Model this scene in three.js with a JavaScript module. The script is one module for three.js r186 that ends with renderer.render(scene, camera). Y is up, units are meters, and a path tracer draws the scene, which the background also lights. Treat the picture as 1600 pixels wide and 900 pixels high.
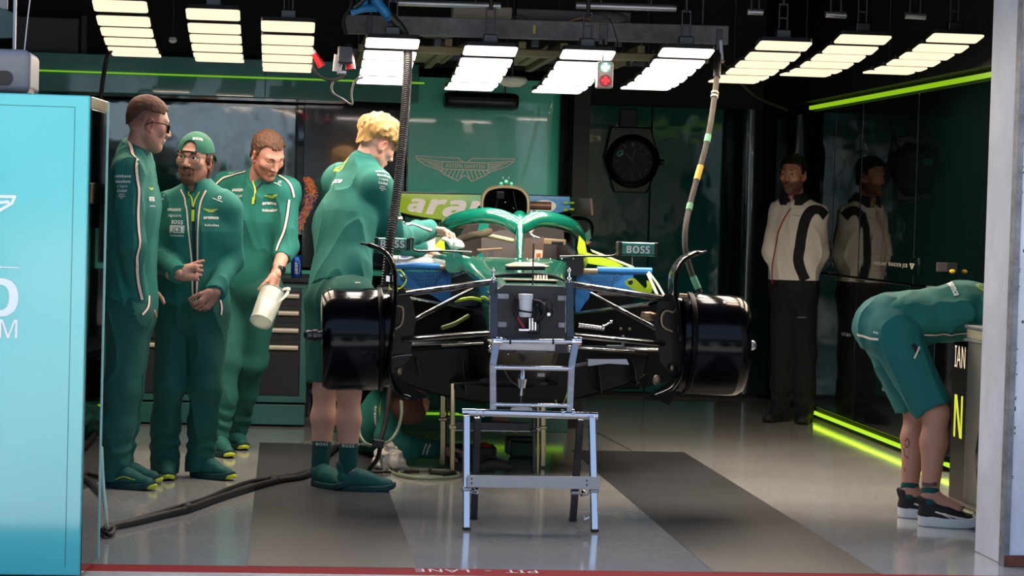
import * as THREE from 'three';
import { RoundedBoxGeometry } from 'three/addons/geometries/RoundedBoxGeometry.js';
import { mergeGeometries, toCreasedNormals } from 'three/addons/utils/BufferGeometryUtils.js';
import { RectAreaLightUniformsLib } from 'three/addons/lights/RectAreaLightUniformsLib.js';

// ------------------------------------------------------------------ camera, sky, sun, exposure
const scene = new THREE.Scene();
const F = 3650, EYE = new THREE.Vector3(0, 1.33, 0);
const PSI = Math.atan(358.6 / F), TILT = Math.atan(120 / F * Math.cos(PSI)), ROLL = 0.028;
const camera = new THREE.PerspectiveCamera(2 * Math.atan(450 / F) * 180 / Math.PI, 16 / 9, 0.5, 200);
camera.position.copy(EYE);
camera.rotation.set(-TILT, -PSI, ROLL, 'YXZ');
camera.updateMatrixWorld(true);
const renderer = new THREE.WebGLRenderer({ antialias: true });
renderer.toneMapping = THREE.LinearToneMapping;
renderer.toneMappingExposure = 1.0;
renderer.shadowMap.enabled = true;
RectAreaLightUniformsLib.init();
const LAMP_POWER = 26, LAMP_GLOW = 1.25, SKY_POWER = 1.05, SUN_POWER = 27.0;

{ // pale daylight sky: bright veil near the horizon, soft blue overhead
  const W = 256, H = 128, d = new Float32Array(W * H * 4);
  for (let j = 0; j < H; j++) {
    const el = ((j + 0.5) / H - 0.5) * Math.PI, u = Math.max(0, Math.sin(el));
    const k = Math.pow(u, 0.5);
    const c = [0.86 - 0.5 * k, 0.98 - 0.36 * k, 1.2 - 0.1 * k];
    for (let i = 0; i < W; i++) { const o = (j * W + i) * 4; for (let q = 0; q < 3; q++) d[o + q] = el < 0 ? 0.35 : c[q]; d[o + 3] = 1; }
  }
  const t = new THREE.DataTexture(d, W, H, THREE.RGBAFormat, THREE.FloatType);
  t.mapping = THREE.EquirectangularReflectionMapping; t.magFilter = t.minFilter = THREE.LinearFilter; t.needsUpdate = true;
  scene.background = t; scene.environment = t; scene.backgroundIntensity = SKY_POWER; scene.environmentIntensity = SKY_POWER;
}
const sun = new THREE.DirectionalLight(0xfff8ee, SUN_POWER);   // high behind the pit building: its front lies in the building's own shade
sun.position.set(-6, 22, -13); sun.target.position.set(0, 0, -4);
sun.castShadow = true; sun.shadow.radius = 1;
Object.assign(sun.shadow.camera, { left: -30, right: 30, top: 30, bottom: -30, near: 1, far: 80 });
scene.add(sun, sun.target);

// ------------------------------------------------------------------ helpers
const V = (x, y, z) => new THREE.Vector3(x, y, z);
function ray(px, py) { return V(px - 800, 450 - py, -F).applyMatrix4(new THREE.Matrix4().extractRotation(camera.matrixWorld)); }
function at(px, py, D) { const d = ray(px, py); return EYE.clone().addScaledVector(d, D / -d.z); }   // the point of the plane z = -D on the line of sight
function ground(px, py) { const d = ray(px, py); return EYE.clone().addScaledVector(d, -EYE.y / d.y); }
function rng(s) { return () => { s = (s + 0x6d2b79f5) | 0; let t = Math.imul(s ^ (s >>> 15), 1 | s); t = (t + Math.imul(t ^ (t >>> 7), 61 | t)) ^ t; return ((t ^ (t >>> 14)) >>> 0) / 4294967296; }; }
const used = new Map();
function numbered(n) { const k = used.get(n) || 0; used.set(n, k + 1); return k ? n + '_' + String(k).padStart(3, '0') : n; }
function thing(name, label, category, base, group) {
  const o = new THREE.Group(); o.name = numbered(name); if (base) o.position.copy(base); scene.add(o);
  o.userData = { label, category }; if (group) o.userData.group = group; return o;
}
function origin(o) { const p = V(0, 0, 0); for (let q = o; q && q !== scene; q = q.parent) p.add(q.position); return p; }
// geometries given in world coordinates, placed under a parent that is only moved
function part(name, geo, mat, parent, label) {
  let g = Array.isArray(geo) ? join(geo) : geo;
  const o = origin(parent); g.translate(-o.x, -o.y, -o.z);
  const m = new THREE.Mesh(g, mat); m.name = name; m.castShadow = m.receiveShadow = true; parent.add(m);
  if (label) m.userData.label = label; return m;
}
function parts(name, geos, mat, parent, label) { return geos.map((g) => part(name, g, mat, parent, label)); }   // one part each
function solo(name, geo, mat, label, category, group) {
  const g = Array.isArray(geo) ? join(geo) : geo; g.computeBoundingBox();
  const b = g.boundingBox, c = V((b.min.x + b.max.x) / 2, b.min.y, (b.min.z + b.max.z) / 2); g.translate(-c.x, -c.y, -c.z);
  const m = new THREE.Mesh(g, mat); m.position.copy(c); m.name = numbered(name); m.castShadow = m.receiveShadow = true;
  m.userData = { label, category }; if (group) m.userData.group = group; scene.add(m); return m;
}
function struct(name, geo, mat, parent) {
  const g = Array.isArray(geo) ? join(geo) : geo;
  const m = new THREE.Mesh(g, mat); m.name = numbered(name); m.castShadow = m.receiveShadow = true;
  if (parent) { const o = origin(parent); g.translate(-o.x, -o.y, -o.z); m.name = name; parent.add(m); } else { m.userData.kind = 'structure'; scene.add(m); }
  return m;
}
function join(list) {
  return mergeGeometries(list.map((g) => { let h = g.index ? g.toNonIndexed() : g.clone(); for (const k of Object.keys(h.attributes)) if (!['position', 'normal', 'uv'].includes(k)) h.deleteAttribute(k); if (!h.attributes.uv) h.setAttribute('uv', new THREE.BufferAttribute(new Float32Array(h.attributes.position.count * 2), 2)); return h; }));
}
function metricUV(g) {   // uv in metres by the dominant axis of the normal
  const p = g.attributes.position, n = g.attributes.normal, uv = new Float32Array(p.count * 2);
  for (let i = 0; i < p.count; i++) {
    const a = Math.abs(n.getX(i)), b = Math.abs(n.getY(i)), c = Math.abs(n.getZ(i)), x = p.getX(i), y = p.getY(i), z = p.getZ(i);
    const [u, v] = b >= a && b >= c ? [x, -z] : a >= c ? [-z, y] : [x, y]; uv[2 * i] = u; uv[2 * i + 1] = v;
  }
  g.setAttribute('uv', new THREE.BufferAttribute(uv, 2)); return g;
}
function box(x0, x1, y0, y1, z0, z1, r = 0, seg = 2) {
  const w = Math.abs(x1 - x0), h = Math.abs(y1 - y0), d = Math.abs(z1 - z0);
  const rr = Math.min(r, w * 0.49, h * 0.49, d * 0.49);
  const g = rr > 0 ? new RoundedBoxGeometry(w, h, d, seg, rr) : new THREE.BoxGeometry(w, h, d);
  g.translate((x0 + x1) / 2, (y0 + y1) / 2, (z0 + z1) / 2); return metricUV(g);
}
// a bar between two points; section w (across, along `side`) by t, rounded
function bar(a, b, w, t, side, r = 0.003) {
  const y = b.clone().sub(a), L = y.length(); y.normalize();
  const x = side.clone().addScaledVector(y, -side.dot(y)).normalize(), z = x.clone().cross(y);
  const g = r ? new RoundedBoxGeometry(w, L, t, 2, Math.min(r, w * 0.45, t * 0.45)) : new THREE.BoxGeometry(w, L, t); metricUV(g);
  g.applyMatrix4(new THREE.Matrix4().makeBasis(x, y, z).setPosition(a.clone().add(b).multiplyScalar(0.5))); return g;
}
function rod(a, b, r0, r1 = r0, n = 20) {
  const y = b.clone().sub(a), L = y.length(); y.normalize();
  const g = new THREE.CylinderGeometry(r1, r0, L, n, 1);
  g.applyQuaternion(new THREE.Quaternion().setFromUnitVectors(V(0, 1, 0), y)); const c = a.clone().add(b).multiplyScalar(0.5); g.translate(c.x, c.y, c.z); return g;
}
function curve(pts) { return new THREE.CatmullRomCurve3(pts, false, 'centripetal'); }
function tube(pts, r, n = 48, m = 12) { const g = new THREE.TubeGeometry(curve(pts), n, r, m, false); return capEnds(g, pts, r); }
function capEnds(g, pts, r) { const a = new THREE.SphereGeometry(r, 10, 8), b = a.clone(); a.translate(...pts[0].toArray()); const e = pts[pts.length - 1]; b.translate(...e.toArray()); return join([g, a, b]); }
// sweep an ellipse or rounded rectangle along a path: size(t) -> [across, thick], side direction given or (t) => vector
function sweep(pts, size, side, n = 40, m = 16, square = 1) {
  const c = curve(pts), pos = [], idx = [];
  for (let i = 0; i <= n; i++) {
    const t = i / n, p = c.getPointAt(t), y = c.getTangentAt(t), s = (typeof side === 'function' ? side(t) : side).clone();
    const x = s.addScaledVector(y, -s.dot(y)).normalize(), z = x.clone().cross(y), [w, h] = typeof size === 'function' ? size(t) : size;
    for (let j = 0; j < m; j++) {
      const a = j / m * 2 * Math.PI, ca = Math.cos(a), sa = Math.sin(a), e = square;
      const u = Math.sign(ca) * Math.pow(Math.abs(ca), e) * w / 2, v = Math.sign(sa) * Math.pow(Math.abs(sa), e) * h / 2;
      pos.push(p.x + x.x * u + z.x * v, p.y + x.y * u + z.y * v, p.z + x.z * u + z.z * v);
    }
  }
  for (let i = 0; i < n; i++) for (let j = 0; j < m; j++) { const a = i * m + j, b = i * m + (j + 1) % m; idx.push(a, b, a + m, b, b + m, a + m); }
  for (const [i, f] of [[0, 1], [n, 0]]) { const p = c.getPointAt(i / n); const k = pos.length / 3; pos.push(p.x, p.y, p.z); for (let j = 0; j < m; j++) { const a = i * m + j, b = i * m + (j + 1) % m; f ? idx.push(k, b, a) : idx.push(k, a, b); } }
  const g = new THREE.BufferGeometry(); g.setAttribute('position', new THREE.Float32BufferAttribute(pos, 3)); g.setIndex(idx); g.computeVertexNormals();
  return toCreasedNormals(g, 0.9);
}
// loft through rings of equal length (arrays of Vector3); closed rings, optional caps
function loft(rings, caps = true, crease = 0.8, closed = true) {
  const m = rings[0].length, pos = [], idx = [];
  for (const r of rings) for (const p of r) pos.push(p.x, p.y, p.z);
  for (let i = 0; i + 1 < rings.length; i++) for (let j = 0; j < (closed ? m : m - 1); j++) { const a = i * m + j, b = i * m + (j + 1) % m; idx.push(a, a + m, b, b, a + m, b + m); }
  if (caps) for (const [i, f] of [[0, 0], [rings.length - 1, 1]]) { const c = rings[i].reduce((s, p) => s.add(p), V(0, 0, 0)).multiplyScalar(1 / m), k = pos.length / 3; pos.push(c.x, c.y, c.z); for (let j = 0; j < m; j++) { const a = i * m + j, b = i * m + (j + 1) % m; f ? idx.push(k, b, a) : idx.push(k, a, b); } }
  const g = new THREE.BufferGeometry(); g.setAttribute('position', new THREE.Float32BufferAttribute(pos, 3)); g.setIndex(idx);
  return toCreasedNormals(g, crease);
}
// a flat shape (list of [x, y]) extruded with a small bevel; then placed by basis (X, Y, Z = thickness) at a point
function slab(outline, depth, bevel, X, Y, at0, holes = []) {
  const s = new THREE.Shape(outline.map(([x, y]) => new THREE.Vector2(x, y)));
  for (const h of holes) s.holes.push(new THREE.Path(h.map(([x, y]) => new THREE.Vector2(x, y))));
  const g = new THREE.ExtrudeGeometry(s, { depth, bevelEnabled: bevel > 0, bevelThickness: bevel, bevelSize: bevel, bevelSegments: 2, curveSegments: 16 });
  const x = X.clone().normalize(), y = Y.clone().addScaledVector(x, -Y.dot(x)).normalize();
  g.applyMatrix4(new THREE.Matrix4().makeBasis(x, y, x.clone().cross(y)).setPosition(at0)); return g;
}
function lathe(profile, a, dir, n = 48) {   // profile [[r, along]...] about `dir` through a
  const g = new THREE.LatheGeometry(profile.map(([r, h]) => new THREE.Vector2(Math.max(r, 0.0001), h)), n);
  const h = toCreasedNormals(g, 0.7); h.applyQuaternion(new THREE.Quaternion().setFromUnitVectors(V(0, 1, 0), dir.clone().normalize())); h.translate(a.x, a.y, a.z); return h;
}
function ball(p, r, sx = 1, sy = 1, sz = 1, n = 20) { const g = new THREE.SphereGeometry(r, n, n * 0.7 | 0); g.scale(sx, sy, sz); g.translate(p.x, p.y, p.z); return g; }

// ------------------------------------------------------------------ noise
const perm = (() => { const r = rng(7), a = Array.from({ length: 256 }, (_, i) => i); for (let i = 255; i > 0; i--) { const j = r() * (i + 1) | 0; [a[i], a[j]] = [a[j], a[i]]; } return Uint8Array.from({ length: 1024 }, (_, i) => a[i & 255]); })();
const hash3 = (i, j, k) => perm[perm[perm[i & 255] + (j & 255)] + (k & 255)] / 127.5 - 1;
function noise3(x, y, z) {
  const i = Math.floor(x), j = Math.floor(y), k = Math.floor(z); let u = x - i, v = y - j, w = z - k;
  u = u * u * (3 - 2 * u); v = v * v * (3 - 2 * v); w = w * w * (3 - 2 * w);
  const L = (a, b, t) => a + (b - a) * t;
  return L(L(L(hash3(i, j, k), hash3(i + 1, j, k), u), L(hash3(i, j + 1, k), hash3(i + 1, j + 1, k), u), v), L(L(hash3(i, j, k + 1), hash3(i + 1, j, k + 1), u), L(hash3(i, j + 1, k + 1), hash3(i + 1, j + 1, k + 1), u), v), w);
}
// tileable noise texture; fn(x, y in 0..1, n(freq, seed)) -> [r,g,b] in 0..1
function texture(size, fn, srgb, repeat) {
  const d = new Uint8Array(size * size * 4);
  const tile = (x, y) => (freq, seed = 0, fy = freq) => {
    const X = x * freq, Y = y * fy, i = Math.floor(X), j = Math.floor(Y); let u = X - i, v = Y - j; u = u * u * (3 - 2 * u); v = v * v * (3 - 2 * v);
    const h = (a, b) => hash3(((a % freq) + freq) % freq, ((b % fy) + fy) % fy, seed * 17 + 3);
    return (h(i, j) * (1 - u) + h(i + 1, j) * u) * (1 - v) + (h(i, j + 1) * (1 - u) + h(i + 1, j + 1) * u) * v;
  };
  for (let j = 0; j < size; j++) for (let i = 0; i < size; i++) {
    const x = (i + 0.5) / size, y = (j + 0.5) / size, c = fn(x, y, tile(x, y)), o = (j * size + i) * 4;
    for (let q = 0; q < 3; q++) d[o + q] = Math.max(0, Math.min(255, 255 * (c.length ? c[q] : c))); d[o + 3] = 255;
  }
  const t = new THREE.DataTexture(d, size, size); t.wrapS = t.wrapT = THREE.RepeatWrapping; t.magFilter = THREE.LinearFilter; t.minFilter = THREE.LinearMipmapLinearFilter; t.generateMipmaps = true;
  if (srgb) t.colorSpace = THREE.SRGBColorSpace; if (repeat) t.repeat.set(repeat, repeat); t.needsUpdate = true; return t;
}
const again = (t, rx, ry = rx) => { const c = t.clone(); c.repeat.set(rx, ry); c.needsUpdate = true; return c; };
const T = {
  grime: texture(256, (x, y, n) => 0.78 + 0.12 * n(4, 1) + 0.07 * n(16, 2) + 0.05 * n(64, 3), true),
  wave: texture(256, (x, y, n) => 0.5 + 0.3 * n(3, 4) + 0.14 * n(7, 5) + 0.05 * n(17, 6)),
  soft: texture(256, (x, y, n) => 0.93 + 0.04 * n(3, 21) + 0.02 * n(11, 22) + 0.015 * n(80, 23), true),
  fine: texture(256, (x, y, n) => 0.5 + 0.25 * n(64, 7) + 0.25 * n(128, 8)),
  rough: texture(256, (x, y, n) => 0.7 + 0.18 * n(5, 9) + 0.1 * n(20, 10) + 0.06 * n(90, 11)),
  brushed: texture(256, (x, y, n) => 0.6 + 0.3 * n(4, 12, 128)),
};
const lin = (hex) => new THREE.Color(hex);
function std(color, roughness, metalness = 0, more = {}) { return new THREE.MeshPhysicalMaterial({ color, roughness, metalness, ...more }); }

// ------------------------------------------------------------------ materials of the place
const M = {
  floor: std(0xc6c4c0, 0.16, 0, { map: again(T.soft, 0.45), roughnessMap: again(T.rough, 0.8), bumpMap: again(T.wave, 0.5), bumpScale: 0.0012, clearcoat: 0.5, clearcoatRoughness: 0.1 }),
  strip: std(0x434447, 0.38, 0, { map: again(T.soft, 0.9) }),
  asphalt: std(0x8f8f90, 0.9, 0, { map: again(T.soft, 0.7), bumpMap: again(T.fine, 2), bumpScale: 0.004 }),
  red: std(0xa81426, 0.8, 0, { map: again(T.soft, 2), specularIntensity: 0.3 }),
  whitePaint: std(0xe4e4e6, 0.55, 0, { map: again(T.grime, 1.2) }),
  black: std(0x060708, 0.6), blackGloss: std(0x040607, 0.12, 0, { clearcoat: 1, clearcoatRoughness: 0.04 }),
  ceiling: std(0x0b0b0d, 0.8),
  gloss: std(0x0c3a36, 0.06, 0, { ior: 2.1, bumpMap: again(T.wave, 1.1), bumpScale: 0.004 }),
  darkGloss: std(0x06110f, 0.04, 0, { ior: 1.7, bumpMap: again(T.wave, 0.9), bumpScale: 0.0025 }),
  backGloss: std(0x1d6664, 0.08, 0, { ior: 1.55, bumpMap: again(T.wave, 1.3), bumpScale: 0.006 }),
  teal: std(0x50c8b0, 0.2, 0, { clearcoat: 1, clearcoatRoughness: 0.04, bumpMap: again(T.wave, 0.8), bumpScale: 0.003 }),
  fascia: std(0x1a7062, 0.18, 0, { clearcoat: 1, clearcoatRoughness: 0.03, bumpMap: again(T.wave, 1), bumpScale: 0.004 }),
  board: std(0x56cfcd, 0.1, 0, { ior: 2.0, bumpMap: again(T.wave, 0.7), bumpScale: 0.0015 }),
  cabinet: std(0x1f5f58, 0.35, 0, { clearcoat: 0.6, clearcoatRoughness: 0.15 }),
  drawer: std(0x1d1f22, 0.5), handle: std(0xd8cdb8, 0.35, 0.2),
  steel: std(0xc4c6cc, 0.25, 1, { roughnessMap: again(T.brushed, 3) }), darkSteel: std(0x4a4c50, 0.35, 1), alu: std(0xa9abb1, 0.4, 0.9),
  chrome: std(0xdedee4, 0.12, 1), brass: std(0xb8a98c, 0.2, 1),
  grey: std(0x6b6d70, 0.55, 0.1), beam: std(0x7d7e82, 0.6, 0.2, { map: again(T.grime, 1.5) }),
  khaki: std(0x8c8164, 0.5, 0.3), rubber: std(0x121213, 0.65), plasticBlack: std(0x0e0f10, 0.4),
  lime: std(0xc4e02a, 0.5), blueHose: std(0x1878b4, 0.45), redPlug: std(0xb4202a, 0.4), white: std(0xe8e8e6, 0.5),
};
const glow = (color, k) => new THREE.MeshStandardMaterial({ color: 0x111111, emissive: color, emissiveIntensity: k, roughness: 0.5 });
M.limeGlow = glow(0x9cd41c, 0.8); M.limeFloorGlow = glow(0xb4e828, 1.1); M.limeTop = glow(0x7ec820, 0.75);
M.lampGlow = glow(0xffe6c6, LAMP_GLOW); M.lampGlowCar = glow(0xffefe4, LAMP_GLOW * 2.2);

// ------------------------------------------------------------------ the setting
{
  const fl = struct('floor', box(-4, 5.2, -0.15, 0, -18, -8.56), M.floor);
  struct('floor_strip', box(-0.105, 0.52, 0.0005, 0.002, -13.08, -8.6), M.strip, fl).userData.label = 'dark grey anti-slip floor strip left of the car';
  struct('floor_strip', box(1.635, 2.275, 0.0005, 0.002, -12.98, -8.6), M.strip, fl).userData.label = 'dark grey anti-slip floor strip right of the car';
  struct('floor_joint', bar(ground(905, 662).setY(0.001), ground(990, 706).setY(0.001), 0.012, 0.002, V(1, 0, 0), 0), M.alu, fl);
  const pl = struct('pit_lane', box(-40, 40, -0.15, -0.004, -8.56, 40), M.asphalt);
  struct('threshold_line', box(-12, 12, -0.01, 0.001, -8.6, -8.44), M.red, pl).userData.label = 'red painted threshold line';
  struct('white_line', box(-12, 12, -0.01, 0.0005, -8.439, -8.3), M.whitePaint, pl);
  struct('ceiling', box(-4, 5.2, 3.0, 3.15, -18, -8.7), M.ceiling);
  struct('wall_left', box(-4.15, -4, 0, 3, -18, -8.7), M.darkGloss);
  struct('wall_far', box(-4, 5.2, 0, 3, -18.15, -18), M.ceiling);
  // the back wall left of the car: dark gloss panels
  const bw = struct('wall_back', box(-4, 1.76, 0, 3, -14.85, -14.72), M.darkGloss);
  struct('wall_panel', box(-2.4, 0.06, 1.16, 1.96, -14.72, -14.7, 0.006), M.gloss, bw);
  struct('wall_panel', box(0.065, 0.24, 0.92, 2.02, -14.72, -14.69, 0.006), M.darkGloss, bw);
  struct('backsplash_panel', box(-2.4, 0.74, 0.9, 1.155, -14.72, -14.69, 0.006), M.teal, bw);
  struct('upper_cladding', box(-4, 1.76, 2.2, 3, -14.4, -14.3), M.ceiling);
  struct('panel_plinth', box(0.2, 1.74, 0, 0.125, -14.3, -14.021, 0.005), M.cabinet, bw);
  struct('side_return', box(1.76, 1.86, 0, 3, -17, -14.3), M.black);
  // fascia with the lime light strip
  const fa = struct('trim_1', box(-2.6, 0.36, 1.965, 2.2, -14.5, -14.1, 0.008), M.fascia);
  struct('fascia_panel', box(-0.135, 0.785, 1.965, 2.2, -14.12, -14.085, 0.006), M.fascia, fa);
  // the wall right of the car, far back
  const wr = struct('wall_rear', box(1.86, 5.2, 0, 3, -17.2, -17.0), M.black);
  for (const [a, b] of [[1.98, 2.66], [2.665, 3.2]]) struct('wall_panel', box(a, b, 0.03, 2.13, -17, -16.97, 0.008), M.backGloss, wr);
  {
    const ring = []; for (let i = 0; i <= 24; i++) { const t = i / 24, x = 3.2 + 0.36 * t; ring.push([V(x, 0.03, -16.9 - 0.1 * Math.sin(t * Math.PI) ), V(x, 2.13, -16.9 - 0.1 * Math.sin(t * Math.PI))]); }
    const g = loft([ring.map((r) => r[0]), ring.map((r) => r[1])], false, 1.2, false);
    struct('curved_corner_panel', g, new THREE.MeshPhysicalMaterial({ ...{}, color: 0x0c2b28, roughness: 0.2, clearcoat: 1, clearcoatRoughness: 0.04, side: THREE.DoubleSide }), wr);
  }
  // right wall: gloss panels above black cupboards
  const w = struct('wall_right', box(3.6, 3.75, 0, 3, -18, -8.9), M.black);
  for (const [z0, z1, g] of [[-17, -15.02, 0], [-15.0, -14.3, 0], [-14.28, -13.02, 1], [-13.0, -11.52, 1], [-11.5, -9, 1]]) struct('wall_panel', box(3.57, 3.6, 0.98, 2.07, z0, z1, 0.005), g ? M.darkGloss : M.darkGloss, w);
  for (let i = 0; i < 6; i++) { const d = struct('cupboard_door', box(3.565, 3.6, 0.08, 0.972, -16.8 + i * 1.25, -16.8 + i * 1.25 + 1.242, 0.004), M.blackGloss, w); if (i) { } }
  struct('door_pull', [box(3.55, 3.566, 0.6, 0.62, -14.6, -14.45, 0.004), box(3.55, 3.566, 0.33, 0.35, -13.55, -13.35, 0.004)], M.grey, w);
  struct('plinth', box(3.585, 3.6, 0, 0.08, -17, -9), M.black, w);
  struct('upper_wall_cladding', box(3.5, 3.6, 2.13, 3, -17, -9), M.ceiling, w);
  // front of the building around the opening
  struct('wall_front', box(-14, 20, 2.95, 3.9, -8.9, -8.5), M.grey); struct('wall_front_left', box(-14, -3.05, 0, 2.95, -8.9, -8.5), M.grey); struct('wall_front_right', box(3.75, 20, 0, 2.95, -8.9, -8.5), M.grey);
  struct('roof', box(-14, 20, 3.9, 4.02, -18.3, -8.45), M.grey);
}
{ // white pillar at the right edge of the opening
  const p = struct('pillar', box(2.832, 3.75, 0, 2.95, -9.25, -8.84, 0.006), std(0xe6e8ee, 0.6, 0, { map: again(T.soft, 1.5) }));
  const r = rng(5), steelEdge = struct('edge_angle', box(2.822, 2.845, 0.0, 2.95, -8.9, -8.832, 0.003), std(0xa9abb0, 0.6, 0.3, { map: again(T.grime, 3) }), p);
  struct('rusty_foot', box(2.824, 3.75, 0.001, 0.045, -8.9, -8.828, 0.003), std(0xa05c46, 0.9, 0, { map: again(T.grime, 4), bumpMap: again(T.fine, 6), bumpScale: 0.003 }), p);
  const chips = [];
  for (let i = 0; i < 34; i++) { const x = 2.845 + (r() < 0.75 ? r() * 0.008 : r() * 0.07), y = 0.06 + r() * 2.2, s = 0.0015 + r() * 0.0035; const g = new THREE.CylinderGeometry(s, s * 1.2, 0.0015, 7); g.rotateX(Math.PI / 2); g.scale(0.6 + r(), 0.7 + r() * 1.6, 1); g.translate(x, y, -8.8395); chips.push(g); }
  struct('paint_chip', chips, std(0x4c4a48, 0.8), p);
}
// lime light strips
{
  const a = solo('light_strip', [box(-2.6, 0.82, 2.082, 2.092, -14.092, -14.08)], M.limeTop, 'thin lime green light strip along the fascia above the cabinets', 'light strip'); a.castShadow = false;
  const b = solo('light_strip', [box(3.555, 3.575, 2.083, 2.108, -15.75, -9)], M.limeGlow, 'lime green light strip along the top of the right-hand wall', 'light strip'); b.castShadow = false;
  const c = solo('light_strip', [box(3.545, 3.57, 0.035, 0.052, -15.4, -9.6)], M.limeFloorGlow, 'lime green light strip along the foot of the right-hand wall', 'light strip'); c.castShadow = false;
  const d = solo('light_strip', [box(0.2, 1.72, 0.094, 0.108, -14.02, -14.0)], M.limeTop, 'lime green light strip on the floor behind the car', 'light strip'); d.castShadow = false;
  for (const [p, w, h, look, col, k] of [[V(3.53, 0.045, -12.5), 5.8, 0.016, V(0, 0.045, -12.5), 0xbcf024, 3], [V(3.54, 2.09, -12.4), 6.6, 0.02, V(0, 2.0, -12.4), 0xa8e01c, 2], [V(0.96, 0.1, -13.99), 1.5, 0.014, V(0.96, 0.0, -10), 0xbcf024, 0.5], [V(-0.9, 2.087, -14.07), 3.4, 0.01, V(-0.9, 2.0, -10), 0x7ec820, 3]]) {
    const l = new THREE.RectAreaLight(col, k, w, h); l.position.copy(p); l.lookAt(look); scene.add(l);
  }
}
// ------------------------------------------------------------------ ceiling lights: ten ladders of tilted LED panels
const diffuserGeo = new RoundedBoxGeometry(0.235, 0.012, 0.186, 3, 0.005), housingGeo = (() => { const s = new THREE.Shape(); const w = 0.1255, h = 0.077, r = 0.022; s.moveTo(-w + r, -h); s.lineTo(w - r, -h); s.quadraticCurveTo(w, -h, w, -h + r); s.lineTo(w, h - r); s.quadraticCurveTo(w, h, w - r, h); s.lineTo(-w + r, h); s.quadraticCurveTo(-w, h, -w, h - r); s.lineTo(-w, -h + r); s.quadraticCurveTo(-w, -h, -w + r, -h); const g = new THREE.ExtrudeGeometry(s, { depth: 0.02, bevelEnabled: false }); g.rotateX(-Math.PI / 2); g.translate(0, 0.004, 0); return g; })();
const diffuser2 = (() => { const s = new THREE.Shape(); const w = 0.123, h = 0.0755, r = 0.018; s.moveTo(-w + r, -h); s.lineTo(w - r, -h); s.quadraticCurveTo(w, -h, w, -h + r); s.lineTo(w, h - r); s.quadraticCurveTo(w, h, w - r, h); s.lineTo(-w + r, h); s.quadraticCurveTo(-w, h, -w, h - r); s.lineTo(-w, -h + r); s.quadraticCurveTo(-w, -h, -w + r, -h); const g = new THREE.ExtrudeGeometry(s, { depth: 0.004, bevelEnabled: true, bevelSize: 0.002, bevelThickness: 0.002, bevelSegments: 2 }); g.rotateX(-Math.PI / 2); g.translate(0, -0.002, 0); return g; })();
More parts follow.
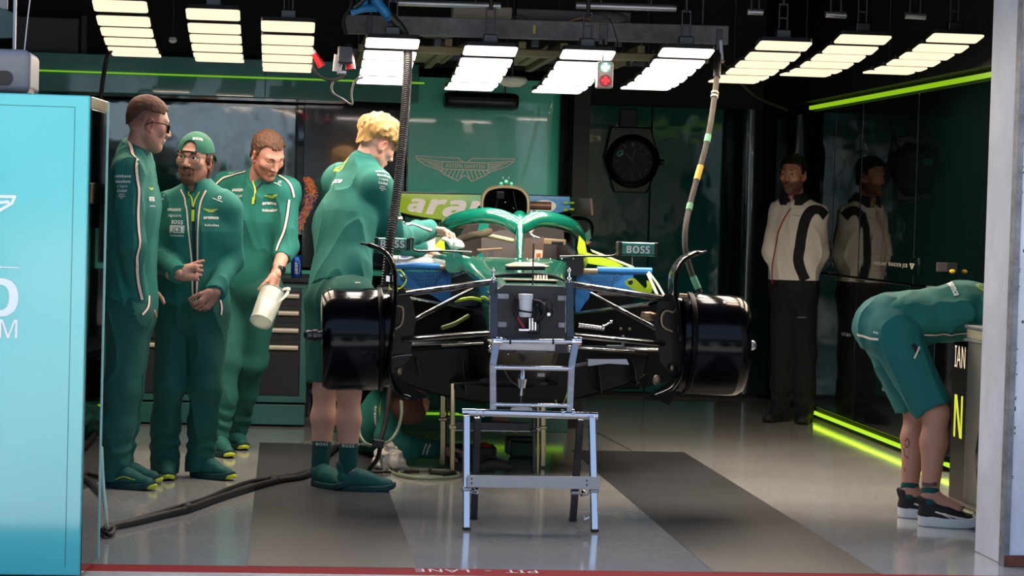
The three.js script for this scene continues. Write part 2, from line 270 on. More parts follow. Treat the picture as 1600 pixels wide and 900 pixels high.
{
  const ladders = [  // centre of the nearest panel (pixels), lowest far edge, glow, label
    [188, 10, 85, 0, 'leftmost of the LED ceiling light ladders, six warm white panels'],
    [333, 23, 94, 0, 'LED ceiling light ladder above the man in the cap'],
    [450, 42, 110, 0, 'LED ceiling light ladder left of the hanging red plugs'],
    [613, 68, 130, 1, 'LED ceiling light ladder that the black ribbed hose passes through'],
    [766, 80, 140, 1, 'LED ceiling light ladder above the black ribbed pod'],
    [918, 86, 145, 1, 'LED ceiling light ladder behind the small traffic light box'],
    [1072, 83, 140, 1, 'LED ceiling light ladder at the right end of the grey beam'],
    [1224, 72, 130, 0, 'LED ceiling light ladder just right of the wrapped hanging cable'],
    [1348, 62, 120, 0, 'LED ceiling light ladder second from the right'],
    [1492, 60, 117, 0, 'rightmost of the LED ceiling light ladders'],
  ];
  for (const [px, y0, y1, car, label] of ladders) {
    const p0 = at(px, y0, 11), pEnd = at(px, y1, 12.225), dH = p0.y - pEnd.y;
    const prof = [0, 0.34, 0.575, 0.78, 0.94, 1];
    const t = thing('ceiling_light', label, 'ceiling light', V(p0.x, p0.y, -11.6));
    const rail = [];
    for (let i = 0; i < 6; i++) {
      const z = -11 - 0.245 * i, y = p0.y - dH * prof[i];
      const s = i === 0 ? prof[1] : i === 5 ? 0.03 : (prof[i + 1] - prof[i - 1]) / 2, ang = Math.atan(s * dH / 0.245) + (i < 4 ? 0.035 : 0);
      const g = new THREE.Group(); g.name = 'lamp_panel'; g.position.set(0, y - p0.y, z + 11.6); g.rotation.x = -ang; t.add(g);
      const h = new THREE.Mesh(housingGeo, M.plasticBlack), df = new THREE.Mesh(diffuser2, car ? M.lampGlowCar : M.lampGlow);
      h.name = 'housing'; df.name = 'light_diffuser'; h.castShadow = h.receiveShadow = true; g.add(h, df);
      const l = new THREE.RectAreaLight(car ? 0xfff0e4 : 0xffe6cc, LAMP_POWER * 0.95 * (car ? 1.4 : px > 1100 ? 1.15 : 0.85), 0.24, 0.148);
      l.position.set(0, -0.009, 0); l.rotation.x = -Math.PI / 2; g.add(l);
      rail.push(V(p0.x, y + 0.045, z));
    }
    part('rail', [sweep(rail, [0.03, 0.02], V(1, 0, 0), 20, 8, 0.4), ...rail.map((q) => rod(q.clone().setY(q.y - 0.025), q, 0.006, 0.006, 8))], M.plasticBlack, t);
    const top = rail[0].clone();
    part('bracket', [bar(top.clone().add(V(-0.02, 0.03, -0.02)), top.clone().add(V(-0.02, 0.16, -0.02)), 0.008, 0.012, V(1, 0, 0)), bar(top.clone().add(V(0.02, 0.03, -0.02)), top.clone().add(V(0.02, 0.16, -0.02)), 0.008, 0.012, V(1, 0, 0)), bar(top.clone().add(V(-0.024, 0.09, -0.02)), top.clone().add(V(0.024, 0.09, -0.02)), 0.01, 0.01, V(0, 0, 1)), bar(top.clone().add(V(-0.024, 0.155, -0.02)), top.clone().add(V(0.024, 0.155, -0.02)), 0.01, 0.012, V(0, 0, 1)), box(top.x - 0.035, top.x + 0.035, top.y - 0.01, top.y + 0.035, top.z - 0.05, top.z + 0.01, 0.006)], M.darkSteel, t);
    parts('drop_rod', [rod(top.clone().add(V(0, 0.15, -0.02)), V(top.x, 2.99, top.z - 0.02), 0.01, 0.01, 10), rod(rail[5].clone(), V(rail[5].x, 2.99, rail[5].z), 0.006, 0.006, 8)], M.plasticBlack, t);
  }
}

// ------------------------------------------------------------------ print: one sheet of lettering and emblems, cut up by uv
const sheet = document.createElement('canvas'); sheet.width = sheet.height = 2048;
const ink = sheet.getContext('2d'); let sx = 2, sy = 2, rowH = 0;
function print(w, h, draw) {   // reserves w x h pixels and returns their uv rectangle
  if (sx + w + 2 > 2048) { sx = 2; sy += rowH + 4; rowH = 0; }
  const x = sx, y = sy; sx += w + 4; rowH = Math.max(rowH, h);
  ink.save(); ink.translate(x, y); ink.beginPath(); ink.rect(0, 0, w, h); ink.clip(); draw(ink, w, h); ink.restore();
  return { u0: x / 2048, u1: (x + w) / 2048, v0: 1 - (y + h) / 2048, v1: 1 - y / 2048, ratio: w / h };
}
const sheetTexture = new THREE.CanvasTexture(sheet); sheetTexture.colorSpace = THREE.SRGBColorSpace;
M.print = new THREE.MeshStandardMaterial({ map: sheetTexture, transparent: true, roughness: 0.6, side: THREE.DoubleSide });
M.printGloss = new THREE.MeshStandardMaterial({ map: sheetTexture, transparent: true, roughness: 0.3, side: THREE.DoubleSide });
function words(text, color, { px = 60, weight = 'bold', font = 'sans-serif', squeeze = 1, pad = 6, mono = 0 } = {}) {
  const w0 = Math.ceil(text.length * px * 0.72 * squeeze + 2 * pad), h = Math.ceil(px * 1.1 + 2 * pad);
  ink.font = `${weight} ${px}px ${font}`; const tw = ink.measureText(text).width * squeeze; const w = Math.ceil(tw + 2 * pad);
  return print(w, h, (c) => { c.font = `${weight} ${px}px ${font}`; c.fillStyle = color; c.textBaseline = 'middle'; c.translate(pad, h / 2); c.scale(squeeze, 1); c.fillText(text, 0, 0); if (mono) { c.lineWidth = mono; c.strokeStyle = color; c.strokeText(text, 0, 0); } });
}
function wings(c, w, h, color, lw, name) {   // a winged badge in outline
  const X = (x) => w / 2 + x * (w / 2 - lw * 2), Y = (y) => lw + y * (h - 2 * lw);
  c.strokeStyle = c.fillStyle = color; c.lineWidth = lw; c.lineJoin = 'round'; c.lineCap = 'round';
  const poly = (p, close) => { c.beginPath(); p.forEach(([x, y], i) => i ? c.lineTo(X(x), Y(y)) : c.moveTo(X(x), Y(y))); if (close) c.closePath(); c.stroke(); };
  for (const s of [-1, 1]) {
    poly([[0, 0.2], [s * 0.06, 0.18], [s * 0.13, 0.03], [s * 0.98, 0.0], [s * 0.96, 0.12], [s * 0.82, 0.33], [s * 0.5, 0.55], [s * 0.4, 0.72], [s * 0.14, 0.97], [s * 0.05, 0.78], [0, 0.74]]);
    for (let k = 0; k < 4; k++) poly([[s * 0.46, 0.2 + 0.09 * k], [s * (0.93 - 0.1 * k), 0.1 + 0.095 * k]]);
    for (let k = 0; k < 6; k++) { const t = k / 5; poly([[s * (0.03 + 0.4 * t), 0.52], [s * (0.06 + 0.4 * t + 0.03), 0.86 - 0.26 * t * t + (k === 0 ? -0.04 : 0)]]); }
  }
  poly([[-0.46, 0.2], [0.46, 0.2], [0.46, 0.5], [-0.46, 0.5]], true);
  if (name) { c.font = `bold ${Math.round(h * 0.22)}px sans-serif`; c.textAlign = 'center'; c.textBaseline = 'middle'; const tw = c.measureText(name).width; c.save(); c.translate(X(0), Y(0.355)); c.scale(0.86 * (X(0.46) - X(-0.46)) / tw, 1); c.fillText(name, 0, 0); c.restore(); }
}
// a printed rectangle: centre, width in metres along X, height from the print's ratio along Y
function printed(name, uv, c, width, X, Y, parent, mat = M.print, height) {
  const h = height || width / uv.ratio, g = new THREE.PlaneGeometry(width, h), a = g.attributes.uv;
  for (let i = 0; i < a.count; i++) a.setXY(i, uv.u0 + (uv.u1 - uv.u0) * a.getX(i), uv.v0 + (uv.v1 - uv.v0) * a.getY(i));
  const x = X.clone().normalize(), y = Y.clone().addScaledVector(x, -Y.dot(x)).normalize();
  g.applyMatrix4(new THREE.Matrix4().makeBasis(x, y, x.clone().cross(y)).setPosition(c));
  const m = part(name, g, mat, parent); m.castShadow = false; return m;
}
const EX = V(1, 0, 0), EY = V(0, 1, 0), EZ = V(0, 0, 1);

{ const c = ground(745, 893).setY(0.0022), par = scene.children.find((o) => o.name === 'pit_lane'); printed('lettering', words('PIT  -  LANE', '#e6dcdc', { px: 90, weight: 'normal' }), c, 0.48, EX.clone().negate(), EZ, par, M.print, 0.115); }
// ------------------------------------------------------------------ across the pit lane: what the gloss panels mirror
{
  const w = struct('pit_wall', [box(-30, 30, 0, 1.15, 9, 9.35, 0.03)], M.whitePaint);
  struct('grandstand', [box(-60, 60, 0, 2.6, 26, 27), box(-60, 60, 2.6, 4.2, 28.5, 30), box(-60, 60, 4.2, 6.2, 31, 33), box(-60, 60, 9.5, 10.2, 24, 40), ...[-50, -36, -22, -8, 6, 20, 34, 48].map((x) => box(x, x + 0.6, 0, 9.6, 25, 25.6))], std(0x3c4044, 0.8));
  struct('hoarding', [box(-3.4, 0.1, 1.1, 3.3, 9, 9.1), box(4.95, 5.85, 1.1, 3.4, 9, 9.1), box(-9.5, -7.4, 1.1, 2.9, 9, 9.1), box(11.4, 12.2, 1.1, 3.2, 9, 9.1)], std(0xa4c0d4, 0.8, 0, { map: again(T.grime, 0.6) }), w);
  for (const [x, wd, col, hh] of [[-5.4, 3.0, 0x32383c, 3.2], [2.6, 3.6, 0x1b1e20, 3.4], [7.6, 3.0, 0x2a2f33, 3.5]]) {
    const t = thing('pit_wall_stand', x < 0 ? 'pit wall stand opposite the left-hand board' : x < 6 ? 'pit wall stand opposite the car' : 'pit wall stand opposite the right-hand wall', 'pit stand', V(x, 0, 8));
    part('roof', box(x - wd / 2, x + wd / 2, hh, hh + 0.12, 7.2, 9, 0.03), std(col, 0.5), t); part('desk', box(x - wd / 2, x + wd / 2, 0.9, 1.9, 8.5, 8.8, 0.03), std(col, 0.5), t);
    for (const s of [-1, 1]) part('post', box(x + s * (wd / 2 - 0.06) - 0.05, x + s * (wd / 2 - 0.06) + 0.05, 0, hh, 8.3, 8.4), M.darkSteel, t);
  }
}
// ------------------------------------------------------------------ the turquoise board at the left
{
  const x1 = -0.678, z0 = -8.2, z1 = -8.63, TA = 0.07, t = thing('display_board', 'large glossy turquoise team board cabinet in the left foreground', 'board', V(-1.8, 0, -8.7));
  const lean = (g) => { g.translate(-x1, 0, -z0); g.rotateY(-TA); g.translate(x1, 0, z0); return g; };   // the side is set a few degrees off square
  part('cabinet_body', box(-3, x1 - 0.008, 0.02, 1.684, z1, z0 - 0.03, 0.004), M.blackGloss, t);
  part('front_panel', box(-3, x1, 0.02, 1.69, z0 - 0.03, z0, 0.006), M.board, t);
  part('side_panel', lean(box(x1 - 0.004, x1, 0.02, 1.645, z1 + 0.008, z0 - 0.034, 0.001)), std(0x030405, 0.03, 0, { clearcoat: 1, clearcoatRoughness: 0.01, ior: 2 }), t, 'black mirror-gloss side panel');
  part('top_trim', lean(box(x1 - 0.01, x1 + 0.001, 1.648, 1.688, z1, z0 - 0.034, 0.002)), M.brass, t, 'polished metal trim along the top of the side');
  part('edge_strip', lean(box(x1 - 0.003, x1 + 0.004, 0.02, 1.688, z1 - 0.004, z1 + 0.006, 0.001)), std(0x9fd8cc, 0.2), t, 'pale glass-green edge strip');
  const groove = std(0x23807f, 0.4);
  part('groove', [box(-3, x1 - 0.05, 1.647, 1.649, z0, z0 + 0.0012), box(x1 - 0.052, x1 - 0.05, 0.05, 1.649, z0, z0 + 0.0012)], groove, t);
  const uv = print(1100, 560, (c, w, h) => {
    c.save(); c.translate(60, 6); wings(c, 1036, 230, '#f4fbfa', 12, 'ASTON MARTIN'); c.restore();
    c.fillStyle = '#f4fbfa'; c.fillRect(40, 279, 1045, 5);
    c.textAlign = 'right'; c.textBaseline = 'middle'; c.font = 'bold 196px sans-serif'; c.save(); c.translate(1096, 396); c.scale(1.12, 1); c.fillText('ARAMCO', 0, 0); c.restore();
    c.font = '96px sans-serif'; c.save(); c.translate(1092, 512); c.scale(1.05, 1); c.fillText('FORMULA ONE TEAM', 0, 0); c.restore();
  });
  const r = at(38, 300, 8.2), b = at(36, 535, 8.2), wdt = (r.y - b.y) / 560 * 1100;
  printed('emblem_print', uv, V((r.x + b.x) / 2 - wdt / 2, (r.y + b.y) / 2, z0 + 0.0015), wdt, EX, EY, t, M.printGloss);
}
{ // grey rounded case standing behind the board, with an oval recess
  const a = at(0, 145, 8.3), b = at(48, 77, 8.3), t = thing('equipment_case', 'grey rounded equipment case standing on the turquoise board', 'case', V(-1.4, 1.69, -8.45));
  part('shell', box(-1.9, b.x, 1.692, b.y, -8.62, -8.3, 0.03, 4), std(0x77777a, 0.45), t);
  const c = at(0, 122, 8.3); part('handle_recess', [slab(Array.from({ length: 28 }, (_, i) => { const q = i / 28 * 2 * Math.PI; return [Math.sign(Math.cos(q)) * (0.02 + Math.abs(Math.cos(q)) * 0.024), Math.sin(q) * 0.025]; }), 0.004, 0.001, EX, EY, V(c.x, c.y, -8.302))], std(0x2c2625, 0.5), t);
  const p = thing('side_mast', 'pale grey metal post with a dark screen at the top left corner', 'post', at(15, 75, 9.3));
  const m0 = at(22, 74, 9.3), m1 = at(26, -30, 9.3);
  part('post', box(m0.x - 0.006, m0.x + 0.006, m0.y - 0.25, m1.y, -9.31, -9.29, 0.003), M.alu, p);
  const s0 = at(-40, 60, 9.32), s1 = at(22, 22, 9.32); part('screen_panel', slab([[s0.x, s0.y], [s1.x + 0.004, s0.y + 0.01], [s1.x + 0.004, s1.y], [s0.x, s1.y + 0.06]], 0.01, 0.002, EX, EY, V(0, 0, -9.34)), std(0x3f5a5a, 0.25), p);
  part('upper_panel', box(s0.x, at(11, 0, 9.32).x, at(0, 14, 9.32).y, m1.y, -9.36, -9.33, 0.004), std(0x9a9a9a, 0.5), p);
}
{ // dark grey duct boxes behind the ladders
  const a = at(26, 96, 14.25), b = at(126, 30, 14.25), c = at(200, 60, 14.25);
  const t = thing('wall_duct', 'dark grey boxed duct high on the back wall at the left', 'duct', V((a.x + b.x) / 2, a.y, -14.2));
  part('duct_face', box(a.x, b.x, a.y - 0.05, b.y, -14.28, -14.16, 0.01), std(0x48474a, 0.6), t); part('duct_edge', box(b.x + 0.01, b.x + 0.05, a.y - 0.05, b.y + 0.02, -14.28, -14.14, 0.01), std(0x333336, 0.6), t);
}
// ------------------------------------------------------------------ tool cabinets along the back wall
{
  const D = 14.05, zf = -D;
  for (const [pa, pb, label] of [[-40, 160, 'tool cabinet behind the turquoise board'], [164, 326, 'dark drawer cabinet behind the man in the cap'], [328, 481, 'dark drawer cabinet with cream handles under the blue drink can']]) {
    const x0 = at(pa, 500, D).x, x1 = at(pb, 500, D).x, t = thing('tool_cabinet', label, 'cabinet', V((x0 + x1) / 2, 0, -14.4));
    const yTop = at(400, 441, D).y, yP = at(400, 628, D).y;
    part('carcass', [box(x0, x1, yP, yTop, -14.66, zf - 0.02, 0.004)], M.cabinet, t);
    part('plinth', box(x0 + 0.004, x1 - 0.002, 0.012, yP - 0.012, -14.62, zf, 0.006), M.cabinet, t);
    const fx0 = x0 + 0.03, fx1 = x1 - 0.045;
    const ys = [452, 479, 506, 533, 617].map((y) => at(400, y, D).y);
    part('frame', [box(x0, fx0 - 0.003, yP, yTop, zf - 0.03, zf + 0.004, 0.003), box(fx1 + 0.003, x1, yP, yTop, zf - 0.03, zf + 0.004, 0.003), box(x0, x1, yTop - 0.03, yTop, zf - 0.03, zf + 0.005, 0.003), box(x0, x1, yP, yP + 0.035, zf - 0.03, zf + 0.006, 0.003)], M.cabinet, t);
    for (let i = 0; i < 4; i++) {
      const dr = part('drawer', box(fx0, fx1, ys[i + 1] + 0.004, ys[i] - 0.004, zf - 0.3, zf - 0.002, 0.004), M.drawer, t);
      const hy = ys[i] - 0.035; const h = part('handle', sweep([V(fx0 + 0.01, hy, zf + 0.008), V((fx0 + fx1) / 2, hy, zf + 0.01), V(fx1 - 0.01, hy, zf + 0.008)], [0.022, 0.028], EZ, 8, 10, 0.5), M.handle, dr);
      h.position.set(0, 0, 0);
    }
  }
  const xa = at(-45, 430, D).x, xb = at(483, 430, D).x;
  const top = solo('worktop', box(xa, xb, 0.868, 0.895, -14.68, -14.01, 0.005), M.plasticBlack, 'black worktop running over the tool cabinets', 'worktop');
  const can = thing('drink_can', 'blue and silver drink can on the black worktop', 'can', at(463, 427, 14.2).setY(0.895));
  const c = V(can.position.x, 0.895, -14.2), r = 0.026 * 1.25, h = 0.134;
  part('can_body', lathe([[0, 0], [r * 0.8, 0], [r, 0.01], [r, h - 0.016], [r * 0.84, h - 0.002], [r * 0.8, h], [r * 0.74, h - 0.004], [0, h - 0.005]], c, EY, 28), std(0x2456b4, 0.3, 0.5), can);
  const cu = print(90, 200, (k, w, hh) => { k.translate(52, 190); k.rotate(-Math.PI / 2); k.font = 'italic bold 44px sans-serif'; k.fillStyle = '#f2f5fa'; k.fillText('LUCKY', 0, 6); k.strokeStyle = '#f2f5fa'; k.lineWidth = 5; k.beginPath(); k.moveTo(0, 22); k.quadraticCurveTo(80, 44, 170, 20); k.stroke(); });
  const cg = new THREE.CylinderGeometry(r + 0.0006, r + 0.0006, 0.1, 16, 1, true, -0.75, 1.5), ua = cg.attributes.uv; for (let i = 0; i < ua.count; i++) ua.setXY(i, cu.u0 + (cu.u1 - cu.u0) * ua.getX(i), cu.v0 + (cu.v1 - cu.v0) * ua.getY(i)); cg.translate(c.x, c.y + 0.066, c.z);
  part('can_print', cg, M.printGloss, can);
}
// ------------------------------------------------------------------ wall panels behind the car
{
  const t = thing('wall_display', 'black gloss screen on the back wall showing an orange and violet picture', 'screen', V(0.45, 1.0, -14.65));
  const a = at(470, 418, 14.66), b = at(628, 150, 14.66);
  part('screen_face', box(a.x, b.x, a.y, b.y, -14.68, -14.66, 0.004), M.blackGloss, t);
  const r = rng(21), uv = print(150, 330, (c, w, h) => {
    const cols = ['#d8642c', '#e0823a', '#b64a26', '#7a4a78', '#5a3a66', '#c07038', '#d0b040', '#8a5a88', '#402848'];
    for (let i = 0; i < 900; i++) { const y = Math.pow(r(), 0.9) * h, cx = w * (0.38 + 0.2 * Math.sin(y / h * 5)), sp = w * (0.32 * (1 - Math.abs(y / h - 0.35))), x = cx + (r() + r() - 1) * sp, k = y / h < 0.3 ? r() * 3 : r() * 9; c.fillStyle = cols[Math.min(8, k | 0)]; c.globalAlpha = 0.75; c.beginPath(); c.ellipse(x, y, 2 + r() * 5, 2 + r() * 7, r() * 3, 0, 7); c.fill(); }
  });
  printed('screen_picture', uv, at(483, 318, 14.655), 0.15, EX, EY, t, new THREE.MeshStandardMaterial({ map: sheetTexture, emissiveMap: sheetTexture, emissive: 0xffffff, emissiveIntensity: 0.35, transparent: true, roughness: 0.3 }));
}
{
  const t = thing('green_wall_panel', 'large glossy green panel with a winged emblem behind the car', 'wall panel', V(1.25, 0.1, -14.4));
  const a = at(640, 440, 14.42), b = at(880, 128, 14.42), x0 = a.x - 0.03, x1 = b.x;
  const sec = (y) => { const o = []; for (let i = 0; i <= 14; i++) { const q = i / 14 * Math.PI / 2; o.push(V(x1 - 0.09 + 0.09 * Math.sin(q), y, -14.49 + 0.09 * Math.cos(q))); } return [V(x0, y, -14.6), V(x0, y, -14.4), ...o, V(x1, y, -14.6)]; };
  part('panel', loft([sec(0.06), sec(b.y)], true, 0.5), M.teal, t);
  const u = print(720, 182, (c, w, h) => wings(c, w, h, '#f0ebdc', 8, 'ASTON MARTIN')), p0 = at(645, 246, 14.395), p1 = at(808, 284, 14.395);
  printed('winged_emblem', u, V((p0.x + p1.x) / 2, (p0.y + p1.y) / 2, -14.398), p1.x - p0.x, EX, EY, t, M.print);
  const l0 = at(620, 300, 14.395), l1 = at(752, 304, 14.395); part('trim_line', box(l0.x, l1.x, l0.y - 0.004, l0.y + 0.004, -14.4, -14.394, 0.001), M.alu, t, 'thin silver line');
}
{ // black ribbed pod under the ladders
  const a = at(695, 154, 14.0), b = at(812, 154, 14.0), cx = (a.x + b.x) / 2, cy = a.y - 0.004, hw = (b.x - a.x) / 2;
  const t = thing('ribbed_pod', 'black ribbed pod hanging in front of the green panel', 'heater', V(cx, cy, -14.0));
  const ring = (x, s) => Array.from({ length: 20 }, (_, i) => { const q = i / 20 * 2 * Math.PI; return V(x, cy + Math.sign(Math.sin(q)) * Math.pow(Math.abs(Math.sin(q)), 0.7) * 0.052 * s, -14.1 + Math.sign(Math.cos(q)) * Math.pow(Math.abs(Math.cos(q)), 0.7) * 0.12 * s); });
  part('shell', loft([[-1, 0.5], [-0.98, 0.8], [-0.9, 0.96], [-0.8, 1], [0.8, 1], [0.9, 0.96], [0.98, 0.8], [1, 0.5]].map(([k, s]) => ring(cx + k * hw, s)), true, 0.6), M.plasticBlack, t);
  for (let k = 0; k < 5; k++) { const y = cy + 0.034 - 0.017 * k; part('rib', sweep([V(cx - hw * 0.92, y, -13.985 - 0.02 * Math.abs(k - 2) ), V(cx, y, -13.978 - 0.012 * Math.abs(k - 2)), V(cx + hw * 0.92, y, -13.985 - 0.02 * Math.abs(k - 2))], [0.02, 0.006], EZ, 10, 8), M.darkSteel, t); }
  part('hanger', [box(cx - 0.15, cx - 0.14, cy + 0.04, 2.99, -14.11, -14.09), box(cx + 0.14, cx + 0.15, cy + 0.04, 2.99, -14.11, -14.09)], M.plasticBlack, t);
}
{ // giant wristwatch on the far wall
  const c = at(987, 252, 16.94), t = thing('wall_watch', 'oversized black wristwatch display on the dark rear wall', 'watch', V(c.x, c.y - 0.25, -16.94)), z = -16.95;
  const R = 0.168, x0 = at(955, 170, 16.95).x, x1 = at(1000, 170, 16.95).x, topY = 2.1;
  part('strap', box(x0 + 0.065, x1 - 0.02, c.y + 0.2, topY, z, z + 0.02, 0.006), M.plasticBlack, t);
  part('case', [lathe([[0, 0], [R + 0.03, 0], [R + 0.03, 0.03], [R + 0.008, 0.055], [R - 0.012, 0.06], [R - 0.02, 0.05]], V(c.x, c.y, z), EZ, 56), slab([[-0.155, 0.24], [0.125, 0.24], [0.2, 0.02], [0.11, -0.22], [-0.12, -0.22], [-0.2, 0.02]], 0.02, 0.01, EX, EY, V(c.x, c.y, z))], std(0x0b0c0d, 0.35, 0, { clearcoat: 0.5, clearcoatRoughness: 0.2 }), t);
  part('dial', lathe([[0, 0], [R - 0.018, 0]], V(c.x, c.y, z + 0.05), EZ, 40), std(0x070809, 0.5, 0, { side: THREE.DoubleSide }), t);
  for (let k = 0; k < 12; k++) { const q = k / 12 * 2 * Math.PI, d = V(Math.sin(q), Math.cos(q), 0); if (k === 10) continue; part('hour_marker', bar(V(c.x, c.y, z + 0.053).addScaledVector(d, R * 0.62), V(c.x, c.y, z + 0.053).addScaledVector(d, R * 0.82), k === 0 ? 0.02 : 0.009, 0.004, d.clone().cross(EZ), 0.001), M.grey, t); }
  part('bezel_ring', lathe([[R - 0.012, 0], [R - 0.004, 0.006], [R + 0.006, 0]], V(c.x, c.y, z + 0.058), EZ, 56), M.darkSteel, t);
  for (const [q, L, w] of [[-0.7, 0.075, 0.012], [0.15, 0.1, 0.009]]) part('hand', bar(V(c.x, c.y, z + 0.057), V(c.x + Math.sin(q) * L, c.y + Math.cos(q) * L, z + 0.057), w, 0.003, V(Math.cos(q), -Math.sin(q), 0), 0.001), M.darkSteel, t);
  part('crown', rod(V(c.x + 0.2, c.y - 0.0, z + 0.025), V(c.x + 0.235, c.y, z + 0.025), 0.022, 0.02, 14), M.darkSteel, t);
  const u = print(120, 110, (k) => { k.strokeStyle = '#6fc8b4'; k.lineWidth = 17; k.lineCap = 'round'; k.beginPath(); k.moveTo(24, 66); k.quadraticCurveTo(40, 18, 92, 26); k.quadraticCurveTo(86, 58, 34, 84); k.quadraticCurveTo(66, 96, 96, 58); k.stroke(); });
  printed('emblem', u, V(c.x - 0.092, c.y + 0.055, z + 0.056), 0.075, EX, EY, t, M.print);
}
// ------------------------------------------------------------------ overhead: beam, frame, rails, hoses, plugs
{
  const a = at(541, 24, 11.4), b = at(1137, 42, 11.4), lo = at(541, 51, 11.4).y, lo2 = at(1137, 68, 11.4).y;
  const t = thing('overhead_beam', 'long grey overhead beam across the bay above the car', 'beam', V((a.x + b.x) / 2, lo, -11.4));
  part('beam', slab([[a.x, lo], [b.x, lo2], [b.x, b.y], [a.x, a.y]], 0.06, 0.004, EX, EY, V(0, 0, -11.45)), M.beam, t);
  for (const [px, w] of [[577, 4], [943, 7], [1124, 5]]) { const q = at(px, px < 600 ? 40 : px < 1000 ? 52 : 60, 11.38), ww = w / 333; part('band', box(q.x - ww, q.x + ww, q.y - 0.055, q.y + 0.045, -11.4, -11.38, 0.002), M.darkSteel, t); }
  const y = at(835, 46, 11.38); part('tag', box(y.x - 0.006, y.x + 0.006, y.y - 0.02, y.y + 0.02, -11.39, -11.38, 0.001), std(0xb8a83c, 0.6), t, 'small yellow tag');
  const e = at(1126, 62, 11.38), e2 = at(1128, 94, 11.38); part('end_arm', bar(e, e2, 0.018, 0.01, EX), M.alu, t);
  part('end_lamp', ball(at(1129, 96, 11.37), 0.009), std(0xd8a0a0, 0.4), t);
  for (const x of [a.x + 0.12, b.x - 0.12]) part('suspension', rod(V(x, lo, -11.43), V(x, 2.99, -11.43), 0.012, 0.012, 10), M.plasticBlack, t);
}
{ // the khaki steel frame behind the beam
  const t = thing('overhead_frame', 'metal service gantry behind the grey beam', 'gantry', V(1.2, 2.1, -12));
  const f0 = at(560, 62, 11.95), f1 = at(1105, 82, 11.95);
  part('longitudinal', box(f0.x, f1.x, 2.12, 2.16, -11.95, -11.89, 0.006), M.khaki, t);
  part('longitudinal', box(f0.x, f1.x, 2.2, 2.25, -13.65, -13.57, 0.006), M.darkSteel, t);
  for (const px of [575, 700, 815, 880, 1000, 1100]) { const x = at(px, 70, 11.95).x; part('cross_member', box(x - 0.02, x + 0.02, 2.15, 2.2, -13.65, -11.9, 0.005), M.khaki, t); }
  for (const [p0, p1, z] of [[655, 720, 12.15], [805, 860, 12.15], [955, 1010, 12.25]]) { const x0 = at(p0, 70, z).x, x1 = at(p1, 70, z).x; part('deck_plate', box(x0, x1, 2.165, 2.18, -13.35, -z, 0.004), std(0x9c9273, 0.5, 0.2), t); }
  for (const px of [684, 836, 966]) { const c = at(px, 59, 11.65); part('hanger_disc', lathe([[0, 0], [0.075, 0], [0.078, 0.006], [0.02, 0.012], [0, 0.012]], V(c.x, c.y, c.z), EY, 24), M.plasticBlack, t); part('hanger_block', box(c.x - 0.02, c.x + 0.02, c.y - 0.045, c.y - 0.005, c.z - 0.02, c.z + 0.02, 0.004), M.darkSteel, t); }
  for (const [p0, q0, p1, q1] of [[690, 98, 722, 70], [812, 100, 856, 72], [962, 96, 1002, 70]]) part('brace', rod(at(p0, q0, 12.35), at(p1, q1, 12.05), 0.008, 0.008, 8), M.khaki, t);
  const r = rng(9); for (let i = 0; i < 26; i++) { const px = 850 + r() * 250, c = at(px, 78 + r() * 22, 12.15 + r() * 0.8), h = 0.01 + r() * 0.02; part('fitting', box(c.x - 0.006 - r() * 0.012, c.x + 0.006 + r() * 0.01, c.y - h, c.y + h, c.z - 0.02, c.z + 0.02, 0.003), [M.khaki, M.darkSteel, M.plasticBlack][i % 3], t); }
  for (const x of [f0.x + 0.05, f1.x - 0.05]) part('hanger_rod', rod(V(x, 2.16, -13.6), V(x, 2.99, -13.6), 0.012, 0.012, 8), M.plasticBlack, t);
}
{ // aluminium rails near the top edge
  const rail = (p0, p1, z, label, dr) => { const a = at(p0[0], p0[1], z), b = at(p1[0], p1[1], z); const t = thing('ceiling_rail', label, 'rail', a.clone().add(b).multiplyScalar(0.5)); part('tube', rod(a, b, dr, dr, 20), M.alu, t); for (const k of [0.25, 0.75]) { const q = a.clone().lerp(b, k); part('rail_hanger', rod(q, V(q.x, 2.99, q.z), 0.008, 0.008, 8), M.plasticBlack, t); } };
  rail([622, 4], [782, 9], 11.35, 'aluminium ceiling rail left of the middle, above the grey beam', 0.017); rail([900, 8], [1056, 13], 11.15, 'aluminium ceiling rail right of the middle, above the grey beam', 0.017);
  rail([1168, 18], [1192, 19], 11.05, 'short aluminium rail end above the wrapped cable', 0.015); rail([1290, 22], [1322, 24], 11.05, 'short aluminium rail end above the second ladder from the right', 0.016); rail([1414, 24], [1446, 26], 11.05, 'short aluminium rail end left of the top right corner', 0.016); rail([1560, 28], [1640, 31], 11.05, 'aluminium rail running behind the white pillar', 0.018);
  const t = thing('junction_box', 'grey plastic junction box on top of the beam', 'box', at(730, 14, 11.5)); const a = at(706, 27, 11.5), b = at(800, 12, 11.5); part('lid', box(a.x, b.x, a.y, b.y, -11.6, -11.47, 0.01), std(0x8a8378, 0.6), t);
  const u = thing('rail_panel', 'long dark grey cover plate resting on the beam', 'panel', at(900, 30, 11.55)); const c = at(806, 34, 11.55), d = at(985, 20, 11.55); part('plate', box(c.x, d.x, c.y, d.y, -11.59, -11.53, 0.006), std(0x4c4c50, 0.6), u); part('hump', ball(at(945, 27, 11.53), 0.11, 1, 0.28, 0.4), std(0x55565a, 0.6), u);
}
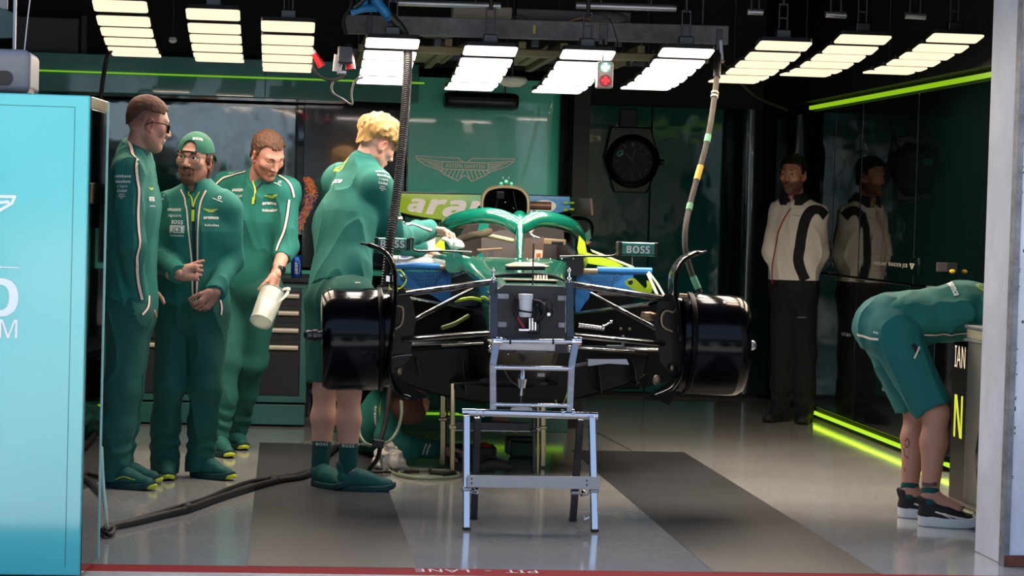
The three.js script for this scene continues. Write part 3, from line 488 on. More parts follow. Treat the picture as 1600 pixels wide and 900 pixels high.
{ // thin wires on the beam
  const w = (pts, r, mat, label) => solo('cable', tube(pts.map(([x, y, z]) => at(x, y, z)), r, 30, 8), mat, label, 'cable');
  w([[890, 33, 11.35], [912, 28, 11.33], [928, 36, 11.32], [938, 55, 11.3], [943, 80, 10.95]], 0.0025, std(0x9a6a3a, 0.6), 'thin orange-brown wire leading down to the traffic light box');
  w([[905, 32, 11.37], [930, 22, 11.35], [952, 30, 11.33], [962, 55, 11.31], [965, 72, 11.15], [955, 90, 10.9]], 0.0025, M.rubber, 'thin dark wire looping from the beam to the traffic light box');
  w([[800, 28, 11.35], [812, 24, 11.35], [826, 30, 11.35]], 0.003, M.rubber, 'short black cable end lying on the beam');
  w([[210, 0, 12.05], [196, 40, 12.25], [175, 75, 12], [164, 105, 12.65], [158, 150, 12.85], [156, 200, 12.85]], 0.012, M.rubber, 'black cable hanging down behind the turquoise board');
  w([[49, -20, 8.45], [42, 40, 8.45], [38, 78, 8.45]], 0.0025, M.alu, 'thin pale wire hanging at the top left');
  w([[1128, 96, 12.05], [1180, 150, 12.95], [1230, 172, 13.6]], 0.008, M.rubber, 'black cable sagging from the beam end toward the rear wall');
}
{ // hanging red plugs with their cables
  const t = thing('plug_cluster', 'grey connector cluster with red industrial plugs hanging left of the bright lights', 'plug', at(540, 90, 11.25));
  const D = 11.25, g = std(0x8a8f92, 0.45);
  part('socket_box', [box(at(530, 0, D).x, at(554, 0, D).x, at(0, 82, D).y, at(0, 52, D).y, -11.3, -11.2, 0.012)], M.darkSteel, t);
  for (const [a, b, r0, r1, m] of [[[548, 108], [546, 84], 0.024, 0.022, M.redPlug], [[503, 104], [491, 84], 0.02, 0.014, M.redPlug]]) part('plug_body', rod(at(...a, D), at(...b, D), r0, r1, 18), m, t, 'red plug body');
  parts('plug_collar', [rod(at(543, 84, D), at(541, 70, D), 0.028, 0.02, 18), rod(at(491, 84, D), at(488, 79, D), 0.015, 0.012, 14)], g, t); part('plug_cap', rod(at(526, 112, D), at(530, 86, D), 0.02, 0.024, 16), g, t);
  part('plug_tail', [rod(at(527, 113, D), at(541, 113, D), 0.012, 0.012, 12)], M.alu, t);
  part('hanging_cable', tube([[489, 98], [492, 112], [505, 122], [522, 125], [534, 120], [539, 112]].map(([x, y]) => at(x, y, D)), 0.007, 40, 8), M.rubber, t);
  part('drop_cable', tube([[522, 124], [518, 138], [520, 145], [534, 154], [550, 163], [549, 150], [551, 136], [556, 125], [566, 121]].map(([x, y]) => at(x, y, D)), 0.005, 60, 8), std(0x3a3a38, 0.5), t);
  part('box_cable', tube([[540, 52], [536, 30], [548, 8], [548, -20]].map(([x, y]) => at(x, y, D)), 0.01, 30, 8), M.rubber, t);
}
{ // blue nozzle and the ribbed hose that falls to the left front wheel
  const t = thing('ribbed_hose', 'black ribbed cooling hose with a blue nozzle hanging down to the left front hub', 'hose', at(625, 100, 10.66));
  const path = [[606, 22, 10.95], [618, 34, 11.0], [630, 50, 11.08], [636, 68, 11.13], [637, 100, 11.08], [634, 160, 10.95], [627, 240, 10.78], [619, 310, 10.65], [609, 380, 10.52], [602, 446, 10.5]].map(([x, y, z]) => at(x, y, z));
  const c = curve(path), n = 760, len = c.getLength(), turns = len / 0.0125, P = [], N = 16, idx = [];
  const fr = c.computeFrenetFrames(n);
  for (let i = 0; i <= n; i++) { const p = c.getPointAt(i / n), r = 0.0185 + (Math.pow(0.5 + 0.5 * Math.sin(i / n * turns * 2 * Math.PI), 0.6) - 0.5) * 0.007; for (let j = 0; j < N; j++) { const q = j / N * 2 * Math.PI, d = fr.normals[i].clone().multiplyScalar(Math.cos(q) * r).addScaledVector(fr.binormals[i], Math.sin(q) * r); P.push(p.x + d.x, p.y + d.y, p.z + d.z); } }
  for (let i = 0; i < n; i++) for (let j = 0; j < N; j++) { const a = i * N + j, b = i * N + (j + 1) % N; idx.push(a, b, a + N, b, b + N, a + N); }
  const g = new THREE.BufferGeometry(); g.setAttribute('position', new THREE.Float32BufferAttribute(P, 3)); g.setIndex(idx); g.computeVertexNormals(); part('hose', g, std(0x2c2a27, 0.35), t);
  part('nozzle', [sweep([[575, -30, 10.95], [588, 0, 10.95], [601, 18, 10.95], [609, 28, 10.97]].map(([x, y, z]) => at(x, y, z)), (k) => [0.055 - 0.012 * k, 0.055 - 0.012 * k], EX, 20, 18), sweep([[548, 20, 11.00], [566, 14, 11.00], [590, 12, 10.98]].map(([x, y, z]) => at(x, y, z)), (k) => [0.03 + 0.012 * k, 0.03 + 0.012 * k], EZ, 12, 14), ball(at(566, 2, 11.00), 0.03, 1, 0.8, 0.8)], M.blueHose, t, 'blue nozzle');
  part('nozzle_grip', [sweep([[553, 12, 10.97], [566, 0, 10.96], [572, -16, 10.96]].map(([x, y, z]) => at(x, y, z)), [0.03, 0.03], EX, 12, 12)], M.plasticBlack, t);
  part('hose_collar', lathe([[0.021, 0], [0.026, 0.004], [0.026, 0.03], [0.021, 0.034]], at(606, 440, 10.505), at(607, 424, 10.5).sub(at(606, 440, 10.505)), 24), M.steel, t, 'metal end collar');
}
{ // small white sensor dome
  const c = at(800, 126, 12.2), t = thing('sensor_dome', 'small white sensor dome under the ceiling lights', 'sensor', c.clone());
  part('dome', lathe([[0, -0.035], [0.045, -0.03], [0.078, -0.008], [0.08, 0.008], [0.07, 0.018], [0, 0.02]], c, EY, 32), std(0xb9b6aa, 0.45), t); part('stem', rod(c, c.clone().setY(2.99), 0.008, 0.008, 8), M.plasticBlack, t);
  const s = at(270, 63, 12.5), u = thing('ceiling_camera', 'tiny white camera between the two leftmost light ladders', 'camera', s); part('camera_body', [ball(s, 0.022, 1, 0.7, 1), box(s.x - 0.018, s.x + 0.018, s.y, s.y + 0.016, s.z - 0.015, s.z + 0.015, 0.004)], M.white, u); part('stem', rod(s, s.clone().setY(2.99), 0.005, 0.005, 8), M.plasticBlack, u);
}
{ // the little two-lamp signal
  const D = 10.86, a = at(933, 137, D), b = at(959, 97, D), t = thing('signal_box', 'small grey traffic light box with a green cross over a red cross', 'traffic light', V((a.x + b.x) / 2, a.y, -D - 0.04));
  part('housing', box(a.x, b.x, a.y, b.y, -D - 0.08, -D, 0.008), std(0x9a938e, 0.5), t);
  const cross = (c, s, m, name) => part(name, [box(c.x - s, c.x + s, c.y - s * 0.36, c.y + s * 0.36, c.z, c.z + 0.008, 0.003), box(c.x - s * 0.36, c.x + s * 0.36, c.y - s, c.y + s, c.z, c.z + 0.008, 0.003)], m, t);
  for (const [px, py, h, col] of [[946, 105, 'green', 0x8fd8c0], [946, 126, 'red', 0xd81c24]]) { const c = at(px, py, D - 0.001); part(h + '_signal_lens', lathe([[0, 0.004], [0.026, 0.002], [0.028, 0]], c, EZ, 24), std(h === 'red' ? 0x74484a : 0x9fb8b0, 0.3), t); }
  cross(at(946, 105, D - 0.006), 0.02, glow(0xd8fff0, 2.2), 'green_signal_light'); cross(at(946, 126, D - 0.006), 0.019, glow(0xff2a34, 2.2), 'red_signal_light');
  const top = at(943, 97, D); part('cable', tube([top.clone().add(V(0, 0, -0.04)), at(943, 80, D + 0.1), at(944, 62, 11.3)], 0.004, 16, 8), M.rubber, t);
  for (const [py, col] of [[105, 0xb0ffe0], [126, 0xff2a34]]) { const l = new THREE.PointLight(col, 0.008); const p = at(946, py, D - 0.03); l.position.copy(p).sub(t.position); t.add(l); }
}
{ // wrapped cable hanging to the right front hub
  const t = thing('wrapped_cable', 'tape-wrapped sleeved cable hanging from the beam end to the right front hub', 'cable', at(1100, 250, 10.7));
  const P = [[1121, 85, 11.35], [1120, 120, 11.28], [1115, 160, 11.2], [1110, 195, 11.14], [1100, 240, 11.06], [1086, 290, 10.97], [1076, 330, 10.88], [1070, 370, 10.76], [1073, 405, 10.74], [1082, 430, 10.72], [1094, 458, 10.7]].map(([x, y, z]) => at(x, y, z));
  const c = curve(P); const seg = (a, b, r, n = 20) => { const pts = []; for (let i = 0; i <= 12; i++) pts.push(c.getPointAt(a + (b - a) * i / 12)); return new THREE.TubeGeometry(new THREE.CatmullRomCurve3(pts), n, r, 14); };
  part('sleeve', [seg(0, 1, 0.0135, 120)], std(0x4e4638, 0.7, 0, { bumpMap: again(T.fine, 0.3, 30), bumpScale: 0.003 }), t);
  part('upper_sleeve', seg(0, 0.1, 0.018), M.rubber, t);
  part('tape', seg(0.345, 0.375, 0.0155), std(0x5d9a6c, 0.6), t, 'green tape'); part('tape', seg(0.475, 0.535, 0.0155), std(0xc8a838, 0.6), t, 'yellow tape'); part('tape', seg(0.64, 0.67, 0.0155), std(0x5d9a6c, 0.6), t, 'green tape'); part('tape', seg(0.94, 0.985, 0.016), std(0x6cae84, 0.5), t, 'green end sleeve');
  for (const k of [0.165, 0.18]) part('tie', seg(k, k + 0.008, 0.0185, 4), std(0x9a9078, 0.6), t);
}
{ // niche with shelf in the right wall, and the lettered cabinet beside the trolley
  const t = thing('wall_shelf_box', 'grey open-topped parts tray with a yellow clip beside the right wall', 'tray', V(3.4, 1.02, -12.4));
  const D = 12.2, a = at(1474, 437, D), b = at(1519, 412, D);
  part('back_panel', box(a.x, b.x, b.y - 0.05, b.y, -12.35, -12.33, 0.003), std(0x3a3a3a, 0.6), t); part('tray', box(at(1481, 0, D).x, b.x, at(0, 436, D).y, at(0, 428, D).y, -12.33, -12.15, 0.004), std(0xc8bf9a, 0.5), t);
  part('side_plate', box(at(1472, 0, D).x, at(1482, 0, D).x, at(0, 436, D).y, at(0, 411, D).y, -12.32, -12.16, 0.003), M.alu, t); part('clip', [tube([at(1506, 434, 12.1), at(1512, 424, 12.1), at(1520, 421, 12.1)], 0.006, 16, 8), ball(at(1488, 424, 12.12), 0.014, 1.2, 0.8, 0.7)], std(0xd8a81c, 0.5), t, 'yellow clip');
  part('pedestal', box(at(1478, 0, D).x, b.x, 0, at(0, 436, D).y, -12.33, -12.2, 0.004), M.blackGloss, t);
  const s = thing('lettered_cabinet', 'tall dark cabinet with cream and lime lettering behind the grey trolley', 'cabinet', V(3.36, 0, -10.6)), x = 3.193;
  part('cabinet_body', box(x, 3.54, 0.012, at(1500, 545, 10.6).y + 0.04, -10.87, -10.05, 0.004), M.blackGloss, s); part('foot', [box(x + 0.02, x + 0.06, 0, 0.014, -10.85, -10.8), box(x + 0.02, x + 0.06, 0, 0.014, -10.12, -10.07), box(3.46, 3.5, 0, 0.014, -10.85, -10.8), box(3.46, 3.5, 0, 0.014, -10.12, -10.07)], M.rubber, s);
  part('door_panel', box(x - 0.004, x, 0.03, at(1500, 548, 10.6).y, -10.86, -10.3, 0.001), std(0x0a0b0c, 0.3), s);
  const u = words('IAN', '#efe6cf', { px: 110, weight: 'normal' }), v = words('N', '#cde22c', { px: 150 }), aw = words('aramco', '#efe6cf', { px: 70, mono: 2 });
  const y1 = at(1500, 566, 10.6).y; printed('lettering', u, V(x - 0.006, at(1500, 558, 10.75).y, -10.74), 0.2, EZ, EY, s, M.print, 0.17); printed('lettering', v, V(x - 0.006, at(1500, 652, 10.75).y, -10.74), 0.2, EZ, EY, s, M.print, 0.33);
  { const wr = scene.children.find((o) => o.name === 'wall_right'); printed('lettering', aw, V(3.562, at(1475, 546, 12.5).y, -12.75), 1.0, EZ, EY, wr, M.print, 0.13); }
  const q = thing('wall_logo_board', 'row of small pale sponsor names on the right wall', 'sign', V(3.566, 1.05, -14));
  const lg = print(420, 60, (c) => { c.fillStyle = '#c8c4b0'; c.font = 'bold 30px sans-serif'; c.fillText('cognizant', 0, 40); c.fillText('MAADEN', 160, 40); c.fillText('JCB', 300, 40); c.save(); c.translate(362, 10); wings(c, 58, 40, '#c8c4b0', 4); c.restore(); });
  const l0 = at(1395, 411, 13.9), l1 = at(1447, 413, 12.95); part('backing', box(3.563, 3.57, l0.y - 0.05, l0.y + 0.05, -13.95, -12.9, 0.001), M.darkGloss, q); printed('lettering', lg, V(3.561, l0.y, -13.42), 0.95, EZ, EY, q, M.print, 0.06);
}

// ------------------------------------------------------------------ the racing car on its stands
const C = {
  green: std(0x0f7560, 0.22, 0.12, { clearcoat: 1, clearcoatRoughness: 0.05 }), carbon: std(0x040505, 0.2, 0, { specularIntensity: 0.7 }),
  carbonMatt: std(0x060708, 0.4, 0, { specularIntensity: 0.2 }), tub: std(0x040505, 0.25, 0, { specularIntensity: 0.3 }), drum: std(0x06070c, 0.14, 0, { specularIntensity: 0.42 }), blue: std(0x2f7fc8, 0.5), blueDark: std(0x123a52, 0.4),
  lime: std(0xb9dc1c, 0.45), bronze: std(0x6b5240, 0.4, 0.3), plate: std(0x3a3b3e, 0.45, 0.4), whiteBox: std(0xd0d2d4, 0.4), film: std(0xc8ccd0, 0.3, 0, { transmission: 0.35, thickness: 0, side: THREE.DoubleSide }), tan: std(0x9a8466, 0.35, 0.4),
  brown: std(0x3d332d, 0.6), arm: std(0x15130f, 0.22, 0, { clearcoat: 1, clearcoatRoughness: 0.1 }),
};
const car = thing('race_car', 'open-wheel green racing car without nose or wheels, raised on metal stands', 'race car', V(1.15, 0.4, -12));
const P3 = (list) => list.map(([x, y, z]) => at(x, y, z));
const L3 = (a, b, n = 2) => Array.from({ length: n + 1 }, (_, i) => a.clone().lerp(b, i / n));
{ // survival cell
  const ring = (z, cx, top, bot, wt, wb, n = 28) => { // rounded trapezium section
    const o = []; for (let i = 0; i < n; i++) { const q = i / n * 2 * Math.PI + Math.PI / 4, c = Math.cos(q), s = Math.sin(q), u = Math.sign(c) * Math.pow(Math.abs(c), 0.35), v = Math.sign(s) * Math.pow(Math.abs(s), 0.35); const k = (v + 1) / 2; o.push(V(cx + u * (wb + (wt - wb) * k), bot + (top - bot) * k, -z)); } return o; };
  const f = at(833, 450, 10.27), secs = [[10.27, f.x, f.y, 0.76, 0.165, 0.165], [10.5, f.x + 0.005, f.y + 0.03, 0.7, 0.19, 0.18], [10.9, 1.115, 1.05, 0.84, 0.22, 0.165], [11.3, 1.13, 1.085, 0.84, 0.265, 0.165], [11.55, 1.14, 1.1, 0.84, 0.295, 0.17]];
  part('monocoque', loft(secs.map((s) => ring(...s)), true, 0.7), C.green, car);
  part('lower_monocoque', loft([[10.35, f.x, 0.8, 0.72, 0.17, 0.13], [10.7, f.x + 0.01, 0.86, 0.6, 0.19, 0.15], [11.2, 1.12, 0.88, 0.5, 0.19, 0.17], [11.9, 1.15, 0.85, 0.42, 0.24, 0.2], [12.6, 1.17, 0.85, 0.4, 0.36, 0.3]].map((s) => ring(...s)), true, 0.7), C.tub, car);
  part('cockpit_tub', loft([[11.55, 1.14, 1.02, 0.88, 0.3, 0.2], [12.0, 1.155, 1.0, 0.86, 0.34, 0.26], [12.9, 1.19, 1.04, 0.5, 0.36, 0.3]].map((s) => ring(...s)), true, 0.7), C.brown, car);
  for (const s of [-1, 1]) part('cockpit_side', sweep([V(1.14 + s * 0.3, 1.07, -11.5), V(1.155 + s * 0.355, 1.075, -11.9), V(1.17 + s * 0.37, 1.1, -12.4), V(1.19 + s * 0.34, 1.13, -12.85)], [0.09, 0.1], EX, 20, 16, 0.6), s < 0 ? C.green : C.carbon, car);
  // panel lines and hatch on the scuttle
  const h0 = at(815, 420, 10.98); part('hatch', slab([[-0.1, 0], [-0.05, 0.028], [0.05, 0.028], [0.11, 0], [0.05, -0.02], [-0.05, -0.02]], 0.006, 0.002, EX, V(0, 0.6, -1), at(822, 417, 10.93)), C.tan, car);
  part('hatch_slot', bar(at(790, 419, 10.9), at(852, 419, 10.9), 0.02, 0.016, EY, 0.006), M.black, car);
  part('vanity_panel', box(f.x - 0.11, f.x + 0.13, f.y + 0.025, f.y + 0.032, -10.72, -10.42, 0.003), C.tan, car);
  part('harness_channel', sweep(P3([[770, 433, 10.62], [800, 430, 10.62], [860, 432, 10.62], [882, 440, 10.6]]), [0.02, 0.014], EY, 20, 8), M.black, car);
  for (let k = 0; k < 5; k++) part('connector', rod(at(836 + k * 4.5, 431, 10.58), at(836 + k * 4.5, 437, 10.56), 0.005, 0.005, 8), k % 2 ? M.steel : C.tan, car);
  for (let k = 0; k < 9; k++) part('fastener', ball(at(752 + k * 18, 404.5, 11.5), 0.004, 1, 0.6, 1, 8), M.steel, car);
  // front bulkhead
  const b = part('bulkhead_plate', slab([[-0.165, -0.245], [0.165, -0.245], [0.172, -0.03], [0.163, 0.02], [0.13, 0.045], [-0.13, 0.045], [-0.163, 0.02], [-0.172, -0.03]].map(([x, y]) => [x, y]), 0.012, 0.003, EX, EY, V(f.x, at(833, 463, 10.25).y, -10.262)), C.plate, car);
  const D = 10.24, piece = (n, g, m) => part(n, g, m, b);
  for (const [px, py, s] of [[786, 463, 1], [880, 466, -1], [783, 507, 1], [881, 508, -1]]) { const c = at(px, py, D); piece('bracket', [box(c.x - 0.026, c.x + 0.026, c.y - 0.012, c.y + 0.012, -D - 0.004, -D + 0.008, 0.006), rod(V(c.x + s * 0.014, c.y, -D), V(c.x + s * 0.014, c.y, -D + 0.011), 0.007, 0.007, 12)], M.whitePaint); }
  const r = at(821, 478, 10.19);
  piece('fluid_reservoir', lathe([[0, -0.05], [0.026, -0.048], [0.03, -0.035], [0.03, 0.03], [0.032, 0.032], [0.032, 0.052], [0, 0.054]], r, EY, 24), std(0xdfe2e4, 0.4));
  piece('reservoir_strap', lathe([[0.0305, -0.008], [0.0325, -0.008], [0.0325, 0.0], [0.0305, 0.0]], r.clone().add(V(0, -0.02, 0)), V(0.12, 1, 0), 24), M.black);
  piece('master_cylinder', [0, 1, 2].map((k) => rod(at(827.5 + k * 4.6, 516, 10.18), at(827.5 + k * 4.6, 497, 10.18), 0.0055, 0.0055, 10)), M.chrome);
  piece('cylinder_head', box(at(824, 0, 10.18).x, at(841, 0, 10.18).x, at(0, 499, 10.18).y, at(0, 494, 10.18).y, -10.21, -10.165, 0.004), M.chrome);
  for (const [pts, rr, m] of [[[[804, 462, 10.2], [802, 478, 10.18], [806, 494, 10.17], [816, 508, 10.17], [822, 515, 10.18]], 0.006, M.black], [[[809, 497, 10.165], [813, 503, 10.16], [818, 511, 10.16]], 0.006, M.redPlug], [[[807, 466, 10.2], [811, 474, 10.19], [808, 486, 10.18]], 0.005, M.black], [[[834, 470, 10.2], [846, 474, 10.17], [850, 488, 10.16], [842, 500, 10.17]], 0.009, M.black], [[[836, 476, 10.2], [842, 490, 10.17], [838, 500, 10.17]], 0.011, M.black], [[[861, 478, 10.2], [864, 488, 10.18], [858, 500, 10.17], [848, 508, 10.17]], 0.004, M.darkSteel]]) piece('line', tube(P3(pts), rr, 24, 8), m);
  piece('valve_block', [ball(at(848, 482, 10.19), 0.026, 0.8, 1.1, 0.8), box(at(838, 0, 10.2).x, at(858, 0, 10.2).x, at(0, 502, 10.2).y, at(0, 484, 10.2).y, -10.23, -10.18, 0.008)], M.plasticBlack);
  piece('motor_cap', lathe([[0, 0.02], [0.01, 0.02], [0.012, 0.012], [0.022, 0.01], [0.024, 0]], at(856, 478, 10.2), EZ, 20), M.plasticBlack); piece('bolt_head', lathe([[0, 0.012], [0.008, 0.012], [0.009, 0]], at(857, 491, 10.17), EZ, 12), M.chrome);
  piece('tray', [box(at(782, 0, 10.15).x, at(882, 0, 10.15).x, at(0, 529, 10.15).y, at(0, 517, 10.15).y, -10.24, -10.12, 0.004), box(at(779, 0, 10.15).x, at(884, 0, 10.15).x, at(0, 518, 10.15).y, at(0, 515, 10.15).y, -10.25, -10.115, 0.002)], M.alu);
  piece('skid_panel', slab([[-0.07, 0], [0.07, 0], [0.055, 0.028], [-0.055, 0.028]], 0.006, 0.001, EX, EY, at(830, 551, 10.24)), M.grey);
  for (const [px, py] of [[796, 541], [830, 545], [863, 542], [794, 553], [800, 532], [872, 532]]) piece('rivet', ball(at(px, py, 10.26), 0.005, 1, 1, 0.6, 8), M.steel);
  part('pitot_mast', rod(at(832, 447, 10.3), at(834, 371, 10.32), 0.0035, 0.003, 10), M.darkSteel, car); part('pitot_head', rod(at(834, 380, 10.32), at(834, 370, 10.3), 0.0055, 0.0055, 10), M.whitePaint, car);
}
{ // keel and the dark underside in front of the floor
  const o = [], n = 24; for (let i = 0; i <= n; i++) { const t = i / n, px = 610 + t * 395, y = 583 + 46 * Math.pow(Math.sin(Math.min(1, t * 1.0) * Math.PI), 0.7); o.push([px, y]); }
  const z = 11.7, top = [[1010, 556], [960, 552], [880, 545], [790, 545], [700, 545], [606, 552]];
  const pts = [...o, ...top].map(([x, y]) => at(x, y, z)).map((p) => [p.x, p.y]);
  part('floor_leading_edge', slab(pts, 0.35, 0.012, EX, EY, V(0, 0, -z - 0.35)), C.tub, car);
  part('floor', box(0.45, 1.85, 0.43, 0.47, -15, -11.9, 0.01), C.carbonMatt, car);
  parts('sidepod_inner', [box(0.5, 0.86, 0.5, 0.92, -12.6, -12.3, 0.03), box(1.42, 1.86, 0.5, 0.92, -12.6, -12.3, 0.03)], C.carbonMatt, car);
  part('bib', sweep([V(1.1, 0.52, -11.1), V(1.11, 0.49, -11.4), V(1.12, 0.46, -11.8)], (t) => [0.3 + 0.3 * t, 0.03], EX, 16, 20, 0.5), C.carbon, car);
  for (const [px, y0, y1] of [[650, 560, 590], [720, 560, 612], [930, 560, 612], [985, 562, 600]]) { const a = at(px, y0, 11.62), b2 = at(px + 6, y1, 11.62); part('floor_fence', bar(a, b2, 0.008, 0.22, EX, 0.003), C.carbon, car); }
  for (const [n, q] of [['floor_side_panel', [[958, 470], [1062, 480], [1064, 590], [1006, 606], [958, 590]]], ['floor_side_panel', [[612, 486], [704, 478], [704, 600], [640, 590], [606, 570]]]]) part(n, loft([12.0, 12.06].map((z) => q.map(([x, y]) => at(x, y, z))), true, 0.3), C.carbonMatt, car);
  // jack post and plank stay seen under the bulkhead
  part('damper', [rod(at(817, 578, 10.6), at(816, 592, 10.6), 0.012, 0.02, 14), rod(at(816, 592, 10.6), at(815, 606, 10.6), 0.022, 0.016, 14), rod(at(815, 606, 10.6), at(814, 618, 10.6), 0.009, 0.012, 12)], M.chrome, car); part('damper_rod', rod(at(814, 618, 10.6), at(814, 634, 10.6), 0.006, 0.006, 10), M.darkSteel, car);
  part('damper_foot', slab([[-0.05, 0], [0.05, 0], [0.045, 0.01], [0.02, 0.014], [0.014, 0.026], [-0.014, 0.026], [-0.02, 0.014], [-0.045, 0.01]], 0.03, 0.002, EX, EY, at(814, 640, 10.62)), M.alu, car);
  part('tow_link', [bar(at(896, 572, 10.5), at(920, 568, 10.5), 0.014, 0.006, EY), bar(at(916, 560, 10.48), at(922, 567, 10.48), 0.008, 0.006, EY)], M.darkSteel, car);
  part('splitter_stay', loft([[[919, 561], [979, 561], [983, 570], [950, 568], [919, 572]]].flatMap((q) => [q.map(([x, y]) => at(x, y, 10.45)), q.map(([x, y]) => at(x, y, 10.49))]), true, 0.3), M.whitePaint, car);
  part('brake_light_block', box(at(857, 0, 10.5).x, at(868, 0, 10.5).x, at(0, 571, 10.5).y, at(0, 565, 10.5).y, -10.52, -10.5, 0.003), M.whitePaint, car);
  part('hose', tube(P3([[868, 626, 10.9], [872, 634, 10.9], [878, 633, 10.9], [884, 622, 10.9], [888, 610, 10.95]]), 0.004, 30, 8), std(0x6a8c2c, 0.5), car); part('hose', tube(P3([[788, 578, 10.4], [796, 592, 10.45], [808, 602, 10.5]]), 0.003, 20, 8), M.darkSteel, car);
  for (const [a, b2] of [[[712, 470, 10.9], [768, 474, 10.9]]]) part('brake_line', tube(P3([[...a], [738, 466, 10.9], [...b2]]), 0.008, 20, 8), C.lime, car);
  part('brake_line', tube(P3([[692, 512, 10.75], [710, 506, 10.75], [731, 494, 10.78]]), 0.01, 20, 8), std(0x6f7c2a, 0.5), car);
}
{ // front corners: drum, hub nut, wing-like deflector, suspension links
  const corner = (s) => {
    const c = s < 0 ? at(556, 530, 10.6) : at(1109, 538, 10.6), out = s < 0 ? -1 : 1, R = 0.232;
    const d = part('brake_drum', lathe([[0, -0.155], [R - 0.05, -0.155], [R - 0.012, -0.15], [R - 0.012, -0.125], [R - 0.004, -0.12], [R - 0.004, -0.1], [R, -0.095], [R, 0.1], [R - 0.004, 0.13], [R - 0.018, 0.152], [R - 0.05, 0.158], [0, 0.158]], c, V(out, s < 0 ? -0.03 : -0.03, 0), 72), C.drum, car);
    part('drum_lip', lathe([[R + 0.001, -0.118], [R + 0.003, -0.115], [R + 0.003, -0.1], [R + 0.001, -0.097]], c, V(out, -0.03, 0), 72), C.carbonMatt, d);
    const h = s < 0 ? at(500, 524, 10.6) : at(1157, 539, 10.6);
    part('hub_nut', lathe([[0.021, -0.01], [0.021, 0.012], [0.027, 0.014], [0.027, 0.032], [0.022, 0.036], [0.024, 0.05], [0.022, 0.062], [0.013, 0.072], [0, 0.075]], h, V(out, 0, 0), 24), s < 0 ? M.darkSteel : M.alu, d, 'metal hub nut');
    part('caliper_bolt', rod(c.clone().add(V(out * 0.04, 0.2, 0.1)), c.clone().add(V(out * 0.04, 0.2, 0.124)), 0.006, 0.006, 10), M.steel, d);
    // wheel-wake deflector
    const P = s < 0 ? [[563, 380], [578, 383], [597, 391], [610, 405], [616, 425], [617, 450], [615, 490], [611, 525], [607, 571], [612, 596], [624, 614], [640, 620]] : [[1103, 393], [1085, 396], [1068, 404], [1056, 418], [1051, 438], [1052, 460], [1057, 490], [1061, 525], [1063, 560], [1058, 588], [1045, 606], [1022, 618]];
    part('wheel_deflector', sweep(P.map(([x, y], i) => at(x, y, 10.42 + (s < 0 ? 0 : 0))), (t) => [(t < 0.12 ? 0.05 + t : t > 0.9 ? 0.17 - (t - 0.9) * 0.6 : 0.17), t < 0.05 ? 0.012 : 0.024], EZ, 60, 16, 0.7), C.carbon, car);
    const ft = s < 0 ? [[608, 585], [622, 588], [640, 604], [668, 617], [668, 621], [640, 627], [622, 622], [610, 605]] : [[1058, 588], [1048, 594], [1030, 606], [1008, 617], [1006, 624], [1030, 626], [1046, 634], [1056, 612]];
    part('deflector_foot', loft([10.4, 10.52].map((z) => ft.map(([x, y]) => at(x, y, z))), true, 0.4), C.carbonMatt, car);
    // upright behind the drum
    const u = s < 0 ? [[612, 455], [630, 450], [645, 470], [650, 500], [640, 560], [612, 590]] : [[1060, 462], [1040, 458], [1028, 474], [1022, 506], [1032, 566], [1060, 596]];
    part('brake_duct', loft([10.46, 10.74].map((z) => u.map(([x, y]) => at(x, y, z))), true, 0.4), C.tub, car);
    part('duct_rim', tube((s < 0 ? [[618, 478], [628, 480], [630, 492], [626, 508], [618, 514]] : [[1053, 488], [1040, 486], [1034, 494], [1036, 510], [1050, 518]]).map(([x, y]) => at(x, y, 10.44)), 0.006, 24, 8), C.tan, car);
    part('duct_bolt', ball(s < 0 ? at(623, 580, 10.42) : at(1050, 575, 10.42), 0.012, 0.7, 1.1, 0.6), C.tan, car);
    parts('steering_block', [ball(s < 0 ? at(622, 579, 10.5) : at(1026, 594, 10.5), 0.02, 0.9, 1.2, 0.8), rod(s < 0 ? at(606, 456, 10.5) : at(1062, 463, 10.5), s < 0 ? at(617, 456, 10.5) : at(1074, 463, 10.5), 0.014, 0.011, 14)], C.tan, car);
  };
  corner(-1); corner(1);
  // links: [from, to, chord, thickness]
  for (const [a, b, ch, th, n] of [
    [[612, 462, 10.5], [772, 440, 10.45], 0.075, 0.03, 'upper_wishbone'], [[634, 465, 10.6], [732, 484, 11.3], 0.05, 0.018, 'upper_wishbone'], [[625, 511, 10.55], [736, 453, 10.75], 0.045, 0.022, 'push_rod'],
    [[628, 531, 10.45], [770, 520, 10.42], 0.09, 0.026, 'lower_wishbone'], [[622, 538, 10.7], [760, 534, 11.2], 0.06, 0.02, 'lower_wishbone'], [[690, 540, 10.62], [756, 536, 10.6], 0.04, 0.012, 'track_rod'],
    [[1062, 470, 10.5], [886, 443, 10.45], 0.075, 0.03, 'upper_wishbone'], [[1020, 474, 10.6], [896, 491, 11.3], 0.05, 0.018, 'upper_wishbone'], [[1034, 518, 10.55], [924, 460, 10.75], 0.045, 0.022, 'push_rod'],
    [[1036, 537, 10.45], [896, 524, 10.42], 0.09, 0.026, 'lower_wishbone'], [[1036, 546, 10.7], [896, 542, 11.2], 0.06, 0.02, 'lower_wishbone'], [[990, 549, 10.62], [902, 543, 10.6], 0.04, 0.012, 'track_rod'],
  ]) part(n, sweep(L3(at(...a), at(...b), 3), (t) => [ch * (1 + 0.2 * Math.abs(t - 0.5)), th], EZ, 16, 18), C.arm, car);
  // steering rack bellows and sensors on the right
  part('rack_bellows', Array.from({ length: 9 }, (_, k) => { const t = k / 8, p = at(904 + 36 * t, 508 + 5 * t, 10.6), q = at(908 + 36 * t, 508.6 + 5 * t, 10.6); return rod(p, q, 0.012, 0.009, 12); }), M.chrome, car);
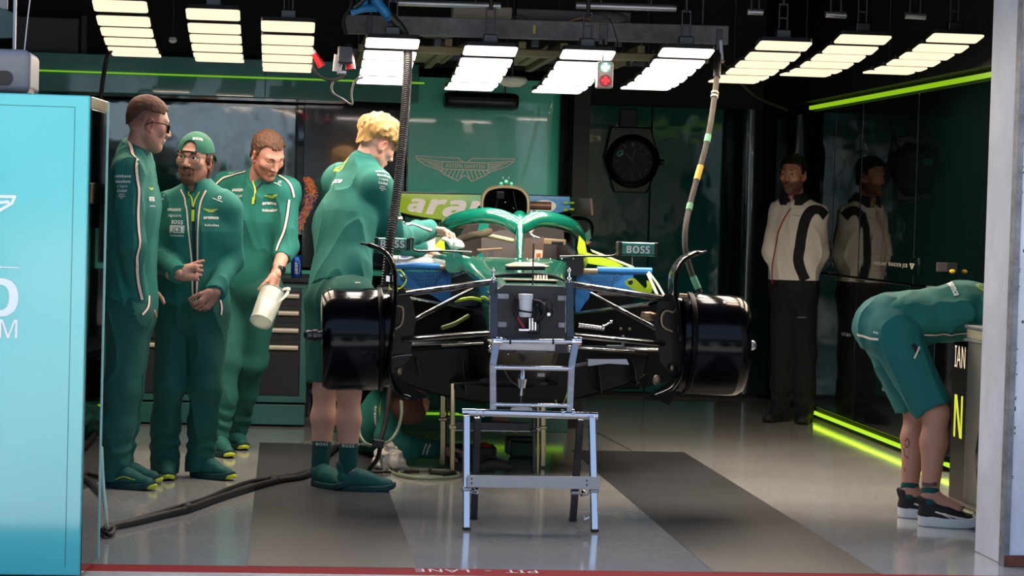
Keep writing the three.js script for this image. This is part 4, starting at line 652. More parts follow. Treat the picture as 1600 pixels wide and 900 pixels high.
  part('sensor_pin', [ball(at(955, 503, 10.55), 0.008), ball(at(943, 510, 10.55), 0.008), rod(at(944, 510, 10.55), at(955, 503, 10.55), 0.004, 0.004, 8)], M.chrome, car);
  part('heat_plug', lathe([[0, -0.04], [0.016, -0.036], [0.02, -0.01], [0.022, 0.004], [0.018, 0.03], [0.008, 0.04], [0, 0.041]], at(1014, 494, 10.7), V(1, -0.12, 0), 18), C.tan, car);
  part('duct_window', [box(at(964, 0, 10.65).x, at(990, 0, 10.65).x, at(0, 522, 10.65).y, at(0, 518, 10.65).y, -10.67, -10.64, 0.003), box(at(988, 0, 10.65).x, at(991, 0, 10.65).x, at(0, 520, 10.65).y, at(0, 502, 10.65).y, -10.67, -10.64, 0.001)], M.grey, car);
  for (const px of [970, 984]) part('bolt', ball(at(px, 514, 10.66), 0.007, 1, 1, 0.6, 10), C.tan, car);
  part('bead_chain', Array.from({ length: 14 }, (_, k) => ball(at(600 + k * 3.2, 561 - 6.5 * Math.sin(k / 13 * 1.5), 10.43), 0.0028, 1, 1, 1, 8)), C.whiteBox, car).userData.kind = 'stuff';
  part('cable', tube(P3([[600, 561, 10.44], [618, 556, 10.44], [640, 554, 10.46]]), 0.004, 16, 8), M.black, car);
}
{ // side inlets under blue covers, with their straps and film
  const side = (roll, panel, emblem, barEnds, dark, label) => {
    const pn = part('radiator_cover', loft([11.62, 11.66].map((z) => panel.map(([x, y]) => at(x, y, z))), true, 0.3), C.blue, car, 'blue fabric cover over the side inlet');
    part('cover_roll', sweep(P3(roll), (t) => [0.045, 0.036], EZ, 24, 18, 0.8), C.blue, pn); part('inlet_bar', sweep(P3(barEnds), [0.034, 0.03], EZ, 10, 14, 0.8), C.tan, car);
    part('inlet_wall', loft([11.75, 12.1].map((z) => dark.map(([x, y]) => at(x, y, z))), true, 0.3), C.blueDark, car);
    const [e0, e1] = emblem, a = at(e0[0], e0[1], 11.615), b = at(e1[0], e1[1], 11.615), u = print(420, 130, (c, w, h) => wings(c, w, h, '#16304e', 4, 'ASTON MARTIN')); printed('winged_emblem', u, a.clone().add(b).multiplyScalar(0.5), b.x - a.x, b.clone().sub(a).setY((b.y - a.y)), EY, pn, M.print, Math.abs(0.115));
  };
  side([[616, 417, 11.55], [650, 416, 11.55], [687, 417, 11.55]], [[612, 424], [704, 424], [705, 450], [704, 472], [694, 474], [676, 462], [660, 456], [624, 446], [612, 440]], [[632, 438], [702, 436]], [[687, 418, 11.56], [708, 418, 11.56], [730, 417, 11.55]], [[704, 420], [772, 420], [778, 470], [768, 478], [706, 478]]);
  side([[933, 422, 11.55], [975, 423, 11.55], [1018, 424, 11.55]], [[902, 427], [990, 430], [988, 446], [1000, 460], [930, 446], [918, 470], [900, 482], [900, 440]], [[905, 440], [978, 440]], [[893, 424, 11.56], [915, 424, 11.56], [934, 424, 11.55]], [[884, 420], [902, 424], [900, 482], [890, 470]]);
  part('cover_flap', loft([11.3, 11.36].map((z) => [[899, 461], [916, 470], [906, 486], [899, 492]].map(([x, y]) => at(x, y, z))), true, 0.3), C.blue, car);
  // strap loops
  const loop = (pts, hole, n) => { const m = part('strap', [sweep(P3(pts), (t) => [0.055 - 0.02 * t, 0.006], EZ, 30, 12, 0.6)], C.lime, car, 'lime strap'); part('strap_eye', lathe([[0.004, 0.004], [0.012, 0.004], [0.013, 0], [0.004, 0]], at(...hole), EZ, 18), C.plate, m); };
  part('strap', loft([11.3, 11.31].map((z) => [[976, 440], [984, 434], [992, 435], [1009, 452], [1020, 454], [1016, 459], [1004, 459], [988, 452], [979, 446]].map(([x, y]) => at(x, y, z))), true, 0.3), C.lime, car, 'lime strap'); part('strap', loft([11.32, 11.33].map((z) => [[1010, 438], [1016, 440], [1020, 448], [1018, 456], [1010, 458], [1006, 452], [1011, 448]].map(([x, y]) => at(x, y, z))), true, 0.3), C.lime, car, 'lime strap'); part('strap_eye', lathe([[0, 0.004], [0.011, 0.004], [0.013, 0]], at(985, 441, 11.29), EZ, 18), C.plate, car);
  loop([[634, 432, 11.3], [624, 422, 11.32], [611, 430, 11.3], [606, 442, 11.28], [612, 453, 11.26], [624, 450, 11.26]], [630, 436, 11.25]);
  part('strap', sweep(P3([[612, 455, 11.24], [626, 450, 11.24], [634, 438, 11.26], [626, 430, 11.28]]), [0.03, 0.006], EZ, 20, 10, 0.6), C.lime, car, 'lime strap');
  // clear film lying over the left sidepod
  const F0 = [], r = rng(4); for (let i = 0; i <= 12; i++) { const row = []; for (let j = 0; j <= 8; j++) { const p = at(614 + i * 6.6, 414 - j * 2.8 + (i > 9 ? (i - 9) * 2.2 : 0), 11.65 + j * 0.06); p.y += 0.012 * noise3(i * 0.7, j * 0.9, 2) + (j > 5 ? -(j - 5) * 0.01 : 0); p.z += 0.02 * noise3(i * 0.5, j * 0.6, 5); row.push(p); } F0.push(row); }
  part('protective_film', loft(F0, false, 0.6, false), C.film, car, 'crumpled clear protective film'); part('film_block', bar(at(626, 404, 11.95), at(652, 405, 11.95), 0.05, 0.02, EY), std(0x6478b0, 0.5), car);
  // lime blades beside the cockpit
  const blade = (pts, z, m, lab) => part('side_blade', loft([z, z + 0.03].map((q) => pts.map(([x, y]) => at(x, y, q))), true, 0.3), m, car, lab);
  blade([[902, 388], [905, 368], [914, 378], [917, 394], [960, 408], [975, 416], [960, 418], [920, 412], [906, 404]], 11.9, C.lime, 'lime yellow bodywork blade'); blade([[896, 418], [908, 402], [918, 410], [914, 420]], 11.6, std(0x6f9a34, 0.4), 'green bodywork blade'); blade([[680, 384], [688, 374], [694, 376], [697, 402], [704, 414], [694, 414], [682, 400]], 11.95, C.lime, 'lime yellow bodywork blade');
  blade([[652, 384], [680, 372], [680, 404], [660, 400]], 12.1, std(0xc9c8c0, 0.5), 'pale bodywork panel');
  part('side_stay', bar(at(914, 388, 12.2), at(990, 418, 11.9), 0.012, 0.008, EY), std(0xc8d0a0, 0.4), car); part('side_stay', bar(at(1012, 428, 11.4), at(1028, 463, 11.2), 0.014, 0.01, EX), std(0xb0ac90, 0.4), car); part('side_stay', tube(P3([[1014, 426, 11.45], [1026, 442, 11.35], [1040, 466, 11.2]]), 0.006, 16, 8), std(0xb8bc98, 0.4), car);
  part('thin_stay', rod(at(988, 402, 11.5), at(988, 418, 11.5), 0.002, 0.002, 6), M.alu, car); part('thin_stay', rod(at(709, 368, 11.4), at(709, 404, 11.4), 0.002, 0.002, 6), M.alu, car); part('thin_stay', rod(at(622, 398, 11.2), at(622, 412, 11.2), 0.002, 0.002, 6), M.alu, car);
  part('bodywork_fold', sweep(P3([[706, 414, 11.8], [722, 408, 11.75], [738, 412, 11.7], [752, 404, 11.6]]), (t) => [0.06, 0.03], EY, 20, 12), C.green, car); part('bodywork_fold', sweep(P3([[716, 402, 11.9], [726, 409, 11.85], [740, 404, 11.8]]), [0.03, 0.02], EY, 16, 10), C.green, car);
}
{ // mirrors
  const boss = words('BOSS', '#f2f2ee', { px: 90 });
  for (const [x0, y0, x1, y1, arm, tx] of [[587, 371, 640, 391, [[736, 394, 11.3], [690, 392, 11.2], [648, 391, 11.1], [645, 388, 11.1], [645, 372, 11.1], [638, 374, 11.1]], [613, 381]], [968, 378, 1027, 401, [[876, 401, 11.3], [920, 400, 11.2], [960, 399, 11.1], [964, 396, 11.1], [964, 379, 11.1], [970, 380, 11.1]], [997, 390]]]) {
    const D = 10.95, a = at(x0, y0, D), b = at(x1, y1, D);
    const m = part('mirror', box(a.x, b.x, Math.min(a.y, b.y), Math.max(a.y, b.y), -D - 0.07, -D, 0.014, 4), C.green, car, 'green wing mirror housing');
    parts('mirror_cap', [box(a.x - 0.004, a.x + 0.014, b.y - 0.001, a.y + 0.001, -D - 0.06, -D + 0.003, 0.005), box(b.x - 0.014, b.x + 0.004, b.y - 0.001, a.y + 0.001, -D - 0.06, -D + 0.003, 0.005)], C.carbon, m); part('mirror_arm', tube(P3(arm), 0.0055, 50, 10), C.arm, m);
    const c = at(tx[0], tx[1], D - 0.003); printed('lettering', boss, c, 0.125, EX, EY, m, M.printGloss);
  }
}
{ // halo: hoop and central pillar
  const hoop = [[697, 352, 12.55], [708, 346, 12.3], [735, 339, 12.05], [765, 337, 11.88], [788, 342, 11.8], [803, 350, 11.75], [812, 356, 11.73]], hoopR = [[812, 356, 11.73], [820, 351, 11.75], [838, 343, 11.8], [862, 344, 11.9], [885, 350, 12.08], [900, 360, 12.3], [906, 376, 12.5], [903, 394, 12.6]];
  part('halo', [sweep(P3(hoop), (t) => [0.074 + 0.012 * t, 0.066], EY, 44, 22), sweep(P3(hoopR), (t) => [0.086 - 0.012 * t, 0.066], EY, 44, 22), sweep(P3([[812, 338, 11.9], [812, 346, 11.78], [812, 358, 11.73], [812, 374, 11.68], [812, 392, 11.62], [812, 414, 11.52]]), (t) => [t < 0.3 ? 0.07 : 0.05 - 0.02 * t, t < 0.3 ? 0.06 : 0.09], EX, 40, 18)], C.green, car);
  part('halo_tip', lathe([[0, 0], [0.03, 0], [0.036, 0.01], [0.036, 0.03]], at(695, 354, 12.56), P3([[708, 346, 12.3]])[0].sub(at(695, 354, 12.56)), 20), C.tan, car);
  part('halo_pillar_foot', sweep(P3([[812, 400, 11.6], [812, 416, 11.5], [812, 422, 11.42]]), [0.026, 0.07], EX, 12, 14), C.tan, car);
  part('halo_mount', sweep(P3([[903, 392, 12.6], [897, 398, 12.6], [890, 402, 12.55]]), [0.06, 0.05], EY, 10, 12), C.carbon, car);
}
{ // airbox, roll-hoop camera, headrest and engine cover
  const D = 12.8, hoop = (s, z, dy = 0) => { const q = [[752, 336], [751, 318], [753, 305], [760, 295], [772, 290.5], [789, 289], [806, 290.5], [818, 295], [826, 305], [828, 318], [827, 336]]; return q.map(([x, y]) => at(789.5 + (x - 789.5) * s, 336 + (y - 336) * s + dy, z)); };
  const cv = (pts) => { const c = new THREE.CatmullRomCurve3(pts, false, 'centripetal'); return c.getPoints(40); };
  part('airbox', [loft([cv(hoop(1, D)), cv(hoop(1.02, D + 0.1)), cv(hoop(1.03, D + 0.6))], false, 0.9, false), loft([cv(hoop(0.88, D)), cv(hoop(1, D)), cv(hoop(0.97, D - 0.015)), cv(hoop(0.9, D - 0.012)), cv(hoop(0.88, D))], false, 0.9, false)], new THREE.MeshPhysicalMaterial({ color: 0x8d8468, roughness: 0.25, metalness: 0.4, clearcoat: 1, side: THREE.DoubleSide }), car);
  part('airbox_throat', loft([cv(hoop(0.9, D + 0.005)), cv(hoop(0.75, D + 0.35)), cv(hoop(0.02, D + 0.36, -20))], false, 0.9, false), std(0x030303, 0.7, 0, { side: THREE.DoubleSide }), car);
  for (const [a, b] of [[[779, 298], [772, 332]], [[800, 298], [807, 332]]]) part('airbox_vane', bar(at(...a, D + 0.06), at(...b, D + 0.06), 0.008, 0.1, EX, 0.003), C.carbonMatt, car);
  part('roll_hoop_camera', [box(at(784, 0, D).x, at(797, 0, D).x, at(0, 289, D).y, at(0, 276, D).y, -D - 0.12, -D, 0.006)], C.carbon, car); part('camera_lens', [ball(at(791, 284, D - 0.005), 0.012), ball(at(783, 287, D), 0.01), ball(at(799, 287, D), 0.01)], std(0x58b890, 0.2), car); part('camera_trim', [bar(at(786, 280, D - 0.004), at(786, 276, D - 0.004), 0.006, 0.006, EX), bar(at(795, 280, D - 0.004), at(795, 276, D - 0.004), 0.006, 0.006, EX)], M.alu, car);
  part('engine_cover', loft([[13.2, 1.19, 1.38, 0.5, 0.12, 0.4], [13.8, 1.21, 1.2, 0.5, 0.06, 0.3], [14.2, 1.22, 1.0, 0.55, 0.04, 0.12]].map(([z, cx, t, b, wt, wb]) => [[-wb, b], [-wb, b + 0.25], [-wt, t - 0.05], [-wt * 0.6, t], [wt * 0.6, t], [wt, t - 0.05], [wb, b + 0.25], [wb, b]].map(([x, y]) => V(cx + x, y, -z))), true, 0.6), C.carbonMatt, car);
  const back = (pts, z, m, n, t = 0.04) => part(n, loft([z, z + t].map((q) => pts.map(([x, y]) => at(x, y, q))), true, 0.3), m, car);
  back([[742, 346], [748, 334], [832, 334], [880, 350], [884, 404], [724, 404], [716, 372], [728, 352]], 12.72, std(0x221d1a, 0.6), 'cockpit_bulkhead');
  back([[752, 368], [780, 360], [806, 358], [806, 404], [752, 404]], 12.4, std(0x4a4442, 0.7), 'headrest'); back([[820, 372], [850, 370], [849, 404], [816, 404]], 12.3, std(0x57483e, 0.6), 'headrest'); back([[836, 390], [848, 391], [847, 403], [835, 403]], 12.28, std(0xcabda8, 0.5), 'warning_label', 0.002); back([[838, 396], [845, 396], [845, 401], [838, 401]], 12.277, std(0xb0561c, 0.5), 'warning_label', 0.002);
  back([[752, 340], [766, 344], [760, 368], [744, 368]], 12.6, C.green, 'roll_hoop_leg');
  part('cockpit_hose', tube(P3([[716, 374, 12.3], [740, 366, 12.25], [766, 369, 12.25], [800, 376, 12.2]]), 0.012, 30, 10), std(0x9a9a72, 0.5), car); part('cockpit_hose', tube(P3([[830, 362, 12.35], [836, 352, 12.35], [850, 349, 12.4], [868, 352, 12.5]]), 0.009, 24, 10), std(0xb0a080, 0.5), car); part('cockpit_hose', tube(P3([[826, 358, 12.3], [832, 368, 12.25], [842, 372, 12.25]]), 0.006, 16, 8), M.alu, car);
  part('wiring_bundle', tube(P3([[720, 374, 12.2], [738, 368, 12.15], [752, 366, 12.15], [764, 362, 12.2]]), 0.02, 24, 10), std(0x75694f, 0.6, 0, { bumpMap: again(T.fine, 1, 14), bumpScale: 0.01 }), car);
  part('steering_display', [box(at(748, 0, 12).x, at(783, 0, 12).x, at(0, 403, 12).y, at(0, 392, 12).y, -12.1, -12, 0.005)], std(0x15243c, 0.4), car); for (let k = 0; k < 3; k++) part('display_stripe', bar(at(765 + k * 3, 393, 11.99), at(765 + k * 3, 403, 11.99), 0.004, 0.002, EX, 0), M.whitePaint, car); part('steering_top', bar(at(746, 391, 12), at(784, 389, 12), 0.012, 0.09, EY), C.tan, car);
  part('cockpit_rail', bar(at(838, 376, 12.4), at(884, 379, 12.4), 0.03, 0.02, EY), C.tan, car); part('cockpit_rail', bar(at(862, 379, 12.36), at(880, 380, 12.36), 0.018, 0.02, EY), M.darkSteel, car);
}
{ // rear wing
  const D = 14.0, u = print(1000, 190, (c, w, h) => {
    const g = c.createLinearGradient(0, 0, w, 0); g.addColorStop(0, '#b4dc30'); g.addColorStop(0.35, '#b8e060'); g.addColorStop(0.55, '#6cc89c'); g.addColorStop(0.8, '#5aa4e0'); g.addColorStop(1, '#6ab0ea'); c.fillStyle = g; c.fillRect(0, 0, w, h);
    c.fillStyle = '#ffffff'; c.textBaseline = 'middle'; c.font = 'bold 205px sans-serif'; const tw = c.measureText('aramco').width; c.translate(120, h * 0.46); c.scale(810 / tw, 1); c.fillText('aramco', 0, 0); c.lineWidth = 9; c.strokeStyle = '#fff'; c.strokeText('aramco', 0, 0);
  });
  const top = [[616, 302], [660, 303], [720, 304], [770, 305], [830, 306], [890, 308]], bot = [[616, 329], [640, 335], [680, 342], [730, 347], [800, 346], [845, 338], [890, 328]];
  const tc = new THREE.CatmullRomCurve3(P3(top.map((p) => [...p, D]))), bc = new THREE.CatmullRomCurve3(P3(bot.map((p) => [...p, D]))), n = 40, pos = [], uv = [], idx = [];
  for (let i = 0; i <= n; i++) { const a = tc.getPoint(i / n), x = a.x; let b = bc.getPoint(i / n); for (let j = 0; j <= 6; j++) { const p = a.clone().lerp(b, j / 6); p.z += 0.05 * Math.pow(j / 6, 1.6); pos.push(p.x, p.y, p.z); uv.push(u.u0 + (u.u1 - u.u0) * i / n, u.v1 - (u.v1 - u.v0) * j / 6); } }
  for (let i = 0; i < n; i++) for (let j = 0; j < 6; j++) { const a = i * 7 + j; idx.push(a, a + 1, a + 7, a + 1, a + 8, a + 7); }
  const g = new THREE.BufferGeometry(); g.setAttribute('position', new THREE.Float32BufferAttribute(pos, 3)); g.setAttribute('uv', new THREE.Float32BufferAttribute(uv, 2)); g.setIndex(idx); g.computeVertexNormals();
  const w = part('rear_wing', loft([[-D - 0.07, 0.02], [-D - 0.02, 0]].map(([z]) => [...tc.getPoints(24), ...bc.getPoints(24).reverse()].map((p) => V(p.x, p.y, z))), true, 0.4), C.carbon, car);
  const fc = part('wing_flap_face', g, M.printGloss, w);
  part('wing_lower_edge', sweep(bc.getPoints(16).map((p) => p.clone().add(V(0, -0.008, 0.02))), [0.12, 0.02], EZ, 40, 14), C.carbon, w); part('wing_top_edge', sweep(tc.getPoints(10).map((p) => p.clone().add(V(0, 0.003, -0.005))), [0.02, 0.008], EZ, 20, 8), M.alu, w);
  for (const s of [0, 1]) {
    const e = s ? [[890, 309, 14.15], [922, 310, 13.6], [924, 336, 13.6], [892, 334, 14.15]] : [[612, 301, 14.15], [588, 298, 13.6], [588, 330, 13.6], [612, 332, 14.15]];
    const q = P3(e), q2 = q.map((p) => p.clone().add(V(s ? 0.012 : -0.012, 0, 0))); part('wing_endplate', loft([q, q2], true, 0.3), C.bronze, w, 'bronze-brown endplate');
    if (s) { for (const [px, py] of [[884, 317], [894, 317], [884, 328], [894, 327]]) part('endplate_rivet', ball(at(px, py, 13.95), 0.012, 1.3, 0.6, 0.4, 10), C.lime, w); part('endplate_curl', sweep(P3([[872, 348, 13.6], [895, 341, 13.58], [915, 343, 13.56], [924, 352, 13.55], [922, 372, 13.55], [912, 390, 13.5]]), (t) => [0.1, 0.03 - 0.014 * t], EZ, 34, 14), C.carbon, w); part('endplate_tail', loft([13.5, 13.52].map((z) => [[910, 368], [922, 358], [924, 372], [914, 384], [909, 380]].map(([x, y]) => at(x, y, z))), true, 0.3), std(0x356a5c, 0.3), w); part('endplate_foot', loft([13.46, 13.49].map((z) => [[908, 382], [918, 376], [924, 378], [914, 386], [908, 388]].map(([x, y]) => at(x, y, z))), true, 0.3), C.tan, w); }
  }
  part('wing_actuator', [rod(at(828, 321, 13.5), at(861, 322, 13.5), 0.024, 0.024, 20)], C.bronze, w);
  part('wing_pylon', box(1.21, 1.25, 0.9, 1.3, -14.1, -13.98, 0.01), C.carbon, w);
  part('beam_wing', sweep(P3([[632, 352, 13.9], [700, 356, 13.9], [760, 357, 13.9], [850, 356, 13.9]]), [0.1, 0.02], EZ, 20, 10), C.tan, w);
}
// ------------------------------------------------------------------ stands
{
  const t = thing('nose_stand', 'polished steel trestle holding up the front of the car', 'stand', V(1.06, 0, -9.8)), D = 10.0, A = (x, y, d = D) => at(x, y, d);
  for (const [x, d] of [[772, 0], [890.5, 0]]) { part('mast', bar(A(x, 529, 10.08), A(x - 1, 441, 10.13), 0.034, 0.03, EX, 0.003), M.darkSteel, t); part('mast_edge', bar(A(x - 7 + (x > 800 ? 0 : 0), 520, 10.06), A(x - 7, 462, 10.08), 0.006, 0.012, EX, 0.002), M.steel, t); part('mast_pin', [rod(A(x - 1, 441, 10.12), A(x - 1, 418, 10.12), 0.006, 0.006, 12), ball(A(x - 1, 424, 10.12), 0.009), ball(A(x - 1, 437, 10.12), 0.011)], M.chrome, t); }
  part('mast_slot', bar(A(775, 458, 10.06), A(775, 450, 10.06), 0.007, 0.004, EX, 0.002), M.black, t);
  for (const [x0, x1, x2] of [[777, 770, 768.5], [901, 893, 888]]) {
    part('upper_strut', bar(A(x0, 528, 10.02), A(x1, 571, 9.96), 0.03, 0.024, EX, 0.003), M.alu, t); part('lower_strut', bar(A(x1, 571, 9.96), A(x2 + 2, 646, 9.86), 0.026, 0.024, EX, 0.003), M.whitePaint, t, 'pale lower strut');
    part('knuckle', lathe([[0, -0.02], [0.018, -0.02], [0.019, -0.016], [0.019, 0.016], [0.018, 0.02], [0, 0.02]], A(x0, 533, 10.0), EX, 24), M.chrome, t); part('pivot_knob', ball(A(x0 - 11, 545, 10.02), 0.016, 0.7, 1, 1), M.chrome, t);
  }
  part('cross_tube', rod(A(777, 533, 10.0), A(901, 534, 10.0), 0.0105, 0.0105, 20), M.chrome, t); part('cross_tube', rod(A(772, 574, 9.95), A(893, 576, 9.95), 0.0095, 0.0095, 20), M.chrome, t); part('cross_tube', rod(A(772, 632, 9.87), A(889, 634, 9.87), 0.008, 0.008, 20), M.chrome, t);
  for (const x of [797, 864]) part('tube_ring', rod(A(x - 1.5, 533.5, 10.0), A(x + 1.5, 533.5, 10.0), 0.0125, 0.0125, 20), M.black, t);
  part('main_tube', rod(A(722, 644, 9.83), A(934, 650, 9.83), 0.0155, 0.0155, 28), M.chrome, t); for (const x of [755, 879, 895, 745]) part('tube_collar', rod(A(x - 2, 645.6, 9.83), A(x + 2, 645.7, 9.83), 0.017, 0.017, 24), M.steel, t);
  const legs = [[[729, 650, 9.8], [728.5, 829, 9.655]], [[925, 652, 9.8], [929, 832, 9.655]], [[746, 652, 9.85], [740, 816, 10.0]], [[907, 655, 9.85], [895, 817, 9.99]]];
  legs.forEach(([a, b], i) => { const q = at(...b); q.y = 0.004; const p = at(...a); part('leg', bar(p, q, 0.03, 0.03, EX, 0.006), i < 2 ? M.steel : M.darkSteel, t); const m = p.clone().lerp(q, i < 2 ? 0.655 : 0.72); part('leg_collar', bar(m.clone().lerp(p, 0.03), m.clone().lerp(q, 0.06), 0.04, 0.04, EX, 0.008), M.alu, t); part('foot', bar(q.clone(), q.clone().setY(0.012), 0.034, 0.034, EX, 0.003), M.rubber, t); });
  part('cross_plate', slab([[0, 0], [0.555, -0.004], [0.555, 0.047], [0, 0.048]], 0.006, 0.001, at(928, 762, 9.68).sub(at(730, 760, 9.68)), EY, at(730, 760.5, 9.68)), M.alu, t); for (const [x, y] of [[737, 748], [737, 755], [917, 751], [917, 758]]) part('bolt', ball(at(x, y, 9.67), 0.004, 1, 1, 0.5, 8), M.darkSteel, t);
  for (const [x, y, s] of [[741, 768, 1], [913, 772, -1]]) part('clamp_knob', [rod(at(x - 4 * s, y, 9.7), at(x + 5 * s, y + 2, 9.66), 0.008, 0.006, 12), rod(at(x - 2, y - 4, 9.7), at(x + 2, y + 1, 9.68), 0.009, 0.009, 12)], M.chrome, t); part('clamp_knob', [rod(at(914, 811, 9.66), at(921, 808, 9.66), 0.006, 0.004, 10), rod(at(913, 805, 9.66), at(913, 813, 9.66), 0.003, 0.003, 8)], M.chrome, t);
}
{
  const t = thing('rear_stand', 'tall bright metal trestle standing under the middle of the car', 'stand', V(1.03, 0, -12.3));
  for (const [x, y0, y1, w, m] of [[691, 592, 728, 0.03, M.brass], [706.5, 597, 741, 0.026, M.brass], [698.5, 594, 724, 0.012, M.darkSteel], [834, 608, 741, 0.02, M.darkSteel], [840, 604, 741, 0.014, M.brass], [848, 612, 731, 0.03, M.brass]]) { const b = ground(x, y1); b.y = 0.003; const a = at(x + 0.5, y0, -b.z); part('leg', bar(b, a, w, w, EX, 0.008), m, t); const c = b.clone().lerp(a, 0.5 - (y1 - 735) * 0.002); part('leg_collar', bar(c, c.clone().lerp(a, 0.09), w + 0.012, w + 0.012, EX, 0.006), m, t); }
  part('cross_bar', slab([[0, 0], [0.425, 0], [0.425, 0.042], [0, 0.042]], 0.02, 0.002, EX, EY, at(703, 671, 12.3)), M.darkSteel, t); part('cross_bar_edge', bar(at(703, 672, 12.28), at(832, 674, 12.28), 0.01, 0.01, EY), M.steel, t);
  part('upper_brace', rod(at(751, 612, 12.6), at(751, 645, 12.6), 0.02, 0.02, 14), M.darkSteel, t); part('stand_block', box(at(672, 0, 12.3).x, at(683, 0, 12.3).x, at(0, 684, 12.3).y, at(0, 670, 12.3).y, -12.33, -12.29, 0.004), M.khaki, t);
}

// ------------------------------------------------------------------ figures: distance fields meshed with surface nets
const smin = (a, b, k) => { const h = Math.max(k - Math.abs(a - b), 0) / k; return Math.min(a, b) - h * h * k * 0.25; };
function cone(a, b, ra, rb, k = 0.02, o = {}) {   // tapered capsule; o.side/o.ratio flatten it along a direction, o.clips cut it
  const dx = b.x - a.x, dy = b.y - a.y, dz = b.z - a.z, L2 = dx * dx + dy * dy + dz * dz || 1e-9, R = Math.max(ra, rb);
  let f = null, s = 1; if (o.side) { f = o.side.clone(); f.addScaledVector(V(dx, dy, dz), -(f.x * dx + f.y * dy + f.z * dz) / L2).normalize(); s = 1 / o.ratio - 1; }
  const clips = o.clips;
  return {
    k, lo: [Math.min(a.x, b.x) - R, Math.min(a.y, b.y) - R, Math.min(a.z, b.z) - R], hi: [Math.max(a.x, b.x) + R, Math.max(a.y, b.y) + R, Math.max(a.z, b.z) + R],
    d(x, y, z) {
      let px = x - a.x, py = y - a.y, pz = z - a.z;
      if (f) { const q = (px * f.x + py * f.y + pz * f.z) * s; px += f.x * q; py += f.y * q; pz += f.z * q; }
      let t = (px * dx + py * dy + pz * dz) / L2; t = t < 0 ? 0 : t > 1 ? 1 : t;
      const qx = px - dx * t, qy = py - dy * t, qz = pz - dz * t;
      let d = Math.sqrt(qx * qx + qy * qy + qz * qz) - (ra + (rb - ra) * t); if (f) d *= 0.8;
      if (clips) for (const c of clips) d = Math.max(d, c(x, y, z)); return d;
    },
  };
}
function ell(c, rx, ry, rz, k = 0.02, o = {}) {
  const R = Math.max(rx, ry, rz), m = o.rot ? new THREE.Matrix3().setFromMatrix4(new THREE.Matrix4().makeRotationFromEuler(o.rot)).transpose().elements : null, clips = o.clips;
  return { k, sub: o.sub, lo: [c.x - R, c.y - R, c.z - R], hi: [c.x + R, c.y + R, c.z + R], d(x, y, z) {
    let px = x - c.x, py = y - c.y, pz = z - c.z; if (m) { const a = m[0] * px + m[3] * py + m[6] * pz, b = m[1] * px + m[4] * py + m[7] * pz, e = m[2] * px + m[5] * py + m[8] * pz; px = a; py = b; pz = e; }
    const ax = px / rx, ay = py / ry, az = pz / rz, k0 = Math.sqrt(ax * ax + ay * ay + az * az) + 1e-9, bx = ax / rx, by = ay / ry, bz = az / rz, k1 = Math.sqrt(bx * bx + by * by + bz * bz) + 1e-9;
    let d = k0 * (k0 - 1) / k1; if (clips) for (const q of clips) d = Math.max(d, q(x, y, z)); return d;
  } };
}
const plane = (p, n) => { const m = n.clone().normalize(), w = m.dot(p); return (x, y, z) => m.x * x + m.y * y + m.z * z - w; };   // keeps the side against n
function evalList(list, x, y, z, disp, cuts) {
  let d = 1e3; for (const p of list) { const e = p.d(x, y, z); if (p.sub) { const h = Math.max(p.k - Math.abs(d + e), 0) / p.k; d = Math.max(d, -e) + h * h * p.k * 0.25; } else d = smin(d, e, p.k); }
  if (disp) d -= disp(x, y, z); if (cuts) for (const c of cuts) d = Math.max(d, c(x, y, z)); return d;
}
function field(prims, { disp, cuts } = {}) { return { prims, disp, cuts, d: (x, y, z) => evalList(prims, x, y, z, disp, cuts) }; }
function grad(f, p, e = 0.002) { const g = V(f.d(p.x + e, p.y, p.z) - f.d(p.x - e, p.y, p.z), f.d(p.x, p.y + e, p.z) - f.d(p.x, p.y - e, p.z), f.d(p.x, p.y, p.z + e) - f.d(p.x, p.y, p.z - e)); return g.lengthSq() < 1e-14 ? V(0, 1, 0) : g.normalize(); }
